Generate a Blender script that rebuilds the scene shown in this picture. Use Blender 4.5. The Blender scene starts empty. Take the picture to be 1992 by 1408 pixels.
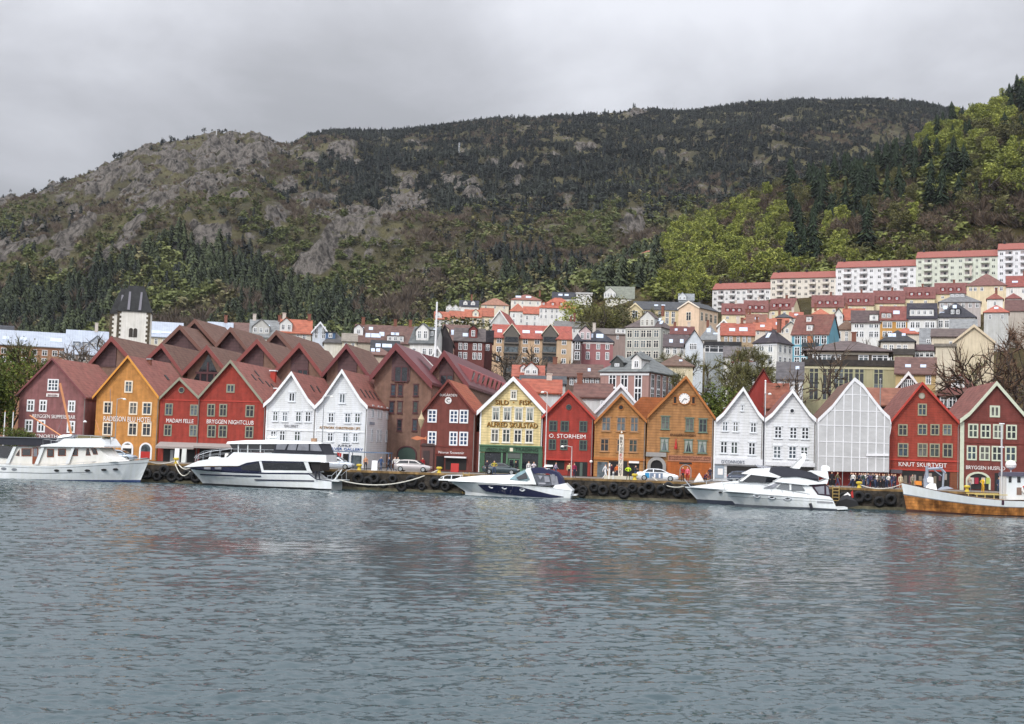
import bpy, bmesh, math, random
import numpy as np
from mathutils import Vector, Matrix
random.seed(7); RS = np.random.RandomState(11)
SC = bpy.context.scene; COL = SC.collection
R = math.radians
# ---------------------------------------------------------------- camera
F = 2500.0; CX, CY = 996.0, 704.0; CAMZ = 5.7
PITCH = math.atan(170/F); ROLL = 0.033
fwv = Vector((0, math.cos(PITCH), math.sin(PITCH))); r0 = Vector((1, 0, 0)); u0 = Vector((0, -math.sin(PITCH), math.cos(PITCH)))
camR = math.cos(ROLL)*r0 + math.sin(ROLL)*u0
camU = -math.sin(ROLL)*r0 + math.cos(ROLL)*u0
cam = bpy.data.cameras.new('camera'); camo = bpy.data.objects.new('camera', cam); COL.objects.link(camo)
cam.sensor_width = 36; cam.lens = 36*F/1992; cam.clip_start = 0.5; cam.clip_end = 12000
M = Matrix((camR, camU, -fwv)).transposed().to_4x4(); M.translation = Vector((0, 0, CAMZ)); camo.matrix_world = M
SC.camera = camo
SC.render.resolution_x = 1024; SC.render.resolution_y = 724
# ---------------------------------------------------------------- light
SUN_EL = R(42); SUN_AZ = R(212)              # behind the camera, to its left
SDIR = Vector((math.sin(SUN_AZ)*math.cos(SUN_EL), math.cos(SUN_AZ)*math.cos(SUN_EL), math.sin(SUN_EL)))
sun = bpy.data.lights.new('sun', 'SUN'); suno = bpy.data.objects.new('sun', sun); COL.objects.link(suno)
sun.energy = 1.5; sun.angle = R(10); sun.color = (1.0, 0.95, 0.88)
suno.rotation_euler = SDIR.to_track_quat('Z', 'Y').to_euler()
SC.view_settings.view_transform = 'Standard'; SC.view_settings.look = 'None'
SC.view_settings.exposure = 0.27; SC.view_settings.gamma = 1
try:
    SC.cycles.max_bounces = 6; SC.cycles.diffuse_bounces = 2; SC.cycles.glossy_bounces = 3; SC.cycles.transparent_max_bounces = 6
    SC.cycles.volume_bounces = 0; SC.cycles.use_denoising = True; SC.cycles.caustics_reflective = False; SC.cycles.caustics_refractive = False
except Exception: pass

def world():
    w = bpy.data.worlds.new('World'); SC.world = w; w.use_nodes = True
    nt = w.node_tree; N = nt.nodes; L = nt.links
    for n in list(N): N.remove(n)
    out = N.new('ShaderNodeOutputWorld'); bg = N.new('ShaderNodeBackground'); bg.inputs[1].default_value = 0.1
    sky = N.new('ShaderNodeTexSky'); sky.sky_type = 'NISHITA'; sky.sun_disc = False
    sky.sun_elevation = SUN_EL; sky.sun_rotation = SUN_AZ; sky.air_density = 1.0; sky.dust_density = 2.0
    tc = N.new('ShaderNodeTexCoord')
    sep = N.new('ShaderNodeSeparateXYZ'); L.new(tc.outputs['Generated'], sep.inputs[0])
    def mth(op, a, b=None):
        n = N.new('ShaderNodeMath'); n.operation = op
        for i, v in enumerate((a, b)):
            if v is None: continue
            if isinstance(v, (int, float)): n.inputs[i].default_value = v
            else: L.new(v, n.inputs[i])
        return n.outputs[0]
    zc = mth('MAXIMUM', sep.outputs[2], 0.0)
    den = mth('ADD', zc, 0.16)
    cx = mth('DIVIDE', sep.outputs[0], den); cy = mth('DIVIDE', sep.outputs[1], den)
    comb = N.new('ShaderNodeCombineXYZ'); L.new(cx, comb.inputs[0]); L.new(cy, comb.inputs[1])
    mp = N.new('ShaderNodeMapping'); L.new(comb.outputs[0], mp.inputs[0]); mp.inputs['Location'].default_value = (6.6, 6.1, 0)
    mp.inputs['Scale'].default_value = (0.75, 0.55, 1)
    def noise(sc, det, rough, dist):
        n = N.new('ShaderNodeTexNoise'); n.inputs['Scale'].default_value = sc; n.inputs['Detail'].default_value = det
        n.inputs['Roughness'].default_value = rough; n.inputs['Distortion'].default_value = dist
        L.new(mp.outputs[0], n.inputs['Vector']); return n.outputs[0]
    n1 = noise(0.8, 3, 0.45, 0.3); n2 = noise(2.6, 6, 0.55, 0.35)
    nn = mth('ADD', mth('MULTIPLY', n1, 0.66), mth('MULTIPLY', n2, 0.34))
    cr = N.new('ShaderNodeValToRGB'); L.new(nn, cr.inputs[0])
    e = cr.color_ramp.elements
    e[0].position = 0.38; e[0].color = (0.445, 0.453, 0.48, 1)
    e[1].position = 0.61; e[1].color = (0.83, 0.845, 0.90, 1)
    a = e.new(0.46); a.color = (0.50, 0.508, 0.54, 1)
    a = e.new(0.53); a.color = (0.635, 0.645, 0.69, 1)
    # brighter overhead and round the veiled sun
    dot = N.new('ShaderNodeVectorMath'); dot.operation = 'DOT_PRODUCT'; L.new(tc.outputs['Generated'], dot.inputs[0]); dot.inputs[1].default_value = SDIR
    glow = mth('MULTIPLY', mth('POWER', mth('MAXIMUM', dot.outputs['Value'], 0.0), 2.0), 2.4)
    grad = mth('ADD', mth('ADD', mth('MULTIPLY', mth('POWER', zc, 1.6), 3.9), 0.60), glow)
    grad = mth('MULTIPLY', grad, 7.3)
    mul = N.new('ShaderNodeMixRGB'); mul.blend_type = 'MULTIPLY'; mul.inputs[0].default_value = 1
    L.new(cr.outputs[0], mul.inputs[1]); L.new(grad, mul.inputs[2])
    mix = N.new('ShaderNodeMixRGB'); mix.inputs[0].default_value = 0.93; L.new(sky.outputs[0], mix.inputs[1]); L.new(mul.outputs[0], mix.inputs[2])
    L.new(mix.outputs[0], bg.inputs[0]); L.new(bg.outputs[0], out.inputs[0])
world()
# ---------------------------------------------------------------- geometry of the view: survey of real points from the photograph
def ray(px, py): return fwv + camR*((px-CX)/F) - camU*((py-CY)/F)
def at_depth(px, py, Y):
    d = ray(px, py); return Vector((0, 0, CAMZ)) + d*(Y/d.y)
def gz(px, py, Y): return at_depth(px, py, Y).z
ROWA = math.atan(0.13); EU = Vector((math.cos(ROWA), -math.sin(ROWA), 0)); EV = Vector((math.sin(ROWA), math.cos(ROWA), 0)); RO = Vector((0, 165, 0))
QZ = 2.6                                   # quay level above the water
QV = -16.0                                 # quay edge, measured from the house fronts
def fac(px, py, v=0.0):
    d = ray(px, py); o = Vector((0, 0, CAMZ)); P0 = RO + EV*v
    t = (P0-o).dot(EV)/d.dot(EV); p = o + d*t
    return (p-P0).dot(EU), p.z
def uvz(u, v, z): return RO + EU*u + EV*v + Vector((0, 0, z))
def srgb(r, g, b):
    f = lambda c: (c/255/12.92) if c/255 <= 0.04045 else ((c/255+0.055)/1.055)**2.4
    return (f(r), f(g), f(b))
# ---------------------------------------------------------------- mesh builder
class MB:
    def __init__(s): s.v = []; s.f = []; s.m = []
    def poly(s, pts, mi=0):
        b = len(s.v); s.v += [tuple(p) for p in pts]; s.f.append(tuple(range(b, b+len(pts)))); s.m.append(mi)
    def box(s, x0, x1, y0, y1, z0, z1, mi=0):
        b = len(s.v)
        s.v += [(x0,y0,z0),(x1,y0,z0),(x1,y1,z0),(x0,y1,z0),(x0,y0,z1),(x1,y0,z1),(x1,y1,z1),(x0,y1,z1)]
        for q in ((0,3,2,1),(4,5,6,7),(0,1,5,4),(1,2,6,5),(2,3,7,6),(3,0,4,7)): s.f.append(tuple(b+i for i in q)); s.m.append(mi)
    def prism(s, o, y0, y1, mi=0):         # outline in x,z pulled along y
        n = len(o); b = len(s.v)
        s.v += [(x, y0, z) for x, z in o] + [(x, y1, z) for x, z in o]
        s.f.append(tuple(range(b, b+n))); s.f.append(tuple(range(b+2*n-1, b+n-1, -1))); s.m += [mi, mi]
        for i in range(n):
            j = (i+1) % n; s.f.append((b+i, b+n+i, b+n+j, b+j)); s.m.append(mi)
    def prism_x(s, o, x0, x1, mi=0):       # outline in y,z pulled along x
        n = len(o); b = len(s.v)
        s.v += [(x0, y, z) for y, z in o] + [(x1, y, z) for y, z in o]
        s.f.append(tuple(range(b, b+n))); s.f.append(tuple(range(b+2*n-1, b+n-1, -1))); s.m += [mi, mi]
        for i in range(n):
            j = (i+1) % n; s.f.append((b+i, b+n+i, b+n+j, b+j)); s.m.append(mi)
    def tube(s, pts, rad, n=6, mi=0, cap=True):
        pts = [Vector(p) for p in pts]
        if not isinstance(rad, (list, tuple)): rad = [rad]*len(pts)
        b = len(s.v); prev = None
        for i, p in enumerate(pts):
            t = (pts[min(i+1, len(pts)-1)] - pts[max(i-1, 0)]).normalized()
            if prev is None: a = t.orthogonal().normalized()
            else:
                a = prev - t*prev.dot(t); a = a.normalized() if a.length > 1e-6 else t.orthogonal().normalized()
            prev = a; c = t.cross(a)
            for k in range(n):
                an = 2*math.pi*k/n; s.v.append(tuple(p + (a*math.cos(an) + c*math.sin(an))*rad[i]))
        for i in range(len(pts)-1):
            for k in range(n):
                k2 = (k+1) % n; s.f.append((b+i*n+k, b+i*n+k2, b+(i+1)*n+k2, b+(i+1)*n+k)); s.m.append(mi)
        if cap:
            s.f.append(tuple(b+k for k in range(n))); e = b+(len(pts)-1)*n; s.f.append(tuple(e+k for k in range(n))); s.m += [mi, mi]
    def lathe(s, prof, n=12, c=(0,0,0), mi=0, axis='z'):
        b = len(s.v)
        for r, h in prof:
            for k in range(n):
                a = 2*math.pi*k/n; x, y = r*math.cos(a), r*math.sin(a)
                p = (x, y, h) if axis == 'z' else ((x, h, y) if axis == 'y' else (h, x, y))
                s.v.append((p[0]+c[0], p[1]+c[1], p[2]+c[2]))
        for i in range(len(prof)-1):
            for k in range(n):
                k2 = (k+1) % n; s.f.append((b+i*n+k, b+i*n+k2, b+(i+1)*n+k2, b+(i+1)*n+k)); s.m.append(mi)
        s.f.append(tuple(b+k for k in range(n))); e = b+(len(prof)-1)*n; s.f.append(tuple(e+k for k in range(n))); s.m += [mi, mi]
    def torus(s, c, rx, r, n=16, k=8, axis='y', mi=0):
        b = len(s.v)
        for i in range(n):
            a = 2*math.pi*i/n
            for j in range(k):
                t = 2*math.pi*j/k; q = rx + r*math.cos(t); h = r*math.sin(t)
                x, y = q*math.cos(a), q*math.sin(a)
                p = (x, h, y) if axis == 'y' else (x, y, h)
                s.v.append((p[0]+c[0], p[1]+c[1], p[2]+c[2]))
        for i in range(n):
            for j in range(k):
                i2, j2 = (i+1) % n, (j+1) % k
                s.f.append((b+i*k+j, b+i2*k+j, b+i2*k+j2, b+i*k+j2)); s.m.append(mi)
    def grid(s, rows, mi=0, close=False):  # rows of equal length points
        b = len(s.v); n = len(rows[0])
        for r in rows: s.v += [tuple(p) for p in r]
        for i in range(len(rows)-1):
            for k in range(n-1 if not close else n):
                k2 = (k+1) % n
                s.f.append((b+i*n+k, b+i*n+k2, b+(i+1)*n+k2, b+(i+1)*n+k)); s.m.append(mi(i, k) if callable(mi) else mi)
    def mesh(s, name, mats, smooth=False):
        me = bpy.data.meshes.new(name); me.from_pydata(s.v, [], s.f)
        if not isinstance(mats, (list, tuple)): mats = [mats]
        for m in mats: me.materials.append(m)
        if len(mats) > 1: me.polygons.foreach_set('material_index', s.m)
        if smooth: me.polygons.foreach_set('use_smooth', [True]*len(s.f))
        me.update(); return me
    def build(s, name, mats, parent=None, loc=None, smooth=False):
        return link(name, s.mesh(name, mats, smooth), parent, loc)
def link(name, me, parent=None, loc=None, rot=None):
    o = bpy.data.objects.new(name, me); COL.objects.link(o)
    if parent is not None: o.parent = parent
    if loc is not None: o.location = loc
    if rot is not None: o.rotation_euler = rot
    return o
def tag(o, label, cat, group=None):
    o['label'] = label; o['category'] = cat
    if group: o['group'] = group
    return o
def thing(name, label, cat, loc=(0,0,0), rz=0.0, group=None):
    o = link(name, None, None, loc, (0, 0, rz)); return tag(o, label, cat, group)
KIDS = {}
def dup(root, loc, rz=None, label=None, sc=None, group=None):
    kids = {}
    for o in root.children_recursive: kids.setdefault(o.parent.name, []).append(o)
    r = root.copy(); COL.objects.link(r); r.location = loc
    if rz is not None: r.rotation_euler = (0, 0, rz)
    if sc is not None: r.scale = sc if isinstance(sc, (tuple, list)) else (sc, sc, sc)
    if label: r['label'] = label
    if group: r['group'] = group
    def rec(src, dst):
        for ch in kids.get(src.name, ()):
            c = ch.copy(); COL.objects.link(c); c.parent = dst; rec(ch, c)
    rec(root, r); return r
# ---------------------------------------------------------------- materials
MC = {}
def mat(key, col, rough=0.7, var=0.12, nscale=1.2, lines=None, bump=0.0, bscale=8.0, metal=0.0, spec=0.4, hue=None, streak=0.0, coat=0.0, moss=None):
    """plain surface with weathering: large soft variation, optional vertical streaks, optional board/tile lines along z"""
    if key in MC: return MC[key]
    m = bpy.data.materials.new(key); m.use_nodes = True; nt = m.node_tree; N = nt.nodes; L = nt.links
    p = N['Principled BSDF']; p.inputs['Roughness'].default_value = rough; p.inputs['Metallic'].default_value = metal
    p.inputs['Specular IOR Level'].default_value = spec; p.inputs['Coat Weight'].default_value = coat
    tc = N.new('ShaderNodeTexCoord')
    base = None
    if var > 0:
        n = N.new('ShaderNodeTexNoise'); n.inputs['Scale'].default_value = nscale; n.inputs['Detail'].default_value = 5; n.inputs['Roughness'].default_value = 0.6
        L.new(tc.outputs['Object'], n.inputs['Vector'])
        cr = N.new('ShaderNodeValToRGB'); L.new(n.outputs[0], cr.inputs[0])
        lo = tuple(c*(1-var*1.5) for c in col); hi = tuple(min(1, c*(1+var)) for c in (hue or col))
        cr.color_ramp.elements[0].position = 0.3; cr.color_ramp.elements[0].color = (*lo, 1)
        cr.color_ramp.elements[1].position = 0.7; cr.color_ramp.elements[1].color = (*hi, 1)
        base = cr.outputs[0]
    if streak > 0 and base is not None:
        mp = N.new('ShaderNodeMapping'); mp.inputs['Scale'].default_value = (2.2, 2.2, 0.18); L.new(tc.outputs['Object'], mp.inputs[0])
        n2 = N.new('ShaderNodeTexNoise'); n2.inputs['Scale'].default_value = 1.0; n2.inputs['Detail'].default_value = 4; L.new(mp.outputs[0], n2.inputs['Vector'])
        c2 = N.new('ShaderNodeValToRGB'); L.new(n2.outputs[0], c2.inputs[0]); k = 1-streak
        c2.color_ramp.elements[0].position = 0.38; c2.color_ramp.elements[0].color = (k, k, k*0.97, 1); c2.color_ramp.elements[1].position = 0.6; c2.color_ramp.elements[1].color = (1, 1, 1, 1)
        mx = N.new('ShaderNodeMixRGB'); mx.blend_type = 'MULTIPLY'; mx.inputs[0].default_value = 1; L.new(base, mx.inputs[1]); L.new(c2.outputs[0], mx.inputs[2]); base = mx.outputs[0]
    if moss and base is not None:            # patches of lichen and replaced tiles
        n4 = N.new('ShaderNodeTexNoise'); n4.inputs['Scale'].default_value = .55; n4.inputs['Detail'].default_value = 6; n4.inputs['Roughness'].default_value = .7; L.new(tc.outputs['Object'], n4.inputs['Vector'])
        c4 = N.new('ShaderNodeValToRGB'); L.new(n4.outputs[0], c4.inputs[0]); c4.color_ramp.elements[0].position = .52; c4.color_ramp.elements[0].color = (0, 0, 0, 1); c4.color_ramp.elements[1].position = .72; c4.color_ramp.elements[1].color = (.65, .65, .65, 1)
        mx = N.new('ShaderNodeMixRGB'); L.new(c4.outputs[0], mx.inputs[0]); L.new(base, mx.inputs[1]); mx.inputs[2].default_value = (*moss, 1); base = mx.outputs[0]
    if lines is not None:
        per, dark, axis = lines
        w = N.new('ShaderNodeTexWave'); w.wave_type = 'BANDS'; w.bands_direction = axis; w.wave_profile = 'SAW'
        w.inputs['Scale'].default_value = 2*math.pi/20/per; w.inputs['Distortion'].default_value = 0.25; w.inputs['Detail'].default_value = 1; w.inputs['Detail Scale'].default_value = 0.6
        L.new(tc.outputs['Object'], w.inputs['Vector'])
        c3 = N.new('ShaderNodeValToRGB'); L.new(w.outputs[0], c3.inputs[0]); k = 1-dark
        c3.color_ramp.elements[0].position = 0.05; c3.color_ramp.elements[0].color = (k, k, k, 1); c3.color_ramp.elements[1].position = 0.3; c3.color_ramp.elements[1].color = (1, 1, 1, 1)
        mx = N.new('ShaderNodeMixRGB'); mx.blend_type = 'MULTIPLY'; mx.inputs[0].default_value = 1
        if base is not None: L.new(base, mx.inputs[1])
        else: mx.inputs[1].default_value = (*col, 1)
        L.new(c3.outputs[0], mx.inputs[2]); base = mx.outputs[0]
        bp = N.new('ShaderNodeBump'); bp.inputs['Strength'].default_value = 0.5; bp.inputs['Distance'].default_value = 0.04; L.new(w.outputs[0], bp.inputs['Height']); L.new(bp.outputs[0], p.inputs['Normal'])
    elif bump > 0:
        nb = N.new('ShaderNodeTexNoise'); nb.inputs['Scale'].default_value = bscale; nb.inputs['Detail'].default_value = 4; L.new(tc.outputs['Object'], nb.inputs['Vector'])
        bp = N.new('ShaderNodeBump'); bp.inputs['Strength'].default_value = bump; bp.inputs['Distance'].default_value = 0.1; L.new(nb.outputs[0], bp.inputs['Height']); L.new(bp.outputs[0], p.inputs['Normal'])
    if base is not None: L.new(base, p.inputs['Base Color'])
    else: p.inputs['Base Color'].default_value = (*col, 1)
    MC[key] = m; return m
def boards(key, c, dark=0.3, per=0.24, var=0.15): return mat(key, srgb(*c), 0.7, var, 1.3, (per, dark, 'Z'), streak=0.2 if var > .1 else .08)
def plaster(key, c, var=0.09): return mat(key, srgb(*c), 0.85, var, 0.5, None, 0.15, 4.0, streak=0.13)
def tiles(key, c, dark=0.35, per=0.36, var=0.28, hue=None): return mat(key, srgb(*c), 0.8, var, 1.1, (per, dark, 'Z'), hue=srgb(*hue) if hue else None, moss=tuple(.5*a+.5*b for a, b in zip(srgb(*c), srgb(96, 92, 78))))
def plain(key, c, rough=0.6, var=0.06, **k): return mat(key, srgb(*c), rough, var, 2.0, **k)
WHITE = plain('white_paint', (232, 234, 236)); CREAMT = plain('cream_trim', (225, 217, 195)); GREYG = plain('grey_green_trim', (140, 140, 122)); DARKG = plain('dark_green_trim', (78, 92, 84))
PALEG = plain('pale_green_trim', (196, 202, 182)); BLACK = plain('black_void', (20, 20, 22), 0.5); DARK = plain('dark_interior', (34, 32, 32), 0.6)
GLASS = mat('window_glass', (0.018, 0.022, 0.028), 0.06, 0.5, 0.9, spec=0.6)
GLASSB = mat('window_glass_bright', (0.10, 0.125, 0.14), 0.12, 0.6, 0.9, spec=0.6)
STEEL = plain('galvanised_steel', (165, 170, 172), 0.4, metal=0.6); RUBBER = mat('tyre_rubber', (0.012, 0.012, 0.013), 0.75, 0.4, 3.0)
YELLOW = plain('yellow_paint', (205, 180, 60)); REDP = plain('red_paint', (175, 42, 38)); GOLD = plain('gold_paint', (158, 112, 36)); BLUEP = plain('blue_paint', (40, 80, 150))
CURT = plain('curtain', (150, 155, 150), 0.9)
# ---------------------------------------------------------------- lettering
TXT = {}
def lettering(s, w, h, m, parent, loc, name='lettering', depth=0.04, rx=True, rot=None):
    k = s
    if k not in TXT:
        cu = bpy.data.curves.new('lettering', 'FONT'); cu.body = s; cu.extrude = 0.5; cu.resolution_u = 2
        o = bpy.data.objects.new('lettering', cu); COL.objects.link(o)
        dg = bpy.context.evaluated_depsgraph_get(); me = bpy.data.meshes.new_from_object(o.evaluated_get(dg))
        bpy.data.objects.remove(o); bpy.data.curves.remove(cu)
        co = np.empty(len(me.vertices)*3); me.vertices.foreach_get('co', co); TXT[k] = (co.reshape(-1, 3), [tuple(p.vertices) for p in me.polygons])
    co, fc = TXT[k]; lo = co.min(0); hi = co.max(0); c = (co-(lo+hi)/2)/(hi-lo)
    v = np.stack([c[:, 0]*w, c[:, 2]*depth*-1 - depth/2, c[:, 1]*h], 1)
    me = bpy.data.meshes.new(name); me.from_pydata([tuple(x) for x in v], [], fc); me.materials.append(m)
    return link(name, me, parent, loc, rot)
# ---------------------------------------------------------------- terrain
def hashn(ix, iy, seed=0):
    n = (ix.astype(np.int64)*374761393 + iy.astype(np.int64)*668265263 + seed*974711) & 0x7fffffff
    n = ((n ^ (n >> 13))*1274126177) & 0x7fffffff
    return ((n ^ (n >> 16)) & 0xffff)/65535.0
def vnoise(x, y, seed=0):
    ix = np.floor(x); iy = np.floor(y); fx = x-ix; fy = y-iy; ix = ix.astype(np.int64); iy = iy.astype(np.int64)
    u = fx*fx*(3-2*fx); v = fy*fy*(3-2*fy)
    a = hashn(ix, iy, seed); b = hashn(ix+1, iy, seed); c = hashn(ix, iy+1, seed); d = hashn(ix+1, iy+1, seed)
    return (a*(1-u)+b*u)*(1-v) + (c*(1-u)+d*u)*v
def fbm(x, y, oct=4, seed=0, gain=0.5):
    s = 0; a = 1; t = 0
    for o in range(oct):
        s = s + a*vnoise(x*2**o, y*2**o, seed+o*17); t += a; a *= gain
    return s/t
# near hillside: heights (m) at distance stations for bearings given as photo columns
HP = np.array([-900, 0, 500, 800, 1000, 1250, 1400, 1550, 1650, 1750, 1850, 2000, 2600], float)
HT = (HP-CX)/F
HC = {150:[2.3]*13, 196:[2.3]*13,
 240:[3,3,3,4,5,7,8,9,9,9,9,9,9], 300:[3.5,3.5,3.5,5,9,15,18,20,21,21,21,21,21],
 400:[4,4,4,11,22,31,36,38,39,40,41,42,42], 480:[5,5,5,18,34,45,50,56,58,60,61,62,64],
 560:[7,7,8,30,56,69,63,70,76,80,84,88,92], 700:[12,12,15,44,80,106,104,124,136,150,168,182,220]}
HY = sorted(HC); Htab = [HC[y] for y in HY]
crest = {-900:30, 0:30, 500:34, 800:58, 1000:92}
cp = {1250:500, 1400:424, 1550:372, 1650:346, 1750:312, 1850:256, 2000:194, 2600:20}
row = [crest[p] if p in crest else gz(p, cp[p], 850) for p in HP.astype(int)]
HY += [850, 930, 1100, 1300]; Htab += [row, [r-6 for r in row], [r-60 for r in row], [r-150 for r in row]]
Htab = np.array(Htab, float); HY = np.array(HY, float)
def hill_z(x, y, rough=True):
    x = np.asarray(x, float); y = np.asarray(y, float); t = x/np.maximum(y, 1)
    j = np.clip(np.searchsorted(HY, y)-1, 0, len(HY)-2); f = np.clip((y-HY[j])/(HY[j+1]-HY[j]), 0, 1)
    k = np.clip(np.searchsorted(HT, t)-1, 0, len(HT)-2); g = np.clip((t-HT[k])/(HT[k+1]-HT[k]), 0, 1)
    z = (Htab[j, k]*(1-g)+Htab[j, k+1]*g)*(1-f) + (Htab[j+1, k]*(1-g)+Htab[j+1, k+1]*g)*f
    if rough: z = z + (fbm(x/60, y/60, 4, 3)-0.5)*np.clip((y-230)/300, 0, 1)*10
    return z
# far mountain: skyline from the photograph at its real distance
RPX = [-900,-300,-100,0,60,140,200,250,320,420,480,520,545,570,610,680,740,830,930,1050,1180,1250,1310,1400,1450,1530,1610,1700,1790,1830,1900,2100,2600]
RPY = [640,520,430,391,376,346,316,291,275,266,270,286,290,274,262,264,264,256,241,234,222,220,225,215,205,200,202,200,206,214,225,260,330]
RY  = [1300,1400,1450,1450,1450,1470,1500,1500,1520,1540,1560,1620,1700,1780,1850,1900,1900,1900,1900,1950,2000]+[2050]*12
RT = (np.array(RPX)-CX)/F; RZ = np.array([gz(p, q-(5 if p < 1100 else 2), y) for p, q, y in zip(RPX, RPY, RY)]); RY = np.array(RY, float)
# bare rock, where the photo shows it: column, row, radius, radius, strength
ROCKS = [(430,288,105,32,1.7),(310,305,90,38,1.35),(230,335,75,36,1.05),(150,380,60,34,.9),(370,345,60,20,.9),(820,350,120,22,.75),(700,420,80,30,.7),(560,340,60,18,.6),(130,400,35,25,.7),(300,385,55,20,.9),(260,400,50,16,.8),(500,420,45,26,1.0),(430,450,70,20,.8),(350,480,60,22,.8),(310,510,35,20,.8),
 (600,385,45,17,1.0),(655,290,38,24,1.1),(585,300,28,12,.8),(780,385,48,22,1.2),(740,405,30,18,1.0),(860,385,35,30,1.1),(900,370,60,22,1.0),(950,312,26,10,1.1),(1000,322,35,12,.9),(975,345,45,16,.9),(1060,305,30,16,.9),(1125,277,24,9,1.0),(790,268,16,6,.8),
 (620,500,60,28,.95),(560,520,60,25,.8),(480,500,45,20,.8),(690,490,35,20,.7),(1490,316,30,11,1.3),(1275,292,12,8,.8),(1210,208,40,8,.9),(1225,432,26,28,1.2),(1245,415,20,18,.9),(95,530,40,14,.6),(30,560,30,14,.5),(1400,365,30,12,.5),(1415,395,18,10,.6),(370,545,20,10,.5),(270,530,28,15,.7)]
def mt_param(x, y):
    t = x/np.maximum(y, 1); rz = np.interp(t, RT, RZ); ry = np.interp(t, RT, RY)
    return t, rz, ry, (y-600)/(ry-600)
def rock_mask(t, y, z):
    px = CX + F*t; hz = 874+0.033*(px-CX); py = hz-(z-CAMZ)/y*F
    m = np.zeros_like(px)
    for a, b, c, d, s in ROCKS: m = np.maximum(m, s*np.exp(-((px-a)/c)**2-((py-b)/d)**2))
    x = t*y; br = fbm(x/15, y/34, 4, 51); big = np.clip((m-1.0)*3, 0, 1)      # broken by ledges and gullies, the bare summit less so
    m = m*np.clip((br-.43)*7.0+.40*big+.30, 0, 1.2)
    sm = fbm(x/24+9, y/50, 3, 53); left = np.clip((760-px)/300, 0, 1)*np.clip((560-py)/60, 0, 1)*np.clip((py-285)/30, 0, 1)
    return np.maximum(m, np.clip((sm-.62)*9, 0, .8)*(.42+.58*left)*(px < 1750))
def mt_z(x, y, detail=True):
    x = np.asarray(x, float); y = np.asarray(y, float)
    t, rz, ry, s = mt_param(x, y); sc = np.clip(s, -0.2, 1)
    z = 5 + (rz-5)*np.where(sc > 0, np.abs(sc)**0.95, sc)
    z = np.where(s > 1, rz-(y-ry)*0.25, z)
    if detail:
        k = np.clip(s*4, 0, 1)*np.clip((1.02-s)*6, 0.12, 1)
        z = z + (fbm(x/260, y/260, 4, 5)-0.5)*60*k + (fbm(x/45, y/45, 4, 9)-0.5)*16*k
        rm = rock_mask(t, y, z)
        rd = 1-np.abs(2*fbm(x/26, y/40, 4, 21)-1); z = z + (rd-0.62)*30*np.clip(rm, 0, 1)
        st = fbm(x/13, y/60, 3, 31); z = z + (st-0.5)*12*np.clip(rm, 0, 1)
    return z
def sheet(name, T, Y, zf, m, attr=None, smooth=True):
    tt, yy = np.meshgrid(T, Y); xx = tt*yy; zz = zf(xx, yy); n, k = tt.shape
    co = np.stack([xx, yy, zz], 2).reshape(-1, 3)
    i = np.arange(n*k).reshape(n, k); q = np.stack([i[:-1, :-1], i[:-1, 1:], i[1:, 1:], i[1:, :-1]], 2).reshape(-1, 4)
    o = rawmesh(name, co, q, m, smooth)
    if attr is not None:
        a = o.data.attributes.new('rock', 'FLOAT', 'POINT'); a.data.foreach_set('value', attr(xx, yy, zz).reshape(-1).astype(np.float32))
    return o
def rawmesh(name, co, faces, mats, smooth=False, midx=None, tint=None):
    me = bpy.data.meshes.new(name); nf, k = faces.shape
    me.vertices.add(len(co)); me.vertices.foreach_set('co', co.astype(np.float32).reshape(-1))
    me.loops.add(nf*k); me.loops.foreach_set('vertex_index', faces.astype(np.int32).reshape(-1))
    me.polygons.add(nf); me.polygons.foreach_set('loop_start', np.arange(0, nf*k, k, dtype=np.int32))
    for m in (mats if isinstance(mats, (list, tuple)) else [mats]): me.materials.append(m)
    if midx is not None: me.polygons.foreach_set('material_index', midx.astype(np.int32))
    me.polygons.foreach_set('use_smooth', np.full(nf, smooth))
    if tint is not None:
        a = me.attributes.new('tint', 'FLOAT', 'POINT'); a.data.foreach_set('value', tint.astype(np.float32))
    me.update(calc_edges=True); me.validate()
    o = bpy.data.objects.new(name, me); COL.objects.link(o); return o
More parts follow.
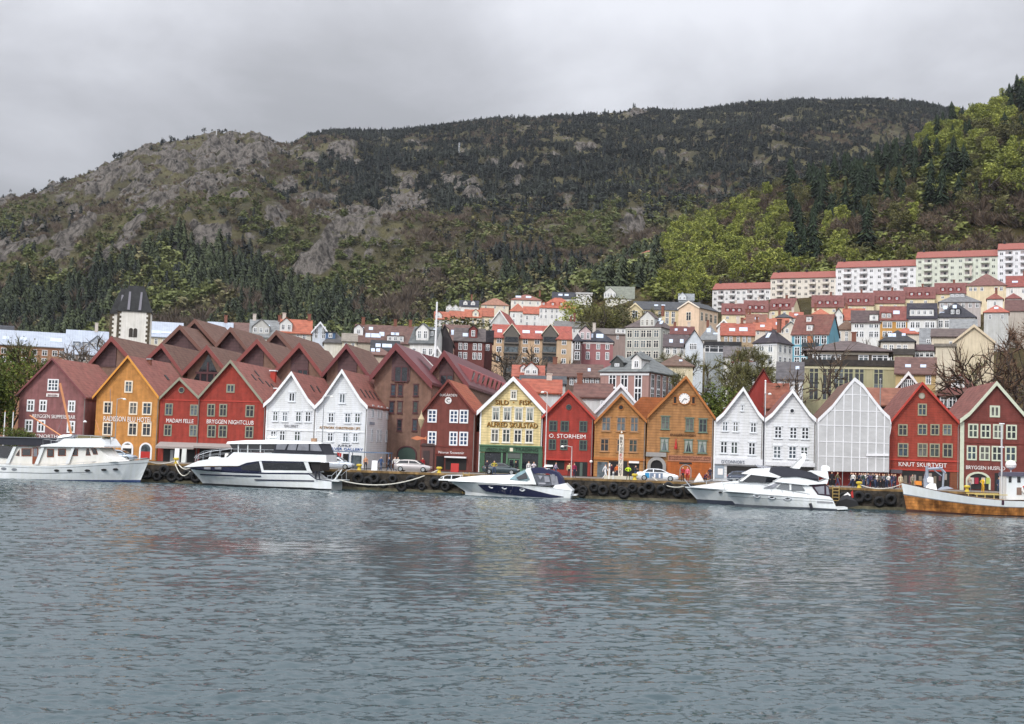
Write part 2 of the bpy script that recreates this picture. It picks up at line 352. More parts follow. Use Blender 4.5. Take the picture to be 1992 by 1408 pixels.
def land_mat(name, lo, mid, hi, rockc):
    m = bpy.data.materials.new(name); m.use_nodes = True; nt = m.node_tree; N = nt.nodes; L = nt.links; p = N['Principled BSDF']; p.inputs['Roughness'].default_value = 0.95; p.inputs['Specular IOR Level'].default_value = 0.1
    geo = N.new('ShaderNodeNewGeometry')
    def noise(s, d=6):
        n = N.new('ShaderNodeTexNoise'); n.inputs['Scale'].default_value = s; n.inputs['Detail'].default_value = d; n.inputs['Roughness'].default_value = 0.65; L.new(geo.outputs['Position'], n.inputs['Vector']); return n.outputs[0]
    cr = N.new('ShaderNodeValToRGB'); L.new(noise(0.02, 8), cr.inputs[0]); e = cr.color_ramp.elements
    e[0].position = .34; e[0].color = (*srgb(*lo), 1); e[1].position = .68; e[1].color = (*srgb(*hi), 1); a = e.new(.5); a.color = (*srgb(*mid), 1)
    rk = N.new('ShaderNodeValToRGB'); mp = N.new('ShaderNodeMapping'); mp.inputs['Scale'].default_value = (1, .5, .35); L.new(geo.outputs['Position'], mp.inputs[0])
    nz = N.new('ShaderNodeTexNoise'); nz.inputs['Scale'].default_value = .24; nz.inputs['Detail'].default_value = 7; nz.inputs['Roughness'].default_value = .7; L.new(mp.outputs[0], nz.inputs['Vector'])
    L.new(nz.outputs[0], rk.inputs[0]); e = rk.color_ramp.elements
    e[0].position = .40; e[0].color = (*[c*.22 for c in srgb(*rockc)], 1); e[1].position = .58; e[1].color = (*srgb(*rockc), 1)
    at = N.new('ShaderNodeAttribute'); at.attribute_name = 'rock'
    ad = N.new('ShaderNodeMath'); ad.operation = 'ADD'; L.new(at.outputs['Fac'], ad.inputs[0]); L.new(noise(.07, 6), ad.inputs[1])
    rp = N.new('ShaderNodeValToRGB'); L.new(ad.outputs[0], rp.inputs[0]); rp.color_ramp.elements[0].position = .80; rp.color_ramp.elements[1].position = .95
    mx = N.new('ShaderNodeMixRGB'); L.new(rp.outputs[0], mx.inputs[0]); L.new(cr.outputs[0], mx.inputs[1]); L.new(rk.outputs[0], mx.inputs[2]); L.new(mx.outputs[0], p.inputs['Base Color'])
    bp = N.new('ShaderNodeBump'); bp.inputs['Strength'].default_value = 1; bp.inputs['Distance'].default_value = 9; L.new(nz.outputs[0], bp.inputs['Height']); L.new(bp.outputs[0], p.inputs['Normal'])
    return m
mount_m = land_mat('mountain_heath', (62, 60, 46), (88, 84, 62), (106, 101, 72), (124, 118, 111))
hill_m = land_mat('hillside_grass', (66, 58, 38), (88, 80, 50), (112, 92, 64), (150, 140, 130))
T = np.linspace(-0.72, 0.72, 560); Y = np.concatenate([np.linspace(560, 1200, 110), np.linspace(1206, 2100, 160), [2250, 2600, 3200]])
mo = sheet('mountain', T, Y, mt_z, mount_m, lambda x, y, z: rock_mask(x/y, y, z)); mo['kind'] = 'structure'
T2 = np.linspace(-0.72, 0.72, 300); Y2 = np.concatenate([np.linspace(196, 600, 110), np.linspace(606, 1300, 80)])
ho = sheet('hillside', T2, Y2, hill_z, hill_m, lambda x, y, z: 0*x); ho['kind'] = 'structure'
# ground sheet out to the horizon under everything, the sea bed of the harbour included
g = MB(); g.poly([(-2400, 175, 1.2), (2400, 175, 1.2), (2400, 3300, 1.2), (-2400, 3300, 1.2)]); o = g.build('ground', hill_m); o['kind'] = 'structure'
# ---------------------------------------------------------------- water: a real wave surface, finer towards the camera
def water_mat():
    m = bpy.data.materials.new('harbour_water'); m.use_nodes = True; nt = m.node_tree; N = nt.nodes; L = nt.links; p = N['Principled BSDF']
    p.inputs['Base Color'].default_value = (0.036, 0.060, 0.069, 1); p.inputs['Roughness'].default_value = 0.04; p.inputs['IOR'].default_value = 1.333; p.inputs['Specular IOR Level'].default_value = 0.5
    geo = N.new('ShaderNodeNewGeometry'); at = N.new('ShaderNodeAttribute'); at.attribute_name = 'rock'
    h = None
    for s, w in ((1.8, .7), (4.4, .45), (10.0, .2)):
        n = N.new('ShaderNodeTexNoise'); n.inputs['Scale'].default_value = s; n.inputs['Detail'].default_value = 3; mp = N.new('ShaderNodeMapping'); mp.inputs['Rotation'].default_value = (0, 0, .3); mp.inputs['Scale'].default_value = (.6, 1, 1)
        L.new(geo.outputs['Position'], mp.inputs[0]); L.new(mp.outputs[0], n.inputs['Vector'])
        q = N.new('ShaderNodeMath'); q.operation = 'MULTIPLY'; L.new(n.outputs[0], q.inputs[0]); q.inputs[1].default_value = w
        if h is None: h = q.outputs[0]
        else:
            a = N.new('ShaderNodeMath'); L.new(h, a.inputs[0]); L.new(q.outputs[0], a.inputs[1]); h = a.outputs[0]
    bp = N.new('ShaderNodeBump'); bp.inputs['Distance'].default_value = 0.06
    st = N.new('ShaderNodeMath'); st.operation = 'MULTIPLY'; L.new(at.outputs['Fac'], st.inputs[0]); st.inputs[1].default_value = 0.85; L.new(st.outputs[0], bp.inputs['Strength'])
    L.new(h, bp.inputs['Height']); L.new(bp.outputs[0], p.inputs['Normal']); return m
WAVES = []
rw = np.random.RandomState(5)
for i in range(120):
    lam = 0.25*(4.0/0.25)**(rw.rand()**2.1); k = 2*np.pi/lam; an = np.radians(-80)+rw.normal(0, .42)
    WAVES.append((k*np.cos(an), k*np.sin(an), rw.rand()*6.28, 0.0052*lam**0.66*(0.6+0.8*rw.rand())*(1 if lam < 1.3 else .75), lam))
def wpatch(x, y):
    a = fbm(x/34+7, y/16, 3, 41); b = fbm(x/11, y/5.5, 2, 43)
    p = np.clip((a*.75+b*.25-0.36)/0.22, 0.0, 1.0)*.45+.55
    px = CX+F*x/np.maximum(y, 1)
    for cx, cy, wx, wy, k in ((560, 66, 330, 6, .85), (1150, 56, 300, 6, .7), (830, 84, 150, 4, .5), (1700, 58, 260, 5, .55), (300, 112, 300, 5, .5), (1500, 75, 250, 4, .4)): p = p*(1-k*np.exp(-((px-cx)/wx)**2-((y-cy+(b-.5)*9)/wy)**2))
    near = np.clip((150-y)/60, .35, 1)
    return (0.16+0.84*p)*1.0, near
def water_z(x, y):
    p, near = wpatch(x, y); z = np.zeros_like(x); dy = np.maximum(y*y/(5.7*1285)*.5, .06)
    for kx, ky, ph, am, lam in WAVES:
        fade = np.clip(lam/(2.0*np.clip(y*.0030, .085, .17))-.5, 0, 1)
        z = z + am*fade*np.sin(kx*x+ky*y+ph+.6*np.sin(.21*x+.13*y+ph))
    return z*p+.40
yl = [7.0]
while yl[-1] < 152: yl.append(yl[-1]+max(.085, min(.17, yl[-1]*.0030)))
yl += [156, 162, 172, 180]; WZ = .40
wo = sheet('water', np.concatenate([np.linspace(-2.2, -.5, 130, endpoint=False), np.linspace(-.5, .5, 680), np.linspace(.512, 2.2, 130)]), np.array(yl), water_z, water_mat(), lambda x, y, z: wpatch(x, y)[0]); wo['kind'] = 'structure'
g = MB(); g.poly([(-700, -40, .27), (700, -40, .27), (700, 178, .27), (-700, 178, .27)]); o = g.build('harbour_water', bpy.data.materials['harbour_water']); o['kind'] = 'structure'; at_ = o.data.attributes.new('rock', 'FLOAT', 'POINT'); at_.data.foreach_set('value', [1.0]*4)   # the harbour beyond the finely modelled waves
# ---------------------------------------------------------------- quay
quay_m = mat('quay_cobbles', srgb(118, 112, 106), .9, .25, .8, None, .3, 6.0)
def wall_mat():
    m = mat('quay_masonry', srgb(66, 60, 53), .95, .55, 1.4, None, .8, 3.0, streak=.35); return m
q = MB(); q.box(-150, 150, QV, 60, -3, QZ-.02); o = q.build('quay', [quay_m]); o.location = RO; o.rotation_euler = (0, 0, -ROWA); o['kind'] = 'structure'
q = MB(); seg = random.Random(3); x = -120
while x < 120:                                  # stone blocks of the quay face
    for zc in range(4):
        off = 1.1 if zc % 2 else 0; z0 = -.35+zc*.72
        q.box(x+off+.02, x+off+2.16, QV-.28-seg.random()*.06, QV+.05, z0+.012, z0+.705, 0)
    x += 2.2
q.box(-125, 125, QV-.55, QV, -2.5, .72, 1)
o = q.build('quay_wall', [wall_mat(), mat('quay_footing', srgb(96, 92, 74), .95, .5, 1.0, None, .6, 3.0)]); o.location = RO; o.rotation_euler = (0, 0, -ROWA); tag(o, 'dark stained stone quay wall rising from the harbour water', 'quay wall'); o['kind'] = 'structure'
q = MB(); x = -120.0
while x < 120: q.box(x, x+5.96, QV-.34, QV+.10, QZ-.16, QZ+.10, 0); x += 6
o = q.build('quay_kerb', mat('quay_timber', srgb(140, 112, 72), .85, .45, .7, streak=.4)); o.location = RO; o.rotation_euler = (0, 0, -ROWA); tag(o, 'long yellow brown timber edge beam along the top of the quay', 'kerb'); o['kind'] = 'structure'
# ---------------------------------------------------------------- woods
def leafmat(name, a, b, tr=0.0):
    m = bpy.data.materials.new(name); m.use_nodes = True; nt = m.node_tree; N = nt.nodes; L = nt.links; p = N['Principled BSDF']; p.inputs['Roughness'].default_value = .8; p.inputs['Specular IOR Level'].default_value = .15
    at = N.new('ShaderNodeAttribute'); at.attribute_name = 'tint'; cr = N.new('ShaderNodeValToRGB'); L.new(at.outputs['Fac'], cr.inputs[0])
    cr.color_ramp.elements[0].color = (*srgb(*a), 1); cr.color_ramp.elements[1].color = (*srgb(*b), 1); L.new(cr.outputs[0], p.inputs['Base Color']); return m
CONM = leafmat('spruce_needles', (36, 44, 34), (80, 88, 60)); LEAFM = leafmat('fresh_leaves', (80, 88, 50), (136, 140, 74)); OLIVEM = leafmat('budding_twigs', (74, 76, 48), (116, 112, 70)); BROWNM = leafmat('bare_twigs', (80, 68, 58), (126, 110, 92))
BARK = mat('bark', srgb(70, 60, 52), .9, .3, 4.0); BARKG = mat('bark_grey', srgb(98, 92, 84), .9, .3, 4.0)
def tri_cards(c, size, rnd, up=0.0):
    """one randomly turned triangle round each centre"""
    n = len(c); a = rnd.normal(size=(n, 3)); a[:, 2] += up; a /= np.linalg.norm(a, axis=1)[:, None]+1e-9
    b = np.cross(a, rnd.normal(size=(n, 3))); b /= np.linalg.norm(b, axis=1)[:, None]+1e-9; c3 = np.cross(a, b)
    s = (size*(.6+.8*rnd.rand(n)))[:, None] if np.ndim(size) else size*(.6+.8*rnd.rand(n))[:, None]
    v = np.stack([c+b*s, c-b*s*.5+c3*s*.87, c-b*s*.5-c3*s*.87], 1).reshape(-1, 3)
    return v, np.arange(3*n).reshape(-1, 3)
def crown_points(n, rnd, lobes=9, h=1.0, flat=1.0):
    """points on the outside of a heap of lobes inside a unit crown standing on z=0..h"""
    L = []
    for i in range(lobes):
        a = rnd.rand()*6.28; r = .52*math.sqrt(rnd.rand()); z = .28+.55*rnd.rand(); r *= 1.15-abs(z-.45)
        L.append((r*math.cos(a), r*math.sin(a), z*h, (.22+.16*rnd.rand())*(9/max(lobes, 9))**.3))
    out = []; global LOBE; LOBE = []
    for i in range(n):
        li = rnd.randint(lobes); LOBE.append(li); x, y, z, q = L[li]; d = rnd.normal(size=3); d /= np.linalg.norm(d); q *= .75+.3*rnd.rand()
        out.append((x+d[0]*q, y+d[1]*q, z+d[2]*q*flat*h*.9))
    return np.array(out)
def conifer_low(rnd, n=8, k=7):
    V = []; Fc = []
    for i in range(n):
        z = .08+.86*i/n; r = .19*(1-z)**.8+.012; a0 = rnd.rand()*6.28
        for j in range(k):
            a = a0+6.28*j/k+rnd.normal()*.15; q = r*(.7+.6*rnd.rand()); b = len(V); w = .55
            V += [(0, 0, z+.16*(1-z)+.03), (q*math.cos(a-w), q*math.sin(a-w), z-.03*rnd.rand()), (q*1.12*math.cos(a+w*.3), q*1.12*math.sin(a+w*.3), z-.05-.04*rnd.rand())]; Fc.append((b, b+1, b+2))
    return np.array(V), np.array(Fc)
def leafy_low(rnd, n=80):
    return tri_cards(crown_points(n, rnd, 8)*np.array([.46, .46, .9])+np.array([0, 0, .08]), .10, rnd, .5)
def bare_low(rnd, n=75):
    V = []
    for i in range(n):
        a = rnd.rand()*6.28; r = .38*math.sqrt(rnd.rand()); z = .2+.55*rnd.rand()*(1-r); d = np.array([math.cos(a)*r*.7, math.sin(a)*r*.7, .3+.2*rnd.rand()]); p = np.array([math.cos(a)*r*.6, math.sin(a)*r*.6, z]); s = np.cross(d, rnd.normal(size=3)); s *= .028/(np.linalg.norm(s)+1e-9)
        V += [p-s, p+s, p+d]
    V = np.array(V); return V, np.arange(len(V)).reshape(-1, 3)
fr = np.random.RandomState(3)
PROT = {'c': [conifer_low(fr) for _ in range(5)], 'l': [leafy_low(fr) for _ in range(5)], 'b': [bare_low(fr) for _ in range(4)], 'o': [leafy_low(fr, 62) for _ in range(4)]}
MI = {'c': 0, 'l': 1, 'o': 2, 'b': 3, 'p': 0}; PROT['p'] = [leafy_low(fr, 66) for _ in range(5)]
FARM = [leafmat('far_conifer', (30, 36, 37), (66, 71, 62)), leafmat('far_leaves', (90, 98, 58), (130, 134, 84)), leafmat('far_budding', (86, 84, 58), (128, 122, 84)), leafmat('far_twigs', (88, 78, 68), (124, 110, 96))]
def forest(name, pts, label, mats=None):
    """pts: (x,y,z,kind,height,width factor,tint)"""
    Vs, Fs, Ms, Ts = [], [], [], []; off = 0
    for x, y, z, kd, h, wf, tn in pts:
        v, f = PROT[kd][fr.randint(len(PROT[kd]))]; a = fr.rand()*6.28; c, s = math.cos(a), math.sin(a)
        vv = np.stack([(v[:, 0]*c-v[:, 1]*s)*h*wf+x, (v[:, 0]*s+v[:, 1]*c)*h*wf+y, v[:, 2]*h+z-.3], 1)
        Vs.append(vv); Fs.append(f+off); Ms.append(np.full(len(f), MI[kd])); t = np.clip(tn+fr.normal(size=len(f))*.14, 0, 1); Ts.append(np.repeat(t, 3)); off += len(vv)
    o = rawmesh(name, np.concatenate(Vs), np.concatenate(Fs), mats or [CONM, LEAFM, OLIVEM, BROWNM], False, np.concatenate(Ms), np.concatenate(Ts))
    tag(o, label, 'forest'); o['kind'] = 'stuff'; return o
def pxy(x, y, z):
    px = CX+F*x/y; return px, 874+0.033*(px-CX)-(z-CAMZ)/y*F
def sample(n, y0, y1, t0, t1):
    y = np.sqrt(fr.rand(n)*(y1**2-y0**2)+y0**2); t = t0+(t1-t0)*fr.rand(n); return t*y, y
def mountain_woods():
    N = 56000; x, y = sample(N, 620, 2080, -.47, .47)
    t, rz, ry, s = mt_param(x, y); z = mt_z(x, y); hz = hill_z(x, y); ok = (s < 1.012) & (z > hz-2); px, py = pxy(x, y, z); rm = rock_mask(t, y, z)
    n1 = fbm(x/130, y/130, 3, 61); n2 = fbm(x/60, y/60, 3, 71); n3 = fr.rand(N); out = []
    for i in np.nonzero(ok)[0]:
        a, b = px[i], py[i]
        onrock = rm[i] > .28
        if onrock and n3[i] < (.80 if rm[i] > .45 else .62): continue
        left = np.clip((600-a)/240, 0, 1); up = np.clip((500-b)/170, 0, 1)      # the left hump carries scrub, the right is dark wood
        hump = left*np.clip((420-b)/60, 0, 1)
        dark = .41+.85*(n1[i]-.5)*2+.30*(1-left)*up+.25*(1-left)*np.clip((a-560)/150, 0, 1)*np.clip((400-b)/100, 0, 1)-.42*left*up
        if a < 720 and b > 555: dark += .06
        if a < 420 and 455 < b < 560: dark += .03+.35*(n2[i]-.5)
        if a < 600 and b > 470: dark -= .14
        if 640 < a < 1250 and 390 < b < 560: dark -= .10
        if hump > .5 and fr.rand() < .25: continue
        if dark+.20*fr.normal() > .56:
            kd = 'c' if fr.rand() < (.75 if b > 470 else .38) else 'p'; h = (7+7.5*fr.rand()) if kd == 'c' else (5+4.5*fr.rand()); wf = (.95+.35*fr.rand()) if kd == 'c' else (1.15+.5*fr.rand()); tn = .36+.9*(n2[i]-.5)+.22*fr.normal()
        else:
            q = n2[i]+.12*fr.normal()-.14*up+.08*(b > 520)
            kd = 'l' if q > .60 else ('o' if q > .44 else 'b'); h = (4.2+4*fr.rand())*(1-.5*hump)*(1-.15*left); wf = 1.25+.5*fr.rand(); tn = (.12 if kd == 'l' else .40)+.45*(n1[i]-.5)+.12*fr.normal()
        if onrock: kd = 'b' if fr.rand() < .5 else ('o' if fr.rand() < .6 else 'p'); h = 2+2.5*fr.rand(); wf = 1.3
        if b < 300: h *= .8
        out.append((x[i], y[i], z[i], kd, h, wf, tn))
    forest('mountain_forest', out, 'mixed dark spruce and pale birch woods covering the far mountain', FARM); return len(out)
def slope_woods():
    """the lower woods between the roofs and the mountain, left of the bright slope"""
    N = 7500; x, y = sample(N, 560, 900, -.47, .40); z = hill_z(x, y); mz = mt_z(x, y); z = np.maximum(z, mz); px, py = pxy(x, y, z)
    n1 = fbm(x/70, y/70, 3, 81); n2 = fbm(x/35, y/35, 2, 91); out = []
    for i in range(N):
        a, b = px[i], py[i]
        if a > 1290: continue
        if y[i] < 600+.06*max(0, a-700): continue
        if 700 < a and y[i] < 660 and fr.rand() < .5: continue
        dark = n1[i]+.06*fr.normal()+(.10 if a < 700 else 0)
        if dark > (.635 if a < 700 else .61): kd = 'c'; h = 11+9*fr.rand(); wf = 1.1+.5*fr.rand(); tn = .3+.7*(n2[i]-.5)+.15*fr.normal()
        else:
            q = n2[i]+.1*fr.normal()+(.06 if a > 800 else 0); kd = 'l' if q > .54 else ('o' if q > .40 else 'b'); h = 7+6*fr.rand(); wf = 1.2+.4*fr.rand(); tn = .3+.5*(n1[i]-.5)
        out.append((x[i], y[i], z[i], kd, h, wf, tn))
    forest('lower_forest', out, 'dense green wood along the foot of the mountain above the roofs', [CONM, FARM[1], FARM[2], FARM[3]])
def scrub():
    """undergrowth between the single trees of the bright slope"""
    N = 7500; x, y = sample(N, 500, 905, .09, .47); z = hill_z(x, y); px, py = pxy(x, y, z); n2 = fbm(x/35, y/35, 2, 95); out = []
    for i in range(N):
        if px[i] < 1270: continue
        if px[i] > 1375 and y[i] < (600+.45*94)/(1+.45*(px[i]-CX)/F)+17: continue
        if px[i] < 1400 and (py[i] > 590): continue
        if px[i] > 1860 and 445 < py[i] < 500 and fr.rand() < .75: continue
        q = n2[i]+.1*fr.normal(); kd = 'l' if q > .53 else ('o' if q > .36 else 'b'); out.append((x[i], y[i], z[i], kd, 4+5.5*fr.rand(), 1.4+.5*fr.rand(), .35+.6*(q-.5)))
    forest('undergrowth', out, 'low scrub and saplings between the trees of the near slope')
mountain_woods(); slope_woods(); scrub()
# ---- single trees
def tree_parts(kind, seed, fine=False):
    """unit tree (height 1): returns (trunk MB, crown verts, faces, tints)"""
    rnd = np.random.RandomState(seed); t = MB()
    if kind == 'leafy':
        t.tube([(0, 0, -.05), (.01, 0, .2), (0, .01, .5), (.01, 0, .75)], [.028, .022, .014, .005], 6)
        for i in range(6):
            a = rnd.rand()*6.28; z = .22+.3*rnd.rand(); t.tube([(0, 0, z), (.12*math.cos(a), .12*math.sin(a), z+.14), (.24*math.cos(a), .24*math.sin(a), z+.28)], [.012, .008, .003], 4)
        c = crown_points(5200 if fine else 2300, rnd, 38 if fine else 34, 1.0, .62)*np.array([.50, .50, .86])*(1+.25*rnd.normal(size=(1, 3))*np.array([1, 1, .2]))+np.array([0, 0, .1]); v, f = tri_cards(c, .0125 if fine else .022, rnd, .8); lt = rnd.normal(size=40)*.20; tn = np.clip(.42+lt[np.array(LOBE)]+.16*rnd.normal(size=len(f)), 0, 1)
    elif kind == 'conifer':
        t.tube([(0, 0, -.05), (0, 0, .5), (0, 0, .97)], [.02, .012, .002], 6); V = []
        for i in range(26):
            z = .06+.92*(i/26); r = .20*(1-z)**.75+.008; k = 12; a0 = rnd.rand()*6.28; r *= .72+.6*rnd.rand()
            for j in range(k):
                a = a0+6.28*j/k+rnd.normal()*.2; q = r*(.6+.65*rnd.rand()); w = .24; zz = z+rnd.normal()*.01
                V += [(0, 0, zz+.045), (q*.75*math.cos(a-w), q*.75*math.sin(a-w), zz-.02), (q*math.cos(a), q*math.sin(a), zz-.045-.03*rnd.rand())]
                V += [(0, 0, zz+.045), (q*math.cos(a), q*math.sin(a), zz-.045-.03*rnd.rand()), (q*.75*math.cos(a+w), q*.75*math.sin(a+w), zz-.02)]
        v = np.array(V); f = np.arange(len(v)).reshape(-1, 3); tn = np.clip(.30+.2*rnd.normal(size=len(f)), 0, 1)
    else:                                      # bare or budding: limbs, boughs and a haze of twigs
        tips = []
        def limb(p, d, l, r, lv):
            q = [p]; dd = d
            for s in range(3): dd = (dd+Vector(rnd.normal(size=3)*.16)+Vector((0, 0, .06))).normalized(); q.append(q[-1]+dd*l/3)
            t.tube(q, [max(.0032, r*k_) for k_ in (1, .85, .7, .5)], 5 if lv < 2 else 3, cap=False)
            if lv >= 4 or l < .05: tips.append((q[-1], dd)); tips.append((q[2], dd)); return
            for s in range(3 if lv < 3 else 4):
                n = Vector(rnd.normal(size=3)); n = (n-dd*n.dot(dd)).normalized(); k = q[-1] if s < 2 else q[2]
                limb(k, (dd*.72+n*.7).normalized(), l*(.66+.12*rnd.rand()), r*.52, lv+1)
        limb(Vector((0, 0, -.04)), Vector((0, 0, 1)), .30, .024, 0)
        C = []
        for p, d in tips:
            for s in range((10 if kind == 'budding' else 3) if fine else 5): C.append((p-d*.03*rnd.rand(), (d+Vector(rnd.normal(size=3)*.7)).normalized()*(.04+.06*rnd.rand())))
        V = []
        for p, d in C:
            s = d.cross(Vector(rnd.normal(size=3))); s = s.normalized()*(.0024 if fine else .0062); V += [tuple(p-s), tuple(p+s), tuple(p+d)]
        v = np.array(V); f = np.arange(len(v)).reshape(-1, 3); tn = np.clip(.4+.25*rnd.normal(size=len(f)), 0, 1)
        if kind == 'budding':
            c = np.array([tuple(p) for p, d in tips]); kk = 6 if fine else 3; c = np.repeat(c, kk, 0); c = c+rnd.normal(size=c.shape)*.028; v2, f2 = tri_cards(c, .006 if fine else .012, rnd); f = np.concatenate([f, f2+len(v)]); v = np.concatenate([v, v2]); tn = np.clip(.45+.25*rnd.normal(size=len(f)), 0, 1)
    if kind in ('bare', 'budding'):
        z = v[:, 2].max(); v = v/z; t.v = [(a/z, b/z, c_/z) for a, b, c_ in t.v]
    return t, v, f, tn
TP = {}
def make_tree(kind, seed, crownm, barkm, label, cat='tree', group=None, name='tree', fine=False):
    t, v, f, tn = tree_parts(kind, seed, fine)
    root = thing(name, label, cat, group=group)
    t.build('trunk', barkm, root)
    o = rawmesh('crown', v, f, crownm, False, None, np.repeat(tn, 3)); o.parent = root; return root
BRIGHTM = leafmat('spring_leaves', (90, 102, 48), (174, 177, 90)); DKLEAF = leafmat('deep_leaves', (56, 70, 34), (112, 122, 56)); RUSTM = leafmat('copper_twigs', (82, 62, 50), (126, 102, 84)); SPRM = leafmat('near_spruce', (30, 42, 32), (66, 80, 54))
TREES = {}
def plant(key, kind, n, crownm, barkm, label, group, name):
    TREES[key] = [[make_tree(kind, hash(key) % 97*0+i*13+len(key)*7+3, crownm, barkm, label, group=group, name=name), False] for i in range(n)]
def put_tree(key, x, y, h, label=None, wf=1.0, group=None, dz=0.0, zf=hill_z):
    P = random.choice(TREES[key]); z = float(zf(x, y))+dz; rz = random.random()*6.28
    if not P[1]:
        P[1] = True; r = P[0]; r.location = (x, y, z); r.rotation_euler = (0, 0, rz); r.scale = (h*wf, h*wf, h)
        if label: r['label'] = label
        if group is not None: r['group'] = group
    else: r = dup(P[0], (x, y, z), rz, label, (h*wf, h*wf, h), group)
    return r
plant('bright', 'leafy', 5, BRIGHTM, BARKG, 'tall tree in bright yellow green spring leaf on the right hand slope', 'bright green trees on the slope', 'broadleaf_tree')
plant('olive', 'leafy', 4, OLIVEM, BARKG, 'olive tree only just coming into leaf on the right hand slope', 'olive budding trees on the slope', 'broadleaf_tree')
plant('dark', 'conifer', 4, SPRM, BARK, 'dark pointed spruce tree in the conifer stand on the right hand slope', 'dark spruces on the slope', 'spruce_tree')
plant('brown', 'budding', 3, BROWNM, BARKG, 'brown leafless tree on the right hand slope above the flats', 'bare brown trees on the slope', 'bare_tree')
def slope_trees():
    tr = random.Random(4); used = []
    def zone(px, py):
        """what grows at this spot of the slope in the photograph"""
        if px > 1740 and py > 395: return 'brown' if tr.random() < .6 else ('olive' if tr.random() < .7 else 'bright')
        if 1530 < px < 1900 and 250 < py < 430 and not (px > 1780 and py < 330): return 'dark' if tr.random() < .85 else 'olive'
        if px > 1780 and py < 400: return 'dark' if (tr.random() < .62 and (px+py*1.2 < 2150 or tr.random() < .4)) else tr.choice(['bright', 'bright', 'olive'])
        if 1530 < px < 1600 and py < 520: return 'dark'
        if 1680 < px < 1730 and py < 520: return 'dark' if tr.random() < .7 else 'brown'
        if px < 1440: return 'bright' if tr.random() < .78 else 'olive'
        return tr.choice(['olive', 'bright', 'bright', 'brown'])
    n = 0; tries = 0
    while n < 430 and tries < 20000:
        tries += 1; t = tr.uniform(.10, .415); Y = tr.uniform(545, 905); x = t*Y; z = float(hill_z(x, Y)); px, py = pxy(x, Y, z)
        if px < 1285+max(0, (560-py))*.1 or px > 2010: continue
        if px > 1375 and Y < (600+.45*94)/(1+.45*(px-CX)/F)+20: continue
        if px < 1300 and py > 585: continue
        if px > 1860 and 440 < py < 500: continue
        if any((x-a)**2+(Y-b)**2 < 6.2**2 for a, b in used): continue
        k = zone(px, py-22); h = {'bright': tr.uniform(14, 20), 'olive': tr.uniform(12, 17), 'dark': tr.uniform(14, 26), 'brown': tr.uniform(11, 16)}[k]
        put_tree(k, x, Y, h, wf=tr.uniform(.95, 1.3) if k != 'dark' else tr.uniform(.9, 1.45)); used.append((x, Y)); n += 1
    # spruces of the skyline on the right
    for i in range(17):
        px = 1842+i*10.5+tr.uniform(-3, 3); Y = 848+tr.uniform(-6, 10); p = at_depth(px, 300, Y); put_tree('dark', p.x, Y, tr.uniform(11, 18), wf=.8)
slope_trees()
# ---------------------------------------------------------------- the gabled wharf houses
ZO = {'a': (0, 680, 4.6925), 'b': (360, 680, 4.693), 'c': (740, 690, 4.693), 'd': (1120, 690, 4.543), 'e': (1572, 700, 4.543)}
GZ0 = QZ+.02
WINC = {}
def win_mesh(w, h, cols, rows, fw, mw, fm, cill=0.0, key=''):
    """casement: outer frame, mullions, glazing bars; rows = heights of the bars as fractions from the top"""
    k = (round(w, 2), round(h, 2), cols, rows, fw, mw, fm.name, cill)
    if k not in WINC:
        b = MB(); w2, h2 = w/2, h/2
        b.box(-w2, w2, -.07, 0, h2-fw, h2); b.box(-w2, w2, -.07, 0, -h2, -h2+fw); b.box(-w2, -w2+fw, -.07, 0, -h2+fw, h2-fw); b.box(w2-fw, w2, -.07, 0, -h2+fw, h2-fw)
        iw = w-2*fw; ih = h-2*fw; xs = [-w2+fw+iw*i/cols for i in range(1, cols)]
        for x in xs: b.box(x-mw/2, x+mw/2, -.06, 0, -h2+fw, h2-fw)
        ed = [-w2+fw]+xs+[w2-fw]
        for r in rows:
            z = h2-fw-ih*r
            for i in range(cols): b.box(ed[i]+(mw/2 if i else 0), ed[i+1]-(mw/2 if i < cols-1 else 0), -.055, 0, z-mw*.4, z+mw*.4)
        if cill: b.box(-w2-cill, w2+cill, -.14, 0, -h2-.09, -h2-.002); b.box(-w2-cill, w2+cill, -.12, 0, h2+.002, h2+.10)
        f = b.mesh('window', fm); g = MB(); g.box(-w2+fw*.6, w2-fw*.6, -.03, 0, -h2+fw*.6, h2-fw*.6); WINC[k] = (f, g)
    return WINC[k]
PANC = {}
PANES = [GLASS, GLASS, GLASS, mat('window_glass_blue', (.035, .055, .075), .08, .7, 1.3, spec=.6), mat('window_glass_green', (.04, .055, .05), .1, .7, 1.3, spec=.6), mat('window_glass_blind', (.11, .11, .10), .2, .6, .8, spec=.6), GLASSB]  # paler tones put reflections and drawn curtains into the glass colour
def add_window(parent, x, z, w, h, fm, cols=2, rows=(.36,), fw=.13, mw=.08, cill=0.0, pm=None, y=0.0, rot=None, name='window', curtain=False):
    w = round(w/.06)*.06; h = round(h/.06)*.06
    f, g = win_mesh(w, h, cols, rows, fw, mw, fm, cill); o = link(name, f, parent, (x, y, z), rot)
    pm = pm or random.choice(PANES); k = (id(g), pm.name)
    if k not in PANC: PANC[k] = g.mesh('pane', pm)
    link('pane', PANC[k], o)
    if curtain:
        b = MB(); w2, h2 = w/2-fw, h/2-fw
        b.prism([(-w2, h2), (-w2*.05, h2), (-w2*.75, -h2), (-w2, -h2)], -.04, -.032); b.prism([(w2, h2), (w2*.05, h2), (w2*.75, -h2), (w2, -h2)], -.04, -.032); b.build('curtain', CURT, o)
    return o
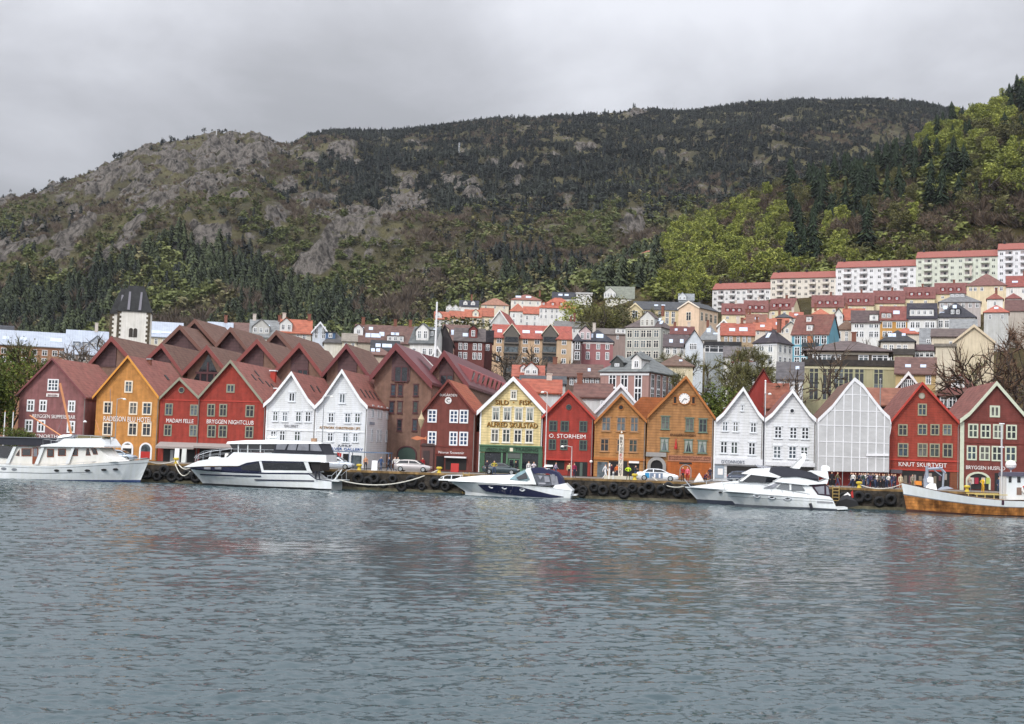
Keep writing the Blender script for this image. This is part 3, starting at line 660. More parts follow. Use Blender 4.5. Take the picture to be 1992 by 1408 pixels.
class House:
    def __init__(s, zk, label, peak, el, er, wl, wr, wm, rm, bm, depth=16.0, bw=.42, name='wharf_house', cat='house', flare=False, over=.42, v=0.0, base=GZ0, corner=None, band=None, recess=0.0, rthick=.17, eaveL=None):
        s.zk = zk; s.v = v; P = s.px
        pu, pz = P(peak); lu, lz = P(el); ru, rz = P(er)
        wlu = P((wl, (el[1]+40)))[0]; wru = P((wr, (er[1]+40)))[0]
        s.u0 = (wlu+wru)/2; s.base = base; a, b = wlu-s.u0, wru-s.u0
        s.root = thing(name, label, cat, uvz(s.u0, v, base), -ROWA); s.a, s.b = a, b; s.depth = depth
        top = [(lu-s.u0, lz-base), (pu-s.u0, pz-base), (ru-s.u0, rz-base)]
        if flare:
            def kink(e, p): return (e[0]+(p[0]-e[0])*.27, e[1]+(p[1]-e[1])*.20)
            top = [top[0], kink(top[0], top[1]), top[1], kink(top[2], top[1]), top[2]]
        s.top = top; th = rthick
        und = [(x, z-th*1.35) for x, z in top]
        mb = MB()
        for i in range(len(top)-1):
            mb.prism([top[i], top[i+1], und[i+1], und[i]], -over, depth)
        s.roof = mb.build('roof', rm, s.root)
        def uz(x): return float(np.interp(x, [p[0] for p in und], [p[1] for p in und]))-.01
        o = [(a, 0), (b, 0), (b, uz(b))]+[(x, z-.01) for x, z in reversed(und) if a < x < b]+[(a, uz(a))]
        mb = MB(); mb.prism(o, recess, depth-.05); s.wall = mb.build('wall', wm, s.root); s.uz = uz
        # bargeboards
        mb = MB(); y0, y1 = -over-.09, -over-.003
        for i in range(len(top)-1):
            p, q = top[i], top[i+1]; mb.prism([(p[0], p[1]+.03), (q[0], q[1]+.03), (q[0], q[1]-bw), (p[0], p[1]-bw)], y0, y1)
        mb.build('bargeboard', bm, s.root)
        if name == 'wharf_house': mb = MB(); xx = b-.12; mb.tube([(xx, -.1, .1), (xx, -.1, uz(b)-.5), (xx+.08, -.3, uz(b)-.1)], .055, 5); mb.build('downpipe', PIPE, s.root)
        if corner:
            for x in (a, b): mb = MB(); mb.box(x-.16 if x == b else x-.02, x+.02 if x == b else x+.16, -.06+recess, -.002+recess, 0.02, uz(x)-.05); mb.build('corner_board', corner, s.root)
    def px(s, p):
        z = ZO.get(s.zk); x, y = p
        if z: x, y = z[0]+x/z[2], z[1]+y/z[2]
        return fac(x, y, s.v)
    def loc(s, x, y): u, z = s.px((x, y)); return u-s.u0, z-s.base
    def rect(s, x0, x1, y0, y1):
        ym = (y0+y1)/2; xm = (x0+x1)/2; a = s.loc(x0, ym)[0]; b = s.loc(x1, ym)[0]; t = s.loc(xm, y0)[1]; u = s.loc(xm, y1)[1]; return a, b, u, t
    def win(s, L, fm, cols=2, rows=(.36,), fw=.13, mw=.08, cill=0.0, pm=None, y=0.0, curtain=False):
        for x0, x1, y0, y1 in L:
            a, b, u, t = s.rect(x0, x1, y0, y1); add_window(s.root, (a+b)/2, (u+t)/2, b-a, t-u, fm, cols, rows, fw, mw, cill, pm, y, curtain=curtain)
    def panel(s, x0, x1, y0, y1, m, name, out=.06, y=0.0, back=-.002):
        a, b, u, t = s.rect(x0, x1, y0, y1); mb = MB(); mb.box(a, b, y-out, y+back, u, t); return mb.build(name, m, s.root)
    def band(s, y, m, h=.16, out=.07, name='string_course', x0=None, x1=None):
        z = s.loc((x0 or 0), y)[1] if x0 else s.loc(*s.midx(y))[1]; mb = MB(); mb.box(s.a-.03, s.b+.03, -out, -.002, z-h/2, z+h/2); return mb.build(name, m, s.root)
    def midx(s, y):
        z = ZO[s.zk]; c = RO+EU*s.u0+EV*s.v+Vector((0, 0, 6)); d = c-Vector((0, 0, CAMZ)); px = CX+F*d.dot(camR)/d.dot(fwv); return ((px-z[0])*z[2], y)
    def text(s, st, x0, x1, y0, y1, m, out=.06, depth=.05):
        a, b, u, t = s.rect(x0, x1, y0, y1); return lettering(st, b-a, t-u, m, s.root, ((a+b)/2, -out+depth*.5, (u+t)/2), depth=depth)
    def disc(s, x, y, r, m, name='round_window', out=.05, n=20, rim=None):
        cx, cz = s.loc(x, y); rr = abs(s.loc(x+r, y)[0]-cx); mb = MB(); mb.lathe([(rr, -out), (rr, -.002)], n, (cx, 0, cz), 0, 'y')
        o = mb.build(name, m, s.root)
        if rim: mb = MB(); mb.torus((cx, -out, cz), rr, rr*.16, 20, 6, 'y'); mb.build('rim', rim, o)
        return o
    def arch(s, x0, x1, y0, y1, fm, im, bw=.25, name='arched_window', out=.08):
        a, b, u, t = s.rect(x0, x1, y0, y1); w = b-a; h = t-u; cx = (a+b)/2
        def ol(k):
            r = w/2-k; rise = min(r, h*.45); z1 = t-k-rise; pts = [(cx-r, u), (cx+r, u), (cx+r, z1)]
            return pts+[(cx+r*math.cos(th), z1+rise*math.sin(th)) for th in np.linspace(.2, math.pi-.2, 9)]+[(cx-r, z1)]
        o1, o2 = ol(0), ol(bw); mb = MB(); n = len(o1); y0_, y1_ = -out, -.002
        for i in range(n):
            j = (i+1) % n
            if i == 0: continue
            mb.poly([(o1[i][0], y0_, o1[i][1]), (o1[j][0], y0_, o1[j][1]), (o2[j][0], y0_, o2[j][1]), (o2[i][0], y0_, o2[i][1])])
            mb.poly([(o1[i][0], y0_, o1[i][1]), (o1[j][0], y0_, o1[j][1]), (o1[j][0], y1_, o1[j][1]), (o1[i][0], y1_, o1[i][1])])
            mb.poly([(o2[i][0], y0_, o2[i][1]), (o2[j][0], y0_, o2[j][1]), (o2[j][0], y1_, o2[j][1]), (o2[i][0], y1_, o2[i][1])])
        o = mb.build(name, fm, s.root); mb = MB(); mb.prism(o2, -.03, -.004); mb.build('pane', im, o); return o
    def skylight(s, side, along, up, w=.7, h=.9, m=None, name='roof_window'):
        """hatch lying on the roof slope; side 1 = right slope, along = metres back, up = 0 at eave .. 1 at ridge"""
        i = [p for p in s.top]; pk = max(i, key=lambda p: p[1]); e = i[-1] if side > 0 else i[0]
        if len(i) == 5: e = i[3] if side > 0 else i[1]
        d = Vector((pk[0]-e[0], 0, pk[1]-e[1])); ln = d.length; d.normalize(); n = Vector((-d.z, 0, d.x)) if side < 0 else Vector((-d.z, 0, d.x))
        n = Vector((abs(d.z)*side, 0, abs(d.x))); c = Vector((e[0], along, e[1]))+d*ln*up+n*.07
        mb = MB(); b = [c-d*h/2+Vector((0, -w/2, 0)), c-d*h/2+Vector((0, w/2, 0)), c+d*h/2+Vector((0, w/2, 0)), c+d*h/2+Vector((0, -w/2, 0))]
        mb.poly(b); t = [p-n*.1 for p in b]
        for k in range(4): mb.poly([b[k], b[(k+1) % 4], t[(k+1) % 4], t[k]])
        return mb.build(name, m or DARK, s.root)
    def chimney(s, along, x=0.0, w=.7, h=1.0, m=None, cap=None):
        z = float(np.interp(x, [p[0] for p in s.top], [p[1] for p in s.top])); mb = MB(); mb.box(x-w/2, x+w/2, along-w/2, along+w/2, z-.6, z+h); o = mb.build('chimney', m or BRICKC, s.root)
        mb = MB(); mb.box(x-w*.7, x+w*.7, along-w*.7, along+w*.7, z+h+.002, z+h+.16); mb.build('chimney_cap', cap or STEEL, o); return o
PIPE = plain('weathered_zinc', (128, 124, 120))
BRICKC = plaster('chimney_brick', (128, 84, 70))
RTILE = tiles('red_roof_tiles', (122, 74, 66), .3, .34, .28); RTILE2 = tiles('faded_red_roof_tiles', (136, 84, 74), .22, .34, .22); RORANGE = tiles('orange_roof_tiles', (158, 92, 64), .35, .36, .22); RBROWN = tiles('brown_roof_tiles', (122, 84, 70), .3, .34, .3)
PLUM = boards('plum_boards', (146, 98, 98), .14, .2); OCHRE = boards('ochre_boards', (203, 142, 76), .14, .2); RED = boards('barn_red_boards', (160, 62, 50), .14, .2); WHITEB = boards('white_boards', (230, 233, 237), .2, .26, .05); WHITEB2 = boards('white_wide_boards', (226, 228, 232), .3, .36, .05)
MAROON = boards('maroon_boards', (122, 66, 58), .16, .2); CREAM = boards('cream_boards', (232, 212, 158), .32, .34); RED2 = boards('bright_red_boards', (164, 60, 50), .16, .24); TAN = boards('tan_boards', (182, 130, 78), .36, .34); TAN2 = boards('brown_ochre_boards', (174, 126, 80), .40, .34)
RED3 = boards('tile_red_boards', (158, 66, 51), .3, .3); DKRED = boards('dark_red_boards', (124, 64, 58), .26, .24)
SIGNW = plain('sign_white', (236, 232, 230)); PLUMT = plain('plum_trim', (118, 66, 68)); OCHT = plain('ochre_trim', (214, 148, 62)); REDT = plain('red_trim', (176, 62, 50)); TANT = plain('tan_trim', (168, 104, 50)); MART = plain('maroon_trim', (112, 50, 42))
AWN = plain('grey_awning', (150, 142, 138), .9); SHOPG = boards('green_boards', (74, 108, 84), .15, .3); SHOPT = plain('green_trim', (84, 122, 94))
# 1 plum house
h = House('a', 'plum red gabled house at the left end of the wharf row', (490, 75), (155, 415), (800, 435), 178, 785, PLUM, RTILE2, PLUMT, 13.5, .3)
h.win([(435, 537, 268, 378)], WHITE, 3, (.36, .68), .16, .12); h.win([(247, 315, 455, 565), (360, 428, 458, 568), (622, 688, 465, 570), (228, 300, 638, 752), (340, 412, 640, 755), (612, 685, 650, 760)], WHITE, 2, (.36,), .2, .16)
h.panel(425, 540, 400, 430, SIGNW, 'sign_board', .08); h.text('BRYGGEN', 440, 527, 407, 424, plain('sign_grey', (150, 120, 120)), .14)
h.text('BRYGGEN SKIPPERS BAR', 298, 690, 594, 628, SIGNW); h.text('26\u00b0NORTH', 290, 525, 772, 806, SIGNW)
mb = MB(); mb.prism([(2.2, 7.2), (8.6, 9.4), (8.6, 6.6), (6.2, 6.6)], 7.0, 13.2); mb.build('cross_gable_roof', RTILE2, h.root)
h.panel(250, 330, 850, 1010, DARK, 'door', .05); h.panel(400, 560, 850, 980, GLASS, 'shop_window', .05)
for x in (205, 775):
    cx, cz = h.loc(x, 660 if x > 500 else 775); mb = MB(); mb.tube([(cx, -.02, cz), (cx+.25, -.5, cz+.15)], .04, 5); mb.lathe([(.05, .2), (.22, .1), (.26, 0), (.2, -.08)], 10, (cx+.3, -.6, cz)); mb.build('wall_lamp', WHITE, h.root)
# 2 ochre hotel house
h = House('a', 'ochre yellow gabled hotel house with two white arched openings', (1180, 55), (858, 430), (1462, 430), 880, 1455, OCHRE, RTILE2, OCHT, 14, .34)
h.win([(1137, 1213, 283, 393), (945, 1025, 472, 588), (1177, 1257, 475, 595), (1300, 1385, 478, 597), (937, 1027, 660, 783), (1170, 1255, 663, 787), (1295, 1382, 668, 790)], plain('cream_frame', (232, 218, 196)), 2, (.32,), .17, .07)
h.text('RADISSON BLU HOTEL', 947, 1388, 612, 658, SIGNW); h.arch(1107, 1217, 840, 1003, WHITE, DARK, .22); h.arch(1272, 1388, 848, 1003, WHITE, GLASSB, .22)
h.panel(1285, 1375, 930, 990, REDP, 'display_board', .07); h.panel(1122, 1202, 868, 900, SIGNW, 'fanlight_sign', .07); h.skylight(1, 8, .55); h.chimney(5.5, .4, .5, .5)
# 3 small red house
h = House('a', 'small red gabled house with a round attic window and awning', (1650, 255), (1468, 435), (1820, 425), 1462, 1828, RED, RTILE2, GREYG, 14, .36)
h.win([(1507, 1578, 490, 600), (1735, 1808, 500, 605), (1497, 1568, 682, 788), (1730, 1800, 685, 793)], GREYG, 2, (.36,), .14, .1); h.disc(1658, 370, 24, GLASS, rim=GREYG)
h.text('MADAM FELLE', 1520, 1768, 632, 668, SIGNW); h.band(460, REDT)
def awning(h, x0, x1, y0, y1, m=None, out=1.5):
    a, b, u, t = h.rect(x0, x1, y0, y1); mb = MB(); mb.prism_x([(-.003, t), (-out, u+.28), (-out, u), (-.003, t-.12)], a, b); return mb.build('awning', m or AWN, h.root)
awning(h, 1460, 1805, 845, 905); h.panel(1490, 1780, 908, 1030, BLACK, 'shop_front', .04); h.panel(1555, 1585, 915, 1030, STEEL, 'door_frame', .08); h.panel(1665, 1690, 915, 1030, STEEL, 'door_frame', .08)
# 4 large red house
h = House('b', 'large barn red gabled house with grey green window frames', (425, 95), (130, 430), (720, 470), 128, 740, RED, RTILE2, GREYG, 17, .4)
h.win([(378, 455, 315, 393)], GREYG, 2, (), .18, .14); h.win([(203, 275, 495, 610), (312, 385, 495, 612), (553, 632, 505, 618), (203, 283, 687, 802), (305, 385, 688, 805), (548, 625, 697, 808)], GREYG, 2, (.36,), .15, .1)
h.text('BRYGGEN NIGHTCLUB', 200, 628, 642, 680, SIGNW); h.band(470, REDT); awning(h, 115, 560, 858, 905); h.panel(130, 560, 908, 1050, BLACK, 'shop_front', .04)
for al, up in ((4, .62), (6.2, .56), (8.4, .5), (7, .75), (10, .45)): h.skylight(1, al, up, .5, 1.0)
h.chimney(13, 1.2, .7, 1.2, REDT, WHITE); h.chimney(9, 3.2, .7, .8, REDT, WHITE)
# 5, 6 white houses
h = House('b', 'white gabled house squeezed between the red house and its white twin', (980, 200), (725, 495), (1190, 510), 745, 1195, WHITEB, RTILE2, WHITE, 15.5, .5, flare=True, corner=WHITE)
wf5 = plain('cool_white_frame', (222, 226, 230))
h.win([(948, 1005, 390, 475)], wf5, 2, (), .12, .12, .1); h.win([(800, 850, 562, 655), (887, 937, 565, 658), (1010, 1062, 565, 660), (1097, 1150, 565, 660), (780, 833, 738, 832), (862, 915, 738, 833), (998, 1053, 742, 836)], wf5, 2, (.34,), .11, .12, .12)
h.text('GALLERIET', 905, 1033, 684, 708, plain('sign_grey2', (150, 150, 155))); h.band(735, WHITE, .12)
for al in (5, 8): h.skylight(1, al, .45, .5, 1.0)
h.panel(790, 1150, 900, 1060, GLASSB, 'shop_window', .05); h.chimney(11, 2.6, .4, .9, WHITE, WHITE)
h = House('b', 'white gabled corner house with a windowed side wall and silver shop', (1440, 180), (1190, 515), (1675, 515), 1195, 1665, WHITEB, RTILE2, WHITE, 16.5, .5, flare=True, corner=WHITE)
h.win([(1407, 1465, 398, 490)], wf5, 2, (), .12, .12, .1); h.win([(1307, 1360, 575, 668), (1458, 1512, 578, 670), (1548, 1602, 578, 670), (1300, 1352, 755, 840), (1440, 1492, 758, 845), (1532, 1580, 760, 845)], wf5, 2, (.34,), .11, .12, .12)
h.text('ARTWORK CHRISTENSEN SPT.', 1228, 1605, 704, 726, GOLD); h.band(748, WHITE, .12)
h.text("JUHLS'", 1392, 1520, 866, 890, plain('sign_navy', (40, 46, 66))); h.text('SILVER GALLERY', 1312, 1625, 896, 920, plain('sign_blue', (44, 84, 150)))
h.panel(1310, 1420, 945, 1100, GLASSB, 'shop_window', .05); h.panel(1440, 1490, 950, 1100, BLACK, 'door', .05); h.panel(1515, 1610, 965, 1080, GLASSB, 'shop_window', .05)
for yy in (3.0, 6.2, 8.0, 11.5, 13.4):
    for zz in (7.5, 4.3): add_window(h.root, h.b, zz, .9, 1.75, wf5, 2, (.34,), .1, .1, 0, GLASSB, yy, (0, 0, math.pi/2)).location = (h.b, yy, zz)
lettering('SPIRALEN', 2.6, .4, plain('sign_grey3', (140, 144, 156)), h.root, (h.b+.06, 2.6, 5.9), rot=(0, 0, math.pi/2))
for al in (3, 5.5, 8, 10.5): h.skylight(1, al, .22, .45, 1.3)
mb = MB(); mb.box(-2.5, 7.6, -4.6, -2.6, 2.05, 2.17); cn = mb.build('canopy', plain('blue_grey_metal', (92, 112, 138)), h.root)
for x in (-2.4, 2.4, 7.5):
    for y in (-4.5, -2.7): mb = MB(); mb.tube([(x, y, 0), (x, y, 2.05)], .05, 5); mb.build('canopy_post', plain('blue_grey_metal', (92, 112, 138)), cn)
# 8 maroon house
h = House('c', 'maroon gabled house with white six pane windows and round emblem', (625, 225), (380, 520), (880, 535), 375, 868, MAROON, tiles('rusty_roof_tiles', (150, 82, 54), .35, .34, .25), MART, 14, .34)
h.win([(432, 515, 500, 618), (632, 710, 503, 623), (722, 803, 503, 625), (432, 512, 697, 822), (628, 705, 702, 828), (720, 800, 703, 830)], WHITE, 2, (.34, .67), .17, .14, pm=mat('blue_glass', (.03, .06, .13), .1, .5, 1.0))
h.text('BUG\u00c5RDEN', 545, 700, 350, 380, SIGNW); d = h.disc(620, 418, 27, SIGNW, 'emblem', .07, rim=SIGNW); h.text('C', 604, 636, 402, 434, BLACK, .12)
h.band(835, MART); h.text('Norse Souvenir', 532, 765, 880, 906, SIGNW); h.panel(498, 790, 903, 913, MART, 'fascia', .12); h.panel(510, 580, 925, 1048, BLACK, 'door', .05)
h.panel(592, 788, 928, 942, WHITE, 'awning', .7); h.panel(595, 785, 945, 1050, DARK, 'shop_window', .05)
mb = MB(); mb.box(h.b+.005, h.b+2.4, .6, 10, 0, 5.2); mb.build('side_annex', MAROON, h.root)
# 9 cream house
h = House('c', 'cream yellow gabled house with gold lettering and green shop front', (1218, 200), (885, 515), (1515, 520), 912, 1480, CREAM, tiles('bright_red_tiles', (170, 74, 52), .3, .34, .2), WHITE, 16, .55, corner=WHITE)
cw = plain('cream_white_frame', (226, 222, 210))
h.win([(1187, 1247, 325, 408)], cw, 2, (.35,), .16, .08, .05); h.win([(1020, 1090, 478, 600), (1120, 1195, 480, 602), (1225, 1300, 482, 603), (1328, 1400, 483, 605)], cw, 2, (.3,), .12, .08, .1, curtain=True); h.win([(1010, 1080, 677, 798), (1112, 1185, 678, 800), (1218, 1290, 682, 803), (1322, 1393, 683, 805)], cw, 2, (.32,), .12, .1, .1)
for tx in (('SILD', 1050, 1170, 412, 455), ('FISK', 1268, 1385, 414, 457), ('ALFRED SKULSTAD', 972, 1435, 617, 662)):
    h.text(tx[0], tx[1], tx[2], tx[3], tx[4], GOLD, .09, .05); h.text(tx[0], tx[1]+5, tx[2]+5, tx[3]+4, tx[4]+4, plain('sign_black', (36, 30, 24)), .04, .03)
h.disc(1216, 434, 7, GOLD, 'sign_dot', .08)
a, b, u, t = h.rect(906, 1480, 835, 1068)
h.panel(906, 1480, 838, 892, SHOPG, 'fascia', .22); h.panel(906, 950, 893, 1068, SHOPG, 'shop_pier', .2); h.panel(1442, 1480, 893, 1068, SHOPG, 'shop_pier', .2); h.panel(905, 1482, 826, 837, SHOPT, 'cornice', .32)
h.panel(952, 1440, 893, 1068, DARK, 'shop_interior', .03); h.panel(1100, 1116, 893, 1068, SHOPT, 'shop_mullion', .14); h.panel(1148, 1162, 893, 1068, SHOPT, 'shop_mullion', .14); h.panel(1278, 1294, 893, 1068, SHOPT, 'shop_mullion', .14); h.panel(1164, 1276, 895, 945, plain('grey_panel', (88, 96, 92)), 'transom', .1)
dr = h.panel(1170, 1272, 950, 1068, SHOPT, 'door', .08); h.panel(1178, 1216, 958, 1040, GLASS, 'door_pane', .1); h.panel(1226, 1264, 958, 1040, GLASS, 'door_pane', .1)
for w0, w1 in ((955, 1098), (1296, 1440)):
    h.panel(w0, w1, 900, 1040, GLASS, 'shop_window', .06); h.panel(w0, w1, 1042, 1068, SHOPG, 'stall_riser', .12)
h.text('VEIDUNG', 960, 1165, 850, 880, plain('sign_dark_green', (30, 44, 38)), .27); h.text('TRADING', 1232, 1442, 852, 882, plain('sign_dark_green', (30, 44, 38)), .27); h.panel(1184, 1212, 850, 882, CREAMT, 'shield', .28)
# 10 red house
h = House('c', 'narrow bright red gabled house with a round attic hole and white shop name', (1720, 320), (1475, 565), (1965, 580), 1490, 1945, RED2, RBROWN, REDT, 14, .34)
h.disc(1720, 478, 22, GLASS, rim=DARKG); h.win([(1540, 1615, 600, 700), (1645, 1720, 602, 703), (1815, 1890, 605, 707), (1535, 1605, 770, 868), (1640, 1710, 772, 870), (1815, 1888, 780, 873)], DARKG, 2, (.36,), .13, .1)
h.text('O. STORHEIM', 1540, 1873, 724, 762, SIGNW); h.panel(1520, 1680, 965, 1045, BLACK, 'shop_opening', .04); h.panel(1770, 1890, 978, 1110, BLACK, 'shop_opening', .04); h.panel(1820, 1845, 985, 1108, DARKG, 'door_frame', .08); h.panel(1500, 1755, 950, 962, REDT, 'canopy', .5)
cx, cz = h.loc(1925, 975); mb = MB(); mb.lathe([(.02, -.2), (.16, -.1), (.2, 0), (.16, .1), (.02, .2)], 10, (cx, -.3, cz)); mb.build('globe_lamp', SIGNW, h.root)
# 11 tan house
h = House('d', 'tan gabled house with a round attic hole behind the tall sign post', (402, 340), (165, 590), (630, 580), 168, 620, TAN, RORANGE, TANT, 14, .38)
h.disc(400, 465, 22, DARK, 'round_window', rim=TANT); tf = plain('tan_grey_frame', (168, 128, 92)); h.win([(230, 308, 548, 675), (362, 440, 550, 677), (482, 555, 552, 680)], tf, 2, (.4,), .1, .08, .1, pm=GLASSB); h.win([(218, 292, 740, 855), (362, 435, 745, 860), (470, 545, 748, 862)], tf, 2, (.4,), .1, .08, .1)
h.band(922, TANT, .3, .12); h.panel(190, 280, 945, 1085, GLASSB, 'shop_window', .05); h.panel(290, 380, 940, 1085, BLACK, 'shop_window', .05); h.panel(385, 455, 940, 1085, DARK, 'door', .05); h.panel(465, 560, 960, 1085, BLACK, 'shop_window', .05); h.panel(470, 560, 940, 958, SIGNW, 'shop_sign', .3)
# 12 clock house
h = House('d', 'brown ochre gabled house with a big white clock and stone portal', (975, 185), (635, 535), (1235, 555), 632, 1220, TAN2, tiles('ochre_roof_tiles', (156, 98, 60), .3, .34, .2), TANT, 15, .4)
cx, cz = h.loc(960, 387); rr = .74; mb = MB(); mb.lathe([(rr, -.12), (rr, -.002)], 28, (cx, 0, cz), 0, 'y'); clk = mb.build('clock', SIGNW, h.root)
mb = MB(); mb.torus((cx, -.12, cz), rr, .06, 28, 6, 'y'); mb.build('clock_rim', TANT, clk)
mb = MB(); mb.tube([(cx, -.15, cz), (cx+.33, -.15, cz-.1)], .05, 4); mb.tube([(cx, -.15, cz), (cx-.34, -.15, cz-.44)], .035, 4)
for k in range(12): a_ = k*math.pi/6; mb.box(cx+.6*math.sin(a_)-.03, cx+.6*math.sin(a_)+.03, -.14, -.121, cz+.6*math.cos(a_)-.05, cz+.6*math.cos(a_)+.05)
mb.build('clock_hands', BLACK, clk)
h.win([(862, 893, 368, 432), (1025, 1055, 370, 435)], TANT, 1, (), .05, .05, .08, pm=BLACK); gf = plain('sage_frame', (104, 122, 108)); h.win([(755, 828, 545, 657), (970, 1043, 560, 675), (1087, 1160, 568, 685)], gf, 2, (.36,), .09, .09, .12); h.win([(748, 820, 738, 850), (960, 1033, 752, 862), (1080, 1155, 758, 870)], gf, 2, (.3,), .09, .07, .12, curtain=True)
h.text('ENHJ\u00d8RNINGEN', 835, 1060, 699, 727, plain('sign_brown', (74, 46, 26)))
STONE = plaster('portal_stone', (150, 148, 146)); h.panel(620, 800, 862, 900, STONE, 'portal_lintel', .35); ao = h.arch(632, 798, 900, 1085, STONE, BLACK, .42, 'portal_arch', .28)
mb = MB(); cx, cz = h.loc(885, 800); mb.lathe([(.16, -.5), (.2, -.25), (.14, .0), (.1, .35), (.02, .9)], 8, (cx, -.4, cz)); mb.build('wall_figure', REDP, h.root)
o = h.panel(815, 1200, 893, 945, plain('inscription_board', (172, 118, 92)), 'inscription_board', .1)
for r_, s_ in ((905, 'BRYGGENS FISKERESTAURANT ANNO'), (928, 'ENHJORNINGEN FISKERESTAURANT')): h.text(s_, 825, 1192, r_-8, r_+8, plain('inscription', (86, 50, 38)), .13, .03)
h.panel(800, 1205, 948, 1085, boards('orange_boards', (176, 96, 44), .2, .3), 'ground_floor', .06); a1 = h.arch(918, 1022, 968, 1085, STONE, BLACK, .1, 'arched_door', .12); h.panel(915, 1025, 950, 966, DARK, 'door_sign', .12)
mb = MB(); mb.prism([(-7.9, 7.6), (-5.2, 10.6), (-2.0, 10.6), (-4.5, 7.6)], 7.5, 13); mb.build('dormer_roof', tiles('ochre_roof_tiles', (156, 98, 60)), h.root)
# 13, 14 white wide board houses
h = House('d', 'white wide boarded gabled house over the pub sign', (1480, 285), (1240, 565), (1665, 560), 1225, 1655, WHITEB2, RTILE, WHITE, 15, .5, flare=True, corner=WHITE)
h.win([(1460, 1483, 442, 495)], wf5, 1, (.4,), .09, .08, .12); h.win([(1297, 1343, 590, 675), (1388, 1437, 592, 680), (1545, 1595, 600, 688), (1280, 1338, 765, 870), (1372, 1430, 768, 875), (1527, 1587, 775, 885)], wf5, 2, (.34,), .09, .13, .12)
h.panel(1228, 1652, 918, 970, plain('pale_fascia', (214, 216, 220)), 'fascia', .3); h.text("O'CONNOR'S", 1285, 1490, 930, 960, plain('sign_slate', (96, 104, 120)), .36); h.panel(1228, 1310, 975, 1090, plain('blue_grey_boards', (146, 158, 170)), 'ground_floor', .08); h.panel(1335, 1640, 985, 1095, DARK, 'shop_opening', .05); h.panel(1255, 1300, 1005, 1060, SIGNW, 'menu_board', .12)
h = House('d', 'white wide boarded gabled house beside the wrapped scaffold', (1914, 304), (1670, 565), (2124, 566), 1668, 2120, WHITEB2, RTILE, WHITE, 15, .5, flare=True, corner=WHITE)
h.disc(1912, 496, 20, GLASS, rim=WHITE); h.win([(1755, 1822, 632, 738), (1890, 1955, 638, 742), (1995, 2060, 640, 745), (1745, 1815, 805, 915), (1880, 1950, 808, 918), (1985, 2052, 812, 920)], wf5, 2, (.34, .67), .1, .13, .12)
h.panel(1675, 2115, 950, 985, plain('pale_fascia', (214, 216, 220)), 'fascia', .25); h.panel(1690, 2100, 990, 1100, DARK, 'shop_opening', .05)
# 15 scaffold wrapped house
h = House('e', 'gabled house hidden under white scaffold sheeting', (395, 180), (85, 540), (700, 510), 90, 690, plain('wrapped_wall', (150, 60, 50)), tiles('dull_brown_tiles', (108, 80, 68)), plain('hidden_barge', (150, 60, 50)), 15, .3)
SHEET = mat('scaffold_sheeting', srgb(186, 187, 188), .45, .10, .35, None, .5, 1.6); HEM = plain('sheet_hem', (226, 227, 230), .5)
P_ = lambda x, y: h.loc(x, y)
ol = [P_(70, 980), P_(692, 992), P_(700, 640), P_(714, 560), P_(700, 500), P_(640, 445), P_(560, 345), P_(470, 222), P_(395, 160), P_(330, 235), P_(200, 400), P_(72, 525)]
mb = MB(); mb.prism(ol, -1.75, -1.7); sh = mb.build('scaffold_sheet', SHEET, h.root)
lu = ol[-1][0]
mb = MB(); mb.box(lu-.02, lu+.02, -1.7, 1.5, ol[0][1], ol[-1][1]-.4); mb.build('scaffold_side_sheet', SHEET, h.root)
mb = MB(); mb.box(ol[2][0]-.04, ol[2][0], -1.7, 1.5, ol[1][1], ol[3][1]); mb.build('scaffold_side_sheet', SHEET, h.root)
mb = MB()
def sheet_top(x): return float(np.interp(x, [p[0] for p in ol[::-1][:8]], [p[1] for p in ol[::-1][:8]]))
for x in (72, 145, 212, 290, 365, 435, 505, 577, 648): u, zb = P_(x, 985); ut, _ = P_(x+8, 560); mb.box(min(u, ut)-.05, max(u, ut)+.05, -1.80, -1.752, zb, max(zb+1, sheet_top(ut)-.3))
for y in (315, 455, 587, 730, 860): 
    u, z = P_(395, y); xs = [ut for ut in np.linspace(P_(75, 700)[0], P_(695, 700)[0], 200) if sheet_top(ut) > z+.1]; mb.box(min(xs), max(xs), -1.79, -1.753, z-.045, z+.045)
mb.build('scaffold_lacing', HEM, sh)
mb = MB(); tp = [P_(70, 525), P_(200, 400), P_(330, 235), P_(395, 160), P_(470, 222), P_(560, 345), P_(640, 445), P_(700, 500), P_(714, 560), P_(700, 640)]
for i in range(len(tp)-1): p, q = tp[i], tp[i+1]; mb.prism([p, q, (q[0]-(.0), q[1]-.5), (p[0], p[1]-.5)], -1.86, -1.81)
mb.build('sheet_hem', HEM, sh); mb = MB(); mb.prism([P_(495, 828), P_(692, 828), P_(692, 850), P_(495, 850)], -1.95, -1.81); mb.build('rolled_sheet', HEM, sh)
for x in (80, 290, 505, 690): u, z = P_(x, 985); mb = MB(); mb.tube([(u, -1.6, 0), (u, -1.6, z+.2)], .05, 5); mb.build('scaffold_pole', STEEL, h.root)
h.panel(110, 690, 1000, 1120, plain('red_ground_floor', (140, 44, 40)), 'ground_floor', .05); h.panel(370, 500, 1030, 1120, DARK, 'shop_opening', .08); h.panel(470, 590, 1005, 1028, SIGNW, 'shop_sign', .3); h.panel(560, 690, 1035, 1120, DARK, 'shop_opening', .08); h.panel(180, 240, 1030, 1120, DARK, 'door', .08)
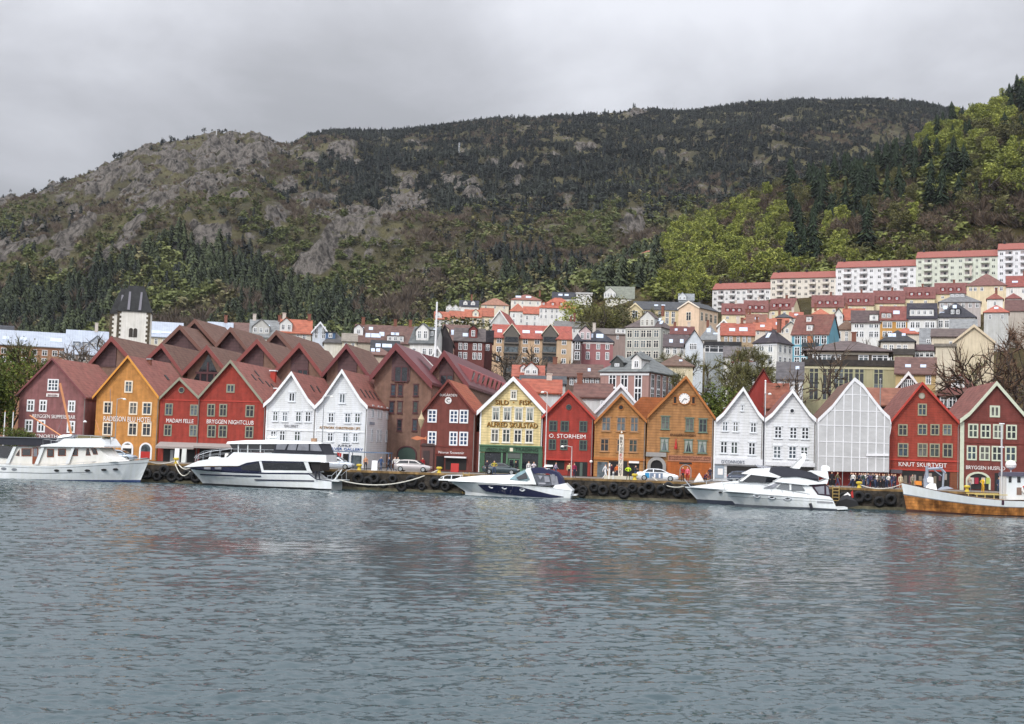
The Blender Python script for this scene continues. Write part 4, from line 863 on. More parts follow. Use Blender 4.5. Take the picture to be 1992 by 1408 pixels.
# 16 red house
h = House('e', 'tile red gabled house with a porthole over its attic window', (1005, 195), (718, 545), (1330, 545), 708, 1335, RED3, RTILE, REDT, 15, .36, corner=plain('red_corner', (150, 54, 44)))
h.disc(1005, 318, 25, plain('porthole_cover', (170, 162, 150)), rim=GREYG); kf = plain('khaki_frame', (150, 146, 122)); h.win([(968, 1050, 385, 493)], kf, 2, (.4,), .15, .12); h.win([(795, 878, 568, 670), (968, 1052, 565, 665), (1080, 1160, 567, 667), (1188, 1270, 567, 668), (793, 885, 735, 855), (967, 1055, 735, 857), (1073, 1163, 737, 860), (1187, 1278, 738, 863)], kf, 2, (.36,), .14, .1)
h.band(888, REDT, .2, .1); h.text('KNUT SKURTVEIT', 800, 1225, 908, 945, SIGNW); h.panel(712, 1330, 968, 980, REDT, 'cornice', .14); h.panel(720, 820, 968, 1000, plain('dark_awning', (84, 78, 84)), 'awning', 1.0); h.panel(830, 1250, 985, 1140, DARK, 'shop_window', .05); h.panel(1255, 1330, 985, 1150, boards('brown_boards', (128, 76, 52), .2, .3), 'shop_pier', .06)
rg = random.Random(5)
for k in range(9): x = 845+k*44; h.panel(x, x+rg.uniform(18, 34), 1000+rg.uniform(0, 30), 1080+rg.uniform(-20, 40), mat('goods_%s' % 'abc'[k % 3], srgb(*[(120, 110, 96), (92, 60, 66), (150, 140, 132)][k % 3]), .8), 'hanging_goods', .12)
# 17 dark red house at the right edge
h = House('e', 'dark red gabled house with pale green trim at the right edge', (1660, 190), (1335, 525), (1985, 533), 1345, 1975, DKRED, RTILE, PALEG, 15, .5, flare=True)
h.win([(1605, 1695, 403, 507)], PALEG, 2, (), .22, .18); h.win([(1413, 1503, 563, 690), (1523, 1613, 567, 693), (1633, 1723, 568, 698), (1750, 1843, 572, 703), (1400, 1492, 755, 887), (1512, 1608, 758, 890), (1622, 1715, 760, 895), (1740, 1840, 762, 898)], PALEG, 2, (.48,), .17, .16)
h.panel(1340, 1376, 545, 1165, PALEG, 'corner_board', .1); h.band(543, MART); h.band(735, MART); h.text('BRYGGEN HUSFLID', 1395, 1740, 938, 970, SIGNW); h.arch(1393, 1612, 988, 1145, PALEG, DARK, .22, 'arched_window', .1)
for x, c in ((1430, (190, 184, 176)), (1470, (150, 40, 60)), (1530, (196, 190, 180)), (1570, (170, 180, 90))): h.panel(x, x+34, 1040, 1095, mat('garment_%d' % c[0], srgb(*c), .9), 'displayed_garment', .12)
h.panel(1648, 1715, 1000, 1160, DARK, 'door', .06)
# ---------------------------------------------------------------- brick hotel with its rank of gables behind the wharf houses
BRK = mat('brown_brick', srgb(136, 108, 95), .9, .16, 1.5, (.16, .12, 'Z'), streak=.15); CLAD = boards('dark_plum_cladding', (96, 72, 74), .25, .5); HROOF = tiles('hotel_brown_tiles', (106, 76, 64), .3, .4, .22); HROOF2 = mat('plum_metal_roof', srgb(104, 60, 64), .55, .12, .6, (.6, .2, 'Y')); HB = plain('dull_red_edge', (126, 66, 62)); HB2 = plain('plum_edge', (112, 58, 60)); HB3 = plain('brown_edge', (110, 76, 66)); HW = plain('plum_frame', (84, 50, 54))
def wing(label, pk, l, r, v, depth=15, edge=HB, rm=HROOF, clad=None, win=None, bw=.75, wm=BRK, glaz=False):
    k = 1.06; h = House(None, label, pk, l, r, l[0]+5, r[0]-5, wm, rm, edge, depth, bw, 'hotel_wing', 'hotel wing', over=.9, v=v, rthick=.3)
    w = h.b-h.a; pz = max(p[1] for p in h.top); pu = [p[0] for p in h.top if p[1] == pz][0]
    if clad:
        f0, f1, zb = clad; x0, x1 = h.a+w*f0, h.a+w*f1; zt = [h.uz(x)-.05 for x in (x0, x1)]; ol = [(x0, pz-zb), (x1, pz-zb), (x1, zt[1])]+([(pu, h.uz(pu)-.05)] if x0 < pu < x1 else [])+[(x0, zt[0])]
        if zt[0] < pz-zb: 
            ol = [(x0+(pz-zb-zt[0])/( (h.uz(pu)-zt[0])/(pu-x0)), pz-zb)]+ol[1:-1]
        mb = MB(); mb.prism(ol, -.12, -.003); mb.build('gable_cladding', CLAD, h.root)
    if win:
        cx, cz, ww, hh = win; add_window(h.root, h.a+w*cx, pz-cz, ww, hh, HW, 2, (), .14, .16, 0, None, -.13)
    if glaz:
        ol = [(pu-w*.40, pz-6.6), (pu+w*.40, pz-6.6), (pu+w*.33, pz-5.0), (pu, pz-1.3), (pu-w*.33, pz-5.0)]; mb = MB(); mb.prism(ol, -.1, -.003); g = mb.build('gable_glazing', GLASS, h.root); mb = MB()
        for x in (-.17, 0, .17): mb.box(pu+w*x-.12, pu+w*x+.12, -.2, -.102, pz-6.5, pz-3.9 if x else pz-2.5)
        mb.box(pu-w*.3, pu+w*.3, -.22, -.103, pz-4.2, pz-3.9); mb.box(pu-w*.42, pu+w*.42, -.3, -.103, pz-6.9, pz-6.45); mb.build('glazing_bars', HW, g)
    return h
g_ = 'gabled wings of the brick hotel'
W1 = wing('brown gabled hotel wing furthest left, beside the church tower', (222, 655), (177, 707), (263, 701), 18, 17, HB, clad=(.02, .55, 4.5))
mb = MB(); mb.box(-.6, .5, -1.5, -.4, 3, 8.6); mb.build('vent_shaft', plain('grey_green_metal', (118, 122, 110)), W1.root)
W2 = wing('low brown gabled hotel wing right of the ochre house roof', (319, 668), (286, 700), (359, 723), 20, 16, HB, clad=(.05, .62, 4.2))
W3 = wing('dark hotel gable carrying two satellite dishes', (354, 633), (312, 674), (400, 684), 38, 14, HB3, wm=CLAD)
for x, z, r in ((-.9, 12.6, .75), (-1.2, 10.6, .42)): mb = MB(); mb.lathe([(.05, .12), (r*.6, .03), (r, -.08)], 14, (x, -.9, z), 0, 'y'); mb.build('satellite_dish', SIGNW, W3.root)
W4 = wing('highest dark hotel gable behind the one with the dishes', (383, 621), (338, 664), (428, 672), 46, 14, HB3, wm=CLAD)
W5 = wing('hotel gable with a wide glazed front behind the red houses', (407, 672), (358, 724), (447, 722), 18, 14, HB, glaz=True)
W6 = wing('dark clad hotel gable in the rear rank, third from the left', (452, 637), (422, 672), (487, 681), 36, 15, HB3, wm=CLAD)
W7 = wing('brown hotel gable rising behind the large red house', (504, 660), (464, 702), (549, 712), 20, 14, HB, clad=(.06, .55, 4.6))
W8 = wing('dark hotel gable in the rear rank, furthest right', (541, 643), (515, 672), (578, 685), 37, 24, HB3, wm=CLAD)
W9 = wing('brown hotel gable with a window behind the left white house', (586, 667), (532, 726), (631, 727), 18, 15, HB, clad=(.30, .68, 5.4), win=(.57, 4.6, 1.7, 1.5))
W10 = wing('brown hotel gable with a window behind the right white house', (677, 669), (629, 727), (722, 730), 18, 14, HB2, clad=(.26, .70, 5.6), win=(.52, 4.6, 1.7, 1.5))
W11 = wing('tall brown brick hotel wing standing beside the white corner house', (773, 668), (722, 731), (843, 744), 12, 16, HB2, HROOF2, clad=(.30, .62, 5.2), win=(.47, 4.3, 2.0, 2.2), bw=1.0)
# windows and gate of the tall wing, its front is seen down to the street
for x, y in ((765, 759), (779, 759), (809, 759), (778, 792), (808, 792), (777, 827), (807, 827), (762, 792)):
    u, z = W11.loc(x, y); add_window(W11.root, u, z, .72, 1.6, HW, 1, (.7,), .1, .08, .06, None, 0)
W11.arch(772, 811, 867, 899, HW, plain('green_glazing', (64, 84, 76), .2), .16, 'arched_gate', .12)
W12 = wing('long hotel wing with a row of pointed dormers down its plum roof', (866, 682), (833, 730), (914, 749), 20, 62, HB2, HROOF2, clad=(.22, .60, 4.6), win=(.42, 4.4, 2.0, 1.8), bw=.9)
t0 = W12.top; e = t0[-1]; pk = t0[1]; dn = Vector((e[0]-pk[0], 0, e[1]-pk[1])); L_ = dn.length; dn.normalize()
CHK = plain('plum_lit_cheek', (146, 84, 86))  # dormers coloured lighter than the roof, so light on the cheeks is painted in
for i in range(11):                                   # shed dormers, a deep triangular cheek each
    y = 4.0+i*5.0; a = Vector((pk[0], y, pk[1]))+dn*(L_*.30); b = Vector((pk[0], y, pk[1]))+dn*(L_*.86); c = Vector((b.x+.35, y, a.z-1.1)); mb = MB(); w2 = 1.9
    mb.poly([a, c, c+Vector((0, w2, 0)), a+Vector((0, w2, 0))]); mb.poly([a, b, c]); mb.poly([a+Vector((0, w2, 0)), c+Vector((0, w2, 0)), b+Vector((0, w2, 0))]); mb.poly([b, b+Vector((0, w2, 0)), c+Vector((0, w2, 0)), c]); d = mb.build('dormer', CHK, W12.root)
    mb = MB(); mb.poly([b+Vector((.05, .25, .25)), b+Vector((.03, w2-.25, .25)), c+Vector((.03, w2-.25, -.25)), c+Vector((.03, .25, -.25))]); mb.build('pane', GLASS, d)
mb = MB(); x = 2.2; y = 8.0; mb.prism([(.9, pk[1]-.5), (3.4, pk[1]-1.1), (3.4, pk[1]-2.8)], 7.5, 9.8); mb.build('dormer', HROOF2, W11.root)
# ---------------------------------------------------------------- the town climbing the hill
TCOL = {}
def wallm(c):
    g = sum(c)/3; c = tuple(int(x*.84+g*.16) for x in c); return plaster('render_%d_%d_%d' % c, c)
def roofm(c, v=.25):
    g = sum(c)/3; c = tuple(int((x*.76+g*.24)*.88) for x in c); return tiles('tiles_%d_%d_%d' % c, c, .25, .5, v)
TW = {}
def twin(parent, x, z, w, h, y=0.0, rot=None, fm=None, name='window', pm=None, loc=None):
    """small window: pale frame with a dark pane and one cross bar, a single mesh of two materials"""
    fm = fm or WHITE; pm = pm or (GLASSB if random.random() < .2 else GLASS); w = max(.3, round(w*6)/6); h = max(.4, round(h*6)/6); k = (w, h, fm.name, pm.name)
    if k not in TW:
        b = MB(); f = min(.16, w*.16); b.box(-w/2, w/2, -.06, 0, -h/2, h/2, 0); g = (w-3*f)/2
        for x0 in (-w/2+f, f/2):
            b.box(x0, x0+g, -.075, -.0605, -h/2+f, h*.12, 1); b.box(x0, x0+g, -.075, -.0605, h*.12+f*.7, h/2-f, 1)
        TW[k] = b.mesh('window', [fm, pm])
    return link(name, TW[k], parent, loc or (x, y-.002, z), rot)
def town(label, x0, x1, ye, yr, Y, roof='side', wall=(220,215,205), rc=(150,90,75), d=9, turn=0, rows=(), cols=0, ww=.9, wh=1.5, side=0, chim=(), sky=(), dorm=(), frame=None, base=None, name='town_house', cat='house', over=.35, trim=None, group=None, hipk=1.0, side_rows=None):
    m = Y/F; xm = (x0+x1)/2; pe = at_depth(xm, ye, Y); X = pe.x; ph = R(turn); az = math.atan2(X, Y); yaw = -az-ph
    w = (x1-x0)*m*math.cos(az)/max(.4, math.cos(ph)); zE = pe.z
    Yr = Y+(0 if roof == 'front' else d/2*math.cos(yaw)); zR = at_depth(xm, yr, Yr).z if yr is not None else zE+.4
    if base is None: zB = min(float(hill_z(X+a, Y+b, False)) for a, b in ((-w/2, 0), (w/2, 0), (0, d)))-1.2
    else: zB = at_depth(xm, base, Y).z
    zB = min(zB, zE-2.5); H = zE-zB; RH = zR-zB
    root = thing(name, label, cat, (X, Y, zB), yaw, group)
    wm = wallm(wall) if isinstance(wall, tuple) else wall; rm = roofm(rc) if isinstance(rc, tuple) else rc
    mb = MB(); rb = MB(); o = over; w2 = w/2; T = .22
    if roof == 'side':
        mb.prism_x([(0, 0), (d, 0), (d, H), (d/2, RH-.12), (0, H)], -w2, w2); s = (RH-H)/(d/2)
        rb.prism_x([(-o, H-o*s+.02), (d/2, RH+.02), (d/2, RH+T), (-o, H-o*s+T)], -w2-.25, w2+.25); rb.prism_x([(d+o, H-o*s+.02), (d+o, H-o*s+T), (d/2, RH+T), (d/2, RH+.02)], -w2-.25, w2+.25)
    elif roof == 'front':
        mb.prism([(-w2, 0), (w2, 0), (w2, H), (0, RH-.12), (-w2, H)], 0, d); s = (RH-H)/w2
        rb.prism([(-w2-o, H-o*s+.02), (0, RH+.02), (0, RH+T), (-w2-o, H-o*s+T)], -o, d+o); rb.prism([(w2+o, H-o*s+.02), (w2+o, H-o*s+T), (0, RH+T), (0, RH+.02)], -o, d+o)
    elif roof == 'hip':
        mb.box(-w2, w2, 0, d, 0, H); k = min(w2*.98, d/2*hipk); a = w2+o; rb.box(-a, a, -o, d+o, H+.002, H+.18)
        P = [(-a, -o, H+.182), (a, -o, H+.182), (a, d+o, H+.182), (-a, d+o, H+.182), (-w2+k, d/2, RH), (w2-k, d/2, RH)]
        for q in ((0, 1, 5, 4), (1, 2, 5), (2, 3, 4, 5), (3, 0, 4)): rb.poly([P[i] for i in q])
    else:
        mb.box(-w2, w2, 0, d, 0, H); rb.box(-w2-.3, w2+.3, -.3, d+.3, H+.002, max(RH, H+.35))
    mb.build('wall', wm, root); rf = rb.build('roof', rm, root)
    if trim:
        b = MB()
        if roof == 'front':
            s = (RH-H)/w2
            for sg in (-1, 1): b.prism([(sg*(w2+o), H-o*s+T+.02), (0, RH+T+.02), (0, RH-.35), (sg*(w2+o), H-o*s-.2)], -o-.1, -o-.003)
        else: b.box(-w2-.06, w2+.06, -.12, -.003, H-.5, H-.12)
        b.build('cornice', plain('trim_%d_%d_%d' % trim, trim), root)
    lx = lambda px: (px-xm)*m*math.cos(az)/math.cos(ph); lz = lambda py: at_depth(xm, py, Y).z-zB
    cl = list(cols) if isinstance(cols, (list, tuple)) else [x0+(x1-x0)*(i+.5)/cols for i in range(cols)]
    for py in rows:
        z = lz(py)
        for px in cl: twin(root, lx(px), z, ww, wh, fm=frame)
        if side:
            sg = 1 if turn > 0 else -1
            for i in range(side): y = d*(i+.6)/(side+.2); twin(root, 0, 0, ww, wh, rot=(0, 0, sg*math.pi/2), fm=frame, loc=(sg*(w2+.002), y, z))
    sl = (RH-H)/(d/2)
    for cx in chim:
        px, hh = (cx if isinstance(cx, tuple) else (cx, 1.3)); x = max(-w2+.6, min(w2-.6, lx(px))); b = MB(); zt = (RH if roof != 'front' else H+(RH-H)*(1-abs(x)/w2)); b.box(x-.4, x+.4, d/2-.35, d/2+.35, zt-.8, zt+hh); b.box(x-.48, x+.48, d/2-.43, d/2+.43, zt+hh+.002, zt+hh+.15); b.build('chimney', random.choice([BRICKC, plain('pale_chimney', (198, 188, 178))]), root)
    for px, f, w_, h_ in sky:                            # roof windows, f = place up the slope
        if roof == 'front': continue
        x = lx(px); y = f*d/2; b = MB(); dy = h_/2/math.sqrt(1+sl*sl); z = H+sl*y+T+.1; b.poly([(x-w_/2, y-dy, z-sl*dy), (x+w_/2, y-dy, z-sl*dy), (x+w_/2, y+dy, z+sl*dy), (x-w_/2, y+dy, z+sl*dy)]); b.poly([(x-w_/2, y-dy, z-sl*dy-.15), (x+w_/2, y-dy, z-sl*dy-.15), (x+w_/2, y-dy, z-sl*dy), (x-w_/2, y-dy, z-sl*dy)])
        b.build('roof_window', mat('painted_sky_glass', srgb(176, 188, 205), .1, .1, 1), rf)  # pale blue base colour: the sky's reflection is painted into the glass
    for dm in dorm:                                      # (px, f, width m, height m, kind, wall colour)
        px, f, dw, dh, kd, dc = dm; x = lx(px); y = f*d/2; z = H+sl*y+T; b = MB(); y1 = min(d/2, y+(dh+.5)/max(sl, .2)); wmt = wallm(dc) if isinstance(dc, tuple) else dc
        if kd == 'g': b.prism([(x-dw/2, z-.4), (x+dw/2, z-.4), (x+dw/2, z+dh), (x, z+dh+dw*.45), (x-dw/2, z+dh)], y-.05, y1)
        else: b.box(x-dw/2, x+dw/2, y-.05, y1, z-.4, z+dh)
        dd = b.build('dormer', wmt, rf); b = MB()
        if kd == 'g':
            for sg in (-1, 1): b.prism([(x+sg*(dw/2+.2), z+dh-.08), (x, z+dh+dw*.45+.1), (x, z+dh+dw*.45+.25), (x+sg*(dw/2+.2), z+dh+.08)], y-.25, y1)
        else: b.box(x-dw/2-.12, x+dw/2+.12, y-.25, y1+.1, z+dh+.002, z+dh+.16)
        b.build('dormer_roof', rm, dd); n = max(1, int(dw/1.3))
        for i in range(n): twin(dd, x-dw/2+dw*(i+.5)/n, z+dh*.52, min(.9, dw*.55), dh*.72, y=y-.05, fm=frame)
    return root
W0 = (226, 226, 224); CRM = (224, 212, 184); RD = (150, 72, 60); ORG = (196, 98, 66); BRN = (122, 84, 74); SLT = (104, 110, 112); BLK = (58, 56, 64); PBL = (168, 182, 204); GRY = (188, 190, 188)
PALEMETAL = mat('pale_blue_metal', srgb(158, 166, 178), .4, .1, .5, (.6, .15, 'X'), metal=.3)
# --- left: flat ground behind the hotel
town('long pale blue metal roofed block behind the leafy waterside tree', 0-40, 129, 672, 645, 330, 'side', (178, 128, 96), PALEMETAL, 16, rows=(684, 700), cols=[8, 28, 48, 68, 88, 108, 122], ww=1.4, sky=((10, .4, 1.5, 2), (45, .4, 1.5, 2), (104, .45, 1.5, 2.4), (116, .45, 1.5, 2.4)))
town('pale blue roofed block with dormers beside the church tower', 127, 228, 690, 645, 320, 'side', (176, 158, 146), PALEMETAL, 18, rows=(697,), cols=[140, 160, 180, 200, 218], ww=1.6, dorm=((148, .3, 1.6, 1.0, 'f', (150, 160, 176)), (166, .3, 1.6, 1.0, 'f', (150, 160, 176)), (188, .3, 3.6, 1.2, 'g', (170, 180, 196)), (210, .3, 1.6, 1.0, 'f', (150, 160, 176))), chim=((185, 2.2), (214, 1.5)))
town('small dark gabled roof at the far left edge', -12, 26, 645, 634, 380, 'side', W0, (60, 62, 72), 8)
town('pale blue metal roofed cream block right of the church tower', 292, 355, 656, 628, 330, 'side', CRM, PALEMETAL, 18, rows=(665,), cols=[304, 320, 336], sky=((299, .25, 1.2, 2), (308, .25, 1.2, 2), (330, .25, 5, 1.2)))
town('pale blue roof sheet showing between the dark hotel gables', 404, 452, 652, 628, 330, 'side', W0, PALEMETAL, 16, chim=((438, 2.0),))
town('plain brown roofed house right of the pale blue roof', 450, 492, 648, 629, 335, 'side', (196, 180, 160), BRN, 12)
town('grey slate roofed house with white coped gables behind the hotel', 486, 548, 656, 624, 305, 'side', (216, 212, 202), (142, 146, 148), 10, dorm=((507, .15, 4.0, 1.6, 'g', (196, 196, 192)),), chim=((493, 1.4), (544, 1.4)), sky=((520, .6, 1.0, 1.2),))
town('orange tiled house with white curved gables behind the hotel', 546, 606, 648, 623, 300, 'side', (214, 208, 196), (200, 98, 66), 10, dorm=((556, .05, 2.8, 1.8, 'g', W0),), chim=((548, 1.5), (603, 1.5)), rows=(656,), cols=[580, 592])
town('white gable fronted house with blue barge boards behind the hotel', 608, 637, 645, 627, 300, 'front', (206, 214, 226), (150, 158, 168), 9, rows=(641, 652), cols=2, trim=(230, 232, 236))
town('dark slate roofed house with blue dormers', 630, 672, 668, 645, 285, 'hip', (218, 216, 208), (96, 92, 92), 9, dorm=((642, .3, 2.2, 1.4, 'f', (80, 110, 150)),))
town('small cream house with a pale roof edge behind the hotel', 666, 694, 664, 650, 280, 'side', (232, 222, 196), (150, 140, 124), 8, rows=(670,), cols=2, ww=.6, wh=.8)
town('long brown roofed house with many white roof windows', 690, 808, 667, 634, 310, 'side', (190, 178, 160), (118, 82, 72), 13, dorm=((696, .35, 2.2, 1.6, 'g', W0), (769, .05, 4, 1.4, 'f', W0)), sky=((715, .35, 1.2, 1.8), (726, .35, 1.2, 1.8), (735, .35, 1.2, 1.8), (702, .72, 1, 1.3), (720, .75, 1, 1.3), (765, .45, 1.2, 1.8), (771, .45, 1.2, 1.8), (742, .45, 1.2, 1.8)), chim=((704, 1.8), (768, 1.6), (798, 1.6)))
town('black roofed house with two roof windows below the long brown roof', 722, 776, 682, 664, 255, 'side', (214, 206, 192), (50, 52, 60), 8, sky=((748, .4, 1, 1.6), (757, .4, 1, 1.6), (735, .4, 1, 1.6)))
town('low rusty roofed house squeezed behind the hotel gables', 716, 762, 692, 676, 235, 'hip', (200, 180, 160), (130, 88, 76), 7, sky=((725, .5, .7, 1.4), (735, .5, .7, 1.4)))
town('white house with a grey slate roof and ornate front dormer', 797, 846, 667, 637, 268, 'side', W0, SLT, 9, turn=14, rows=(684,), cols=[806, 826, 838], dorm=((820, .12, 2.6, 2.2, 'g', W0), (808, .35, 1.2, 1.3, 'f', SLT), (836, .35, 1.2, 1.3, 'f', SLT)), sky=((826, .75, .8, 1.2), (838, .75, .8, 1.2)))
town('black gable end house right of the ornate white house', 846, 882, 668, 632, 274, 'front', (64, 58, 62), (96, 78, 76), 9)
town('little white gable peeping over the plum hotel roof', 838, 862, 693, 675, 246, 'front', W0, BRN, 6, rows=(688,), cols=1, ww=.7, wh=1.2, trim=(235, 235, 235))
town('brown roofed house with dormers right of the white flagpole', 862, 912, 662, 633, 300, 'side', (150, 112, 100), (124, 88, 80), 10, sky=((882, .45, 1.2, 2), (890, .45, 1.2, 2)), dorm=((866, .2, 1.6, 1.5, 'g', CRM),))
town('dark red brick house under a grey tiled roof with a red dormer', 884, 943, 663, 640, 280, 'side', (116, 62, 58), (98, 86, 84), 9, rows=(674, 692), cols=[896, 906, 924, 934], dorm=((920, .2, 1.8, 1.8, 'g', (130, 60, 58)),), sky=((905, .4, 1.2, 1.4),))
town('narrow brick stair block between the red brick house and the orange flats', 940, 958, 666, 645, 290, 'flat', (108, 64, 62), BLK, 7, rows=(657, 676), cols=1)
# orange flats
FL = town('orange rendered flats with a red roof and two dark glazed bays', 957, 1112, 658, 634, 385, 'side', (206, 172, 136), (186, 78, 62), 14, rows=(664, 681, 700), cols=[971, 1022, 1045, 1095], ww=1.5, wh=1.6, sky=((971, .45, 1.4, 1.8), (1023, .45, 2.2, 1.8), (1048, .45, 2.2, 1.4)), over=.5)
for px in (995, 1070):
    b = MB(); m = 385/F; x = (px-1034.5)*m; z0 = 6.0; zt = 20.6; zt = at_depth(px, 650, 385).z-FL.location.z; b.prism([(x-2.2, 2), (x+2.2, 2), (x+2.2, zt), (x, zt+2.6), (x-2.2, zt)], -1.1, 5); by = b.build('glazed_bay', plain('bay_dark', (96, 92, 86)), FL)
    b = MB(); b.prism([(x-2.6, zt-.3), (x, zt+2.9), (x, zt+3.2), (x-2.6, zt)], -1.4, 5); b.prism([(x+2.6, zt-.3), (x, zt+2.9), (x, zt+3.2), (x+2.6, zt)], -1.4, 5); b.build('bay_gable', CREAMT, by)
    for k in range(4):
        z = zt-1.6-k*2.95; b = MB(); b.box(x-1.9, x+1.9, -1.2, -1.102, z-.9, z+.7); b.build('pane', GLASSB if k % 2 else GLASS, by); b = MB(); b.box(x-2.3, x+2.3, -1.7, -1.0, z-1.35, z-.95); b.build('balcony', plain('balcony_grey', (104, 98, 92)), by)
town('orange corner turret with a red pyramid cap beside the pink house', 1083, 1112, 661, 645, 370, 'hip', (202, 170, 134), (190, 84, 64), 5, rows=(666, 684, 702), cols=1, ww=1.3, wh=1.5, hipk=1)
# middle: houses on the lower hill
town('big pale grey gable with a red roof rising above the orange flats', 951, 992, 632, 604, 440, 'front', (204, 206, 206), (188, 70, 58), 16, turn=12, trim=(232, 232, 232))
CR = 'orange roofed houses in a terrace below the wood'
town('white orange roofed house at the left end of the hillside row', 845, 874, 621, 607, 470, 'side', W0, ORG, 9, rows=(627,), cols=2, dorm=((853, .1, 2.4, 1.2, 'g', W0),))
town('cream orange roofed house second from the left in the hillside row', 874, 905, 619, 606, 472, 'side', (226, 212, 180), ORG, 9, rows=(626,), cols=3)
town('cream orange roofed house with a bay in the hillside row', 904, 936, 617, 603, 474, 'side', (232, 220, 190), (204, 104, 70), 9, rows=(624, 632), cols=3, dorm=((925, .05, 2.2, 1.6, 'g', (236, 228, 206)),))
town('cream house under the steep orange roof left of the grey gable', 934, 960, 615, 600, 476, 'side', (228, 214, 180), (190, 96, 66), 9, rows=(624, 634), cols=2)
town('white house with a tall orange hipped roof right of the grey gable', 992, 1022, 606, 590, 490, 'hip', W0, (196, 98, 66), 10, rows=(614, 624), cols=2)
town('white orange roofed house half hidden by the round white one', 1018, 1048, 610, 597, 485, 'side', W0, (200, 96, 66), 9, rows=(618, 630), cols=2)
town('large white house with a wide orange roof and row of dormers', 1046, 1124, 600, 579, 505, 'hip', W0, (206, 96, 66), 13, rows=(605, 616), cols=[1053, 1062, 1074, 1083, 1100, 1112], dorm=((1057, .2, 1.8, 1.2, 'f', (200, 96, 66)), (1075, .2, 1.8, 1.2, 'f', (200, 96, 66)), (1092, .2, 1.8, 1.2, 'f', (200, 96, 66)), (1109, .2, 1.8, 1.2, 'f', (200, 96, 66))))
town('white villa with a brown hipped roof at the top of the hillside row', 994, 1054, 584, 573, 590, 'hip', (232, 228, 218), (160, 92, 76), 12, rows=(589,), cols=4, sky=((1008, .5, 2.5, 2), (1028, .5, 2.5, 2)), chim=((1050, 2),))
town('low tan roofed house beside the top white villa', 936, 990, 594, 580, 585, 'hip', (226, 214, 192), (176, 116, 88), 11, rows=(597,), cols=3)
town('black roofed white house at the left foot of the wood', 894, 931, 596, 585, 600, 'side', W0, (52, 56, 72), 9, dorm=((905, .2, 2, 1.2, 'g', W0), (920, .2, 2, 1.2, 'g', W0)), chim=((917, 3),))
town('small white gabled houses pair at the left foot of the wood', 868, 896, 604, 597, 590, 'side', W0, (186, 180, 170), 8, dorm=((874, .1, 3, 1, 'g', W0), (886, .1, 3, 1, 'g', W0)))
town('dark roofed modern house at the wood edge', 1074, 1122, 580, 569, 620, 'side', (206, 206, 206), (52, 54, 66), 11, sky=((1090, .5, 2, 2), (1102, .5, 2, 2)))
town('white flat roofed box house at the wood edge', 1121, 1152, 572, 571, 618, 'flat', W0, W0, 9, rows=(579,), cols=2, ww=1.6)
town('villa with a grey green roof and white carved gable in the trees', 1178, 1234, 580, 558, 600, 'side', (224, 222, 212), (136, 142, 126), 12, dorm=((1186, .0, 5.5, 2.2, 'g', W0),), rows=(586,), cols=3)
town('long grey roofed white building above the pink house', 1078, 1156, 637, 626, 450, 'side', W0, (124, 122, 120), 10, rows=(643,), cols=5, chim=((1110, 1.8), (1117, 3)))
town('flat grey roofed shed between the pink and grey houses', 1156, 1217, 650, 640, 430, 'side', (150, 130, 124), (122, 112, 106), 9, rows=(655,), cols=2, dorm=((1207, .1, 3.4, 1.6, 'f', W0),))
# pink house
PK = town('pink rendered house with a dark blue hipped roof', 1131, 1193, 665, 641, 330, 'hip', (166, 104, 106), (48, 52, 68), 10, rows=(672, 692), cols=[1144, 1164, 1182], ww=1.0, wh=2.0, dorm=((1128+10, .05, 3, 2.2, 'g', (206, 180, 182)),), sky=((1150, .4, .9, 2), (1163, .4, .9, 2), (1170, .4, .9, 2)), chim=((1155, 1.6),), trim=(214, 204, 202))
town('dark narrow stair tower of balconies left of the pink house', 1116, 1131, 664, 648, 326, 'hip', (92, 74, 74), (50, 52, 66), 6, rows=(672, 692), cols=1, ww=1.4, wh=2.2)
# grey house
GH = town('tall pale grey house with a white pediment and brown roof', 1217, 1286, 637, 610, 392, 'hip', (176, 178, 172), (104, 88, 86), 14, turn=20, rows=(649, 669, 690), cols=[1225, 1239, 1252, 1263, 1277], ww=1.6, wh=2.3, side=3, dorm=((1259, .0, 4.6, 2.6, 'g', (206, 208, 204)),), sky=((1275, .5, 1, 1.8), (1282, .3, 1, 1.8)), chim=((1274, 2.4),), trim=(216, 216, 210), frame=plain('cream_white', (228, 224, 214)))
# yellow institution
YI = town('long yellow institution with a dark slate roof among the trees', 1232, 1362, 603, 588, 470, 'side', (222, 202, 158), (74, 78, 84), 14, rows=(611, 624), cols=[1255, 1270, 1284, 1298, 1310], ww=1.4, wh=2.4, trim=(232, 218, 180), sky=((1276, .5, 1.4, 1.4), (1290, .5, 1.4, 1.4)))
town('yellow pedimented pavilion at the left end of the institution', 1222, 1249, 602, 590, 466, 'front', (222, 204, 160), (84, 86, 90), 12, rows=(612,), cols=1, ww=2, wh=3, trim=(232, 218, 180))
town('peach pedimented pavilion at the right end of the institution', 1320, 1360, 599, 586, 462, 'front', (234, 204, 172), (74, 78, 84), 15, turn=28, rows=(615,), cols=1, ww=2.0, wh=3.2, side=4, trim=(240, 228, 212), frame=plain('warm_white', (240, 230, 214)))
town('small blue grey villa behind the institution roof', 1320, 1350, 584, 572, 505, 'side', (206, 214, 222), (140, 148, 152), 9, dorm=((1327, .0, 3.2, 1.4, 'g', (216, 222, 228)),))
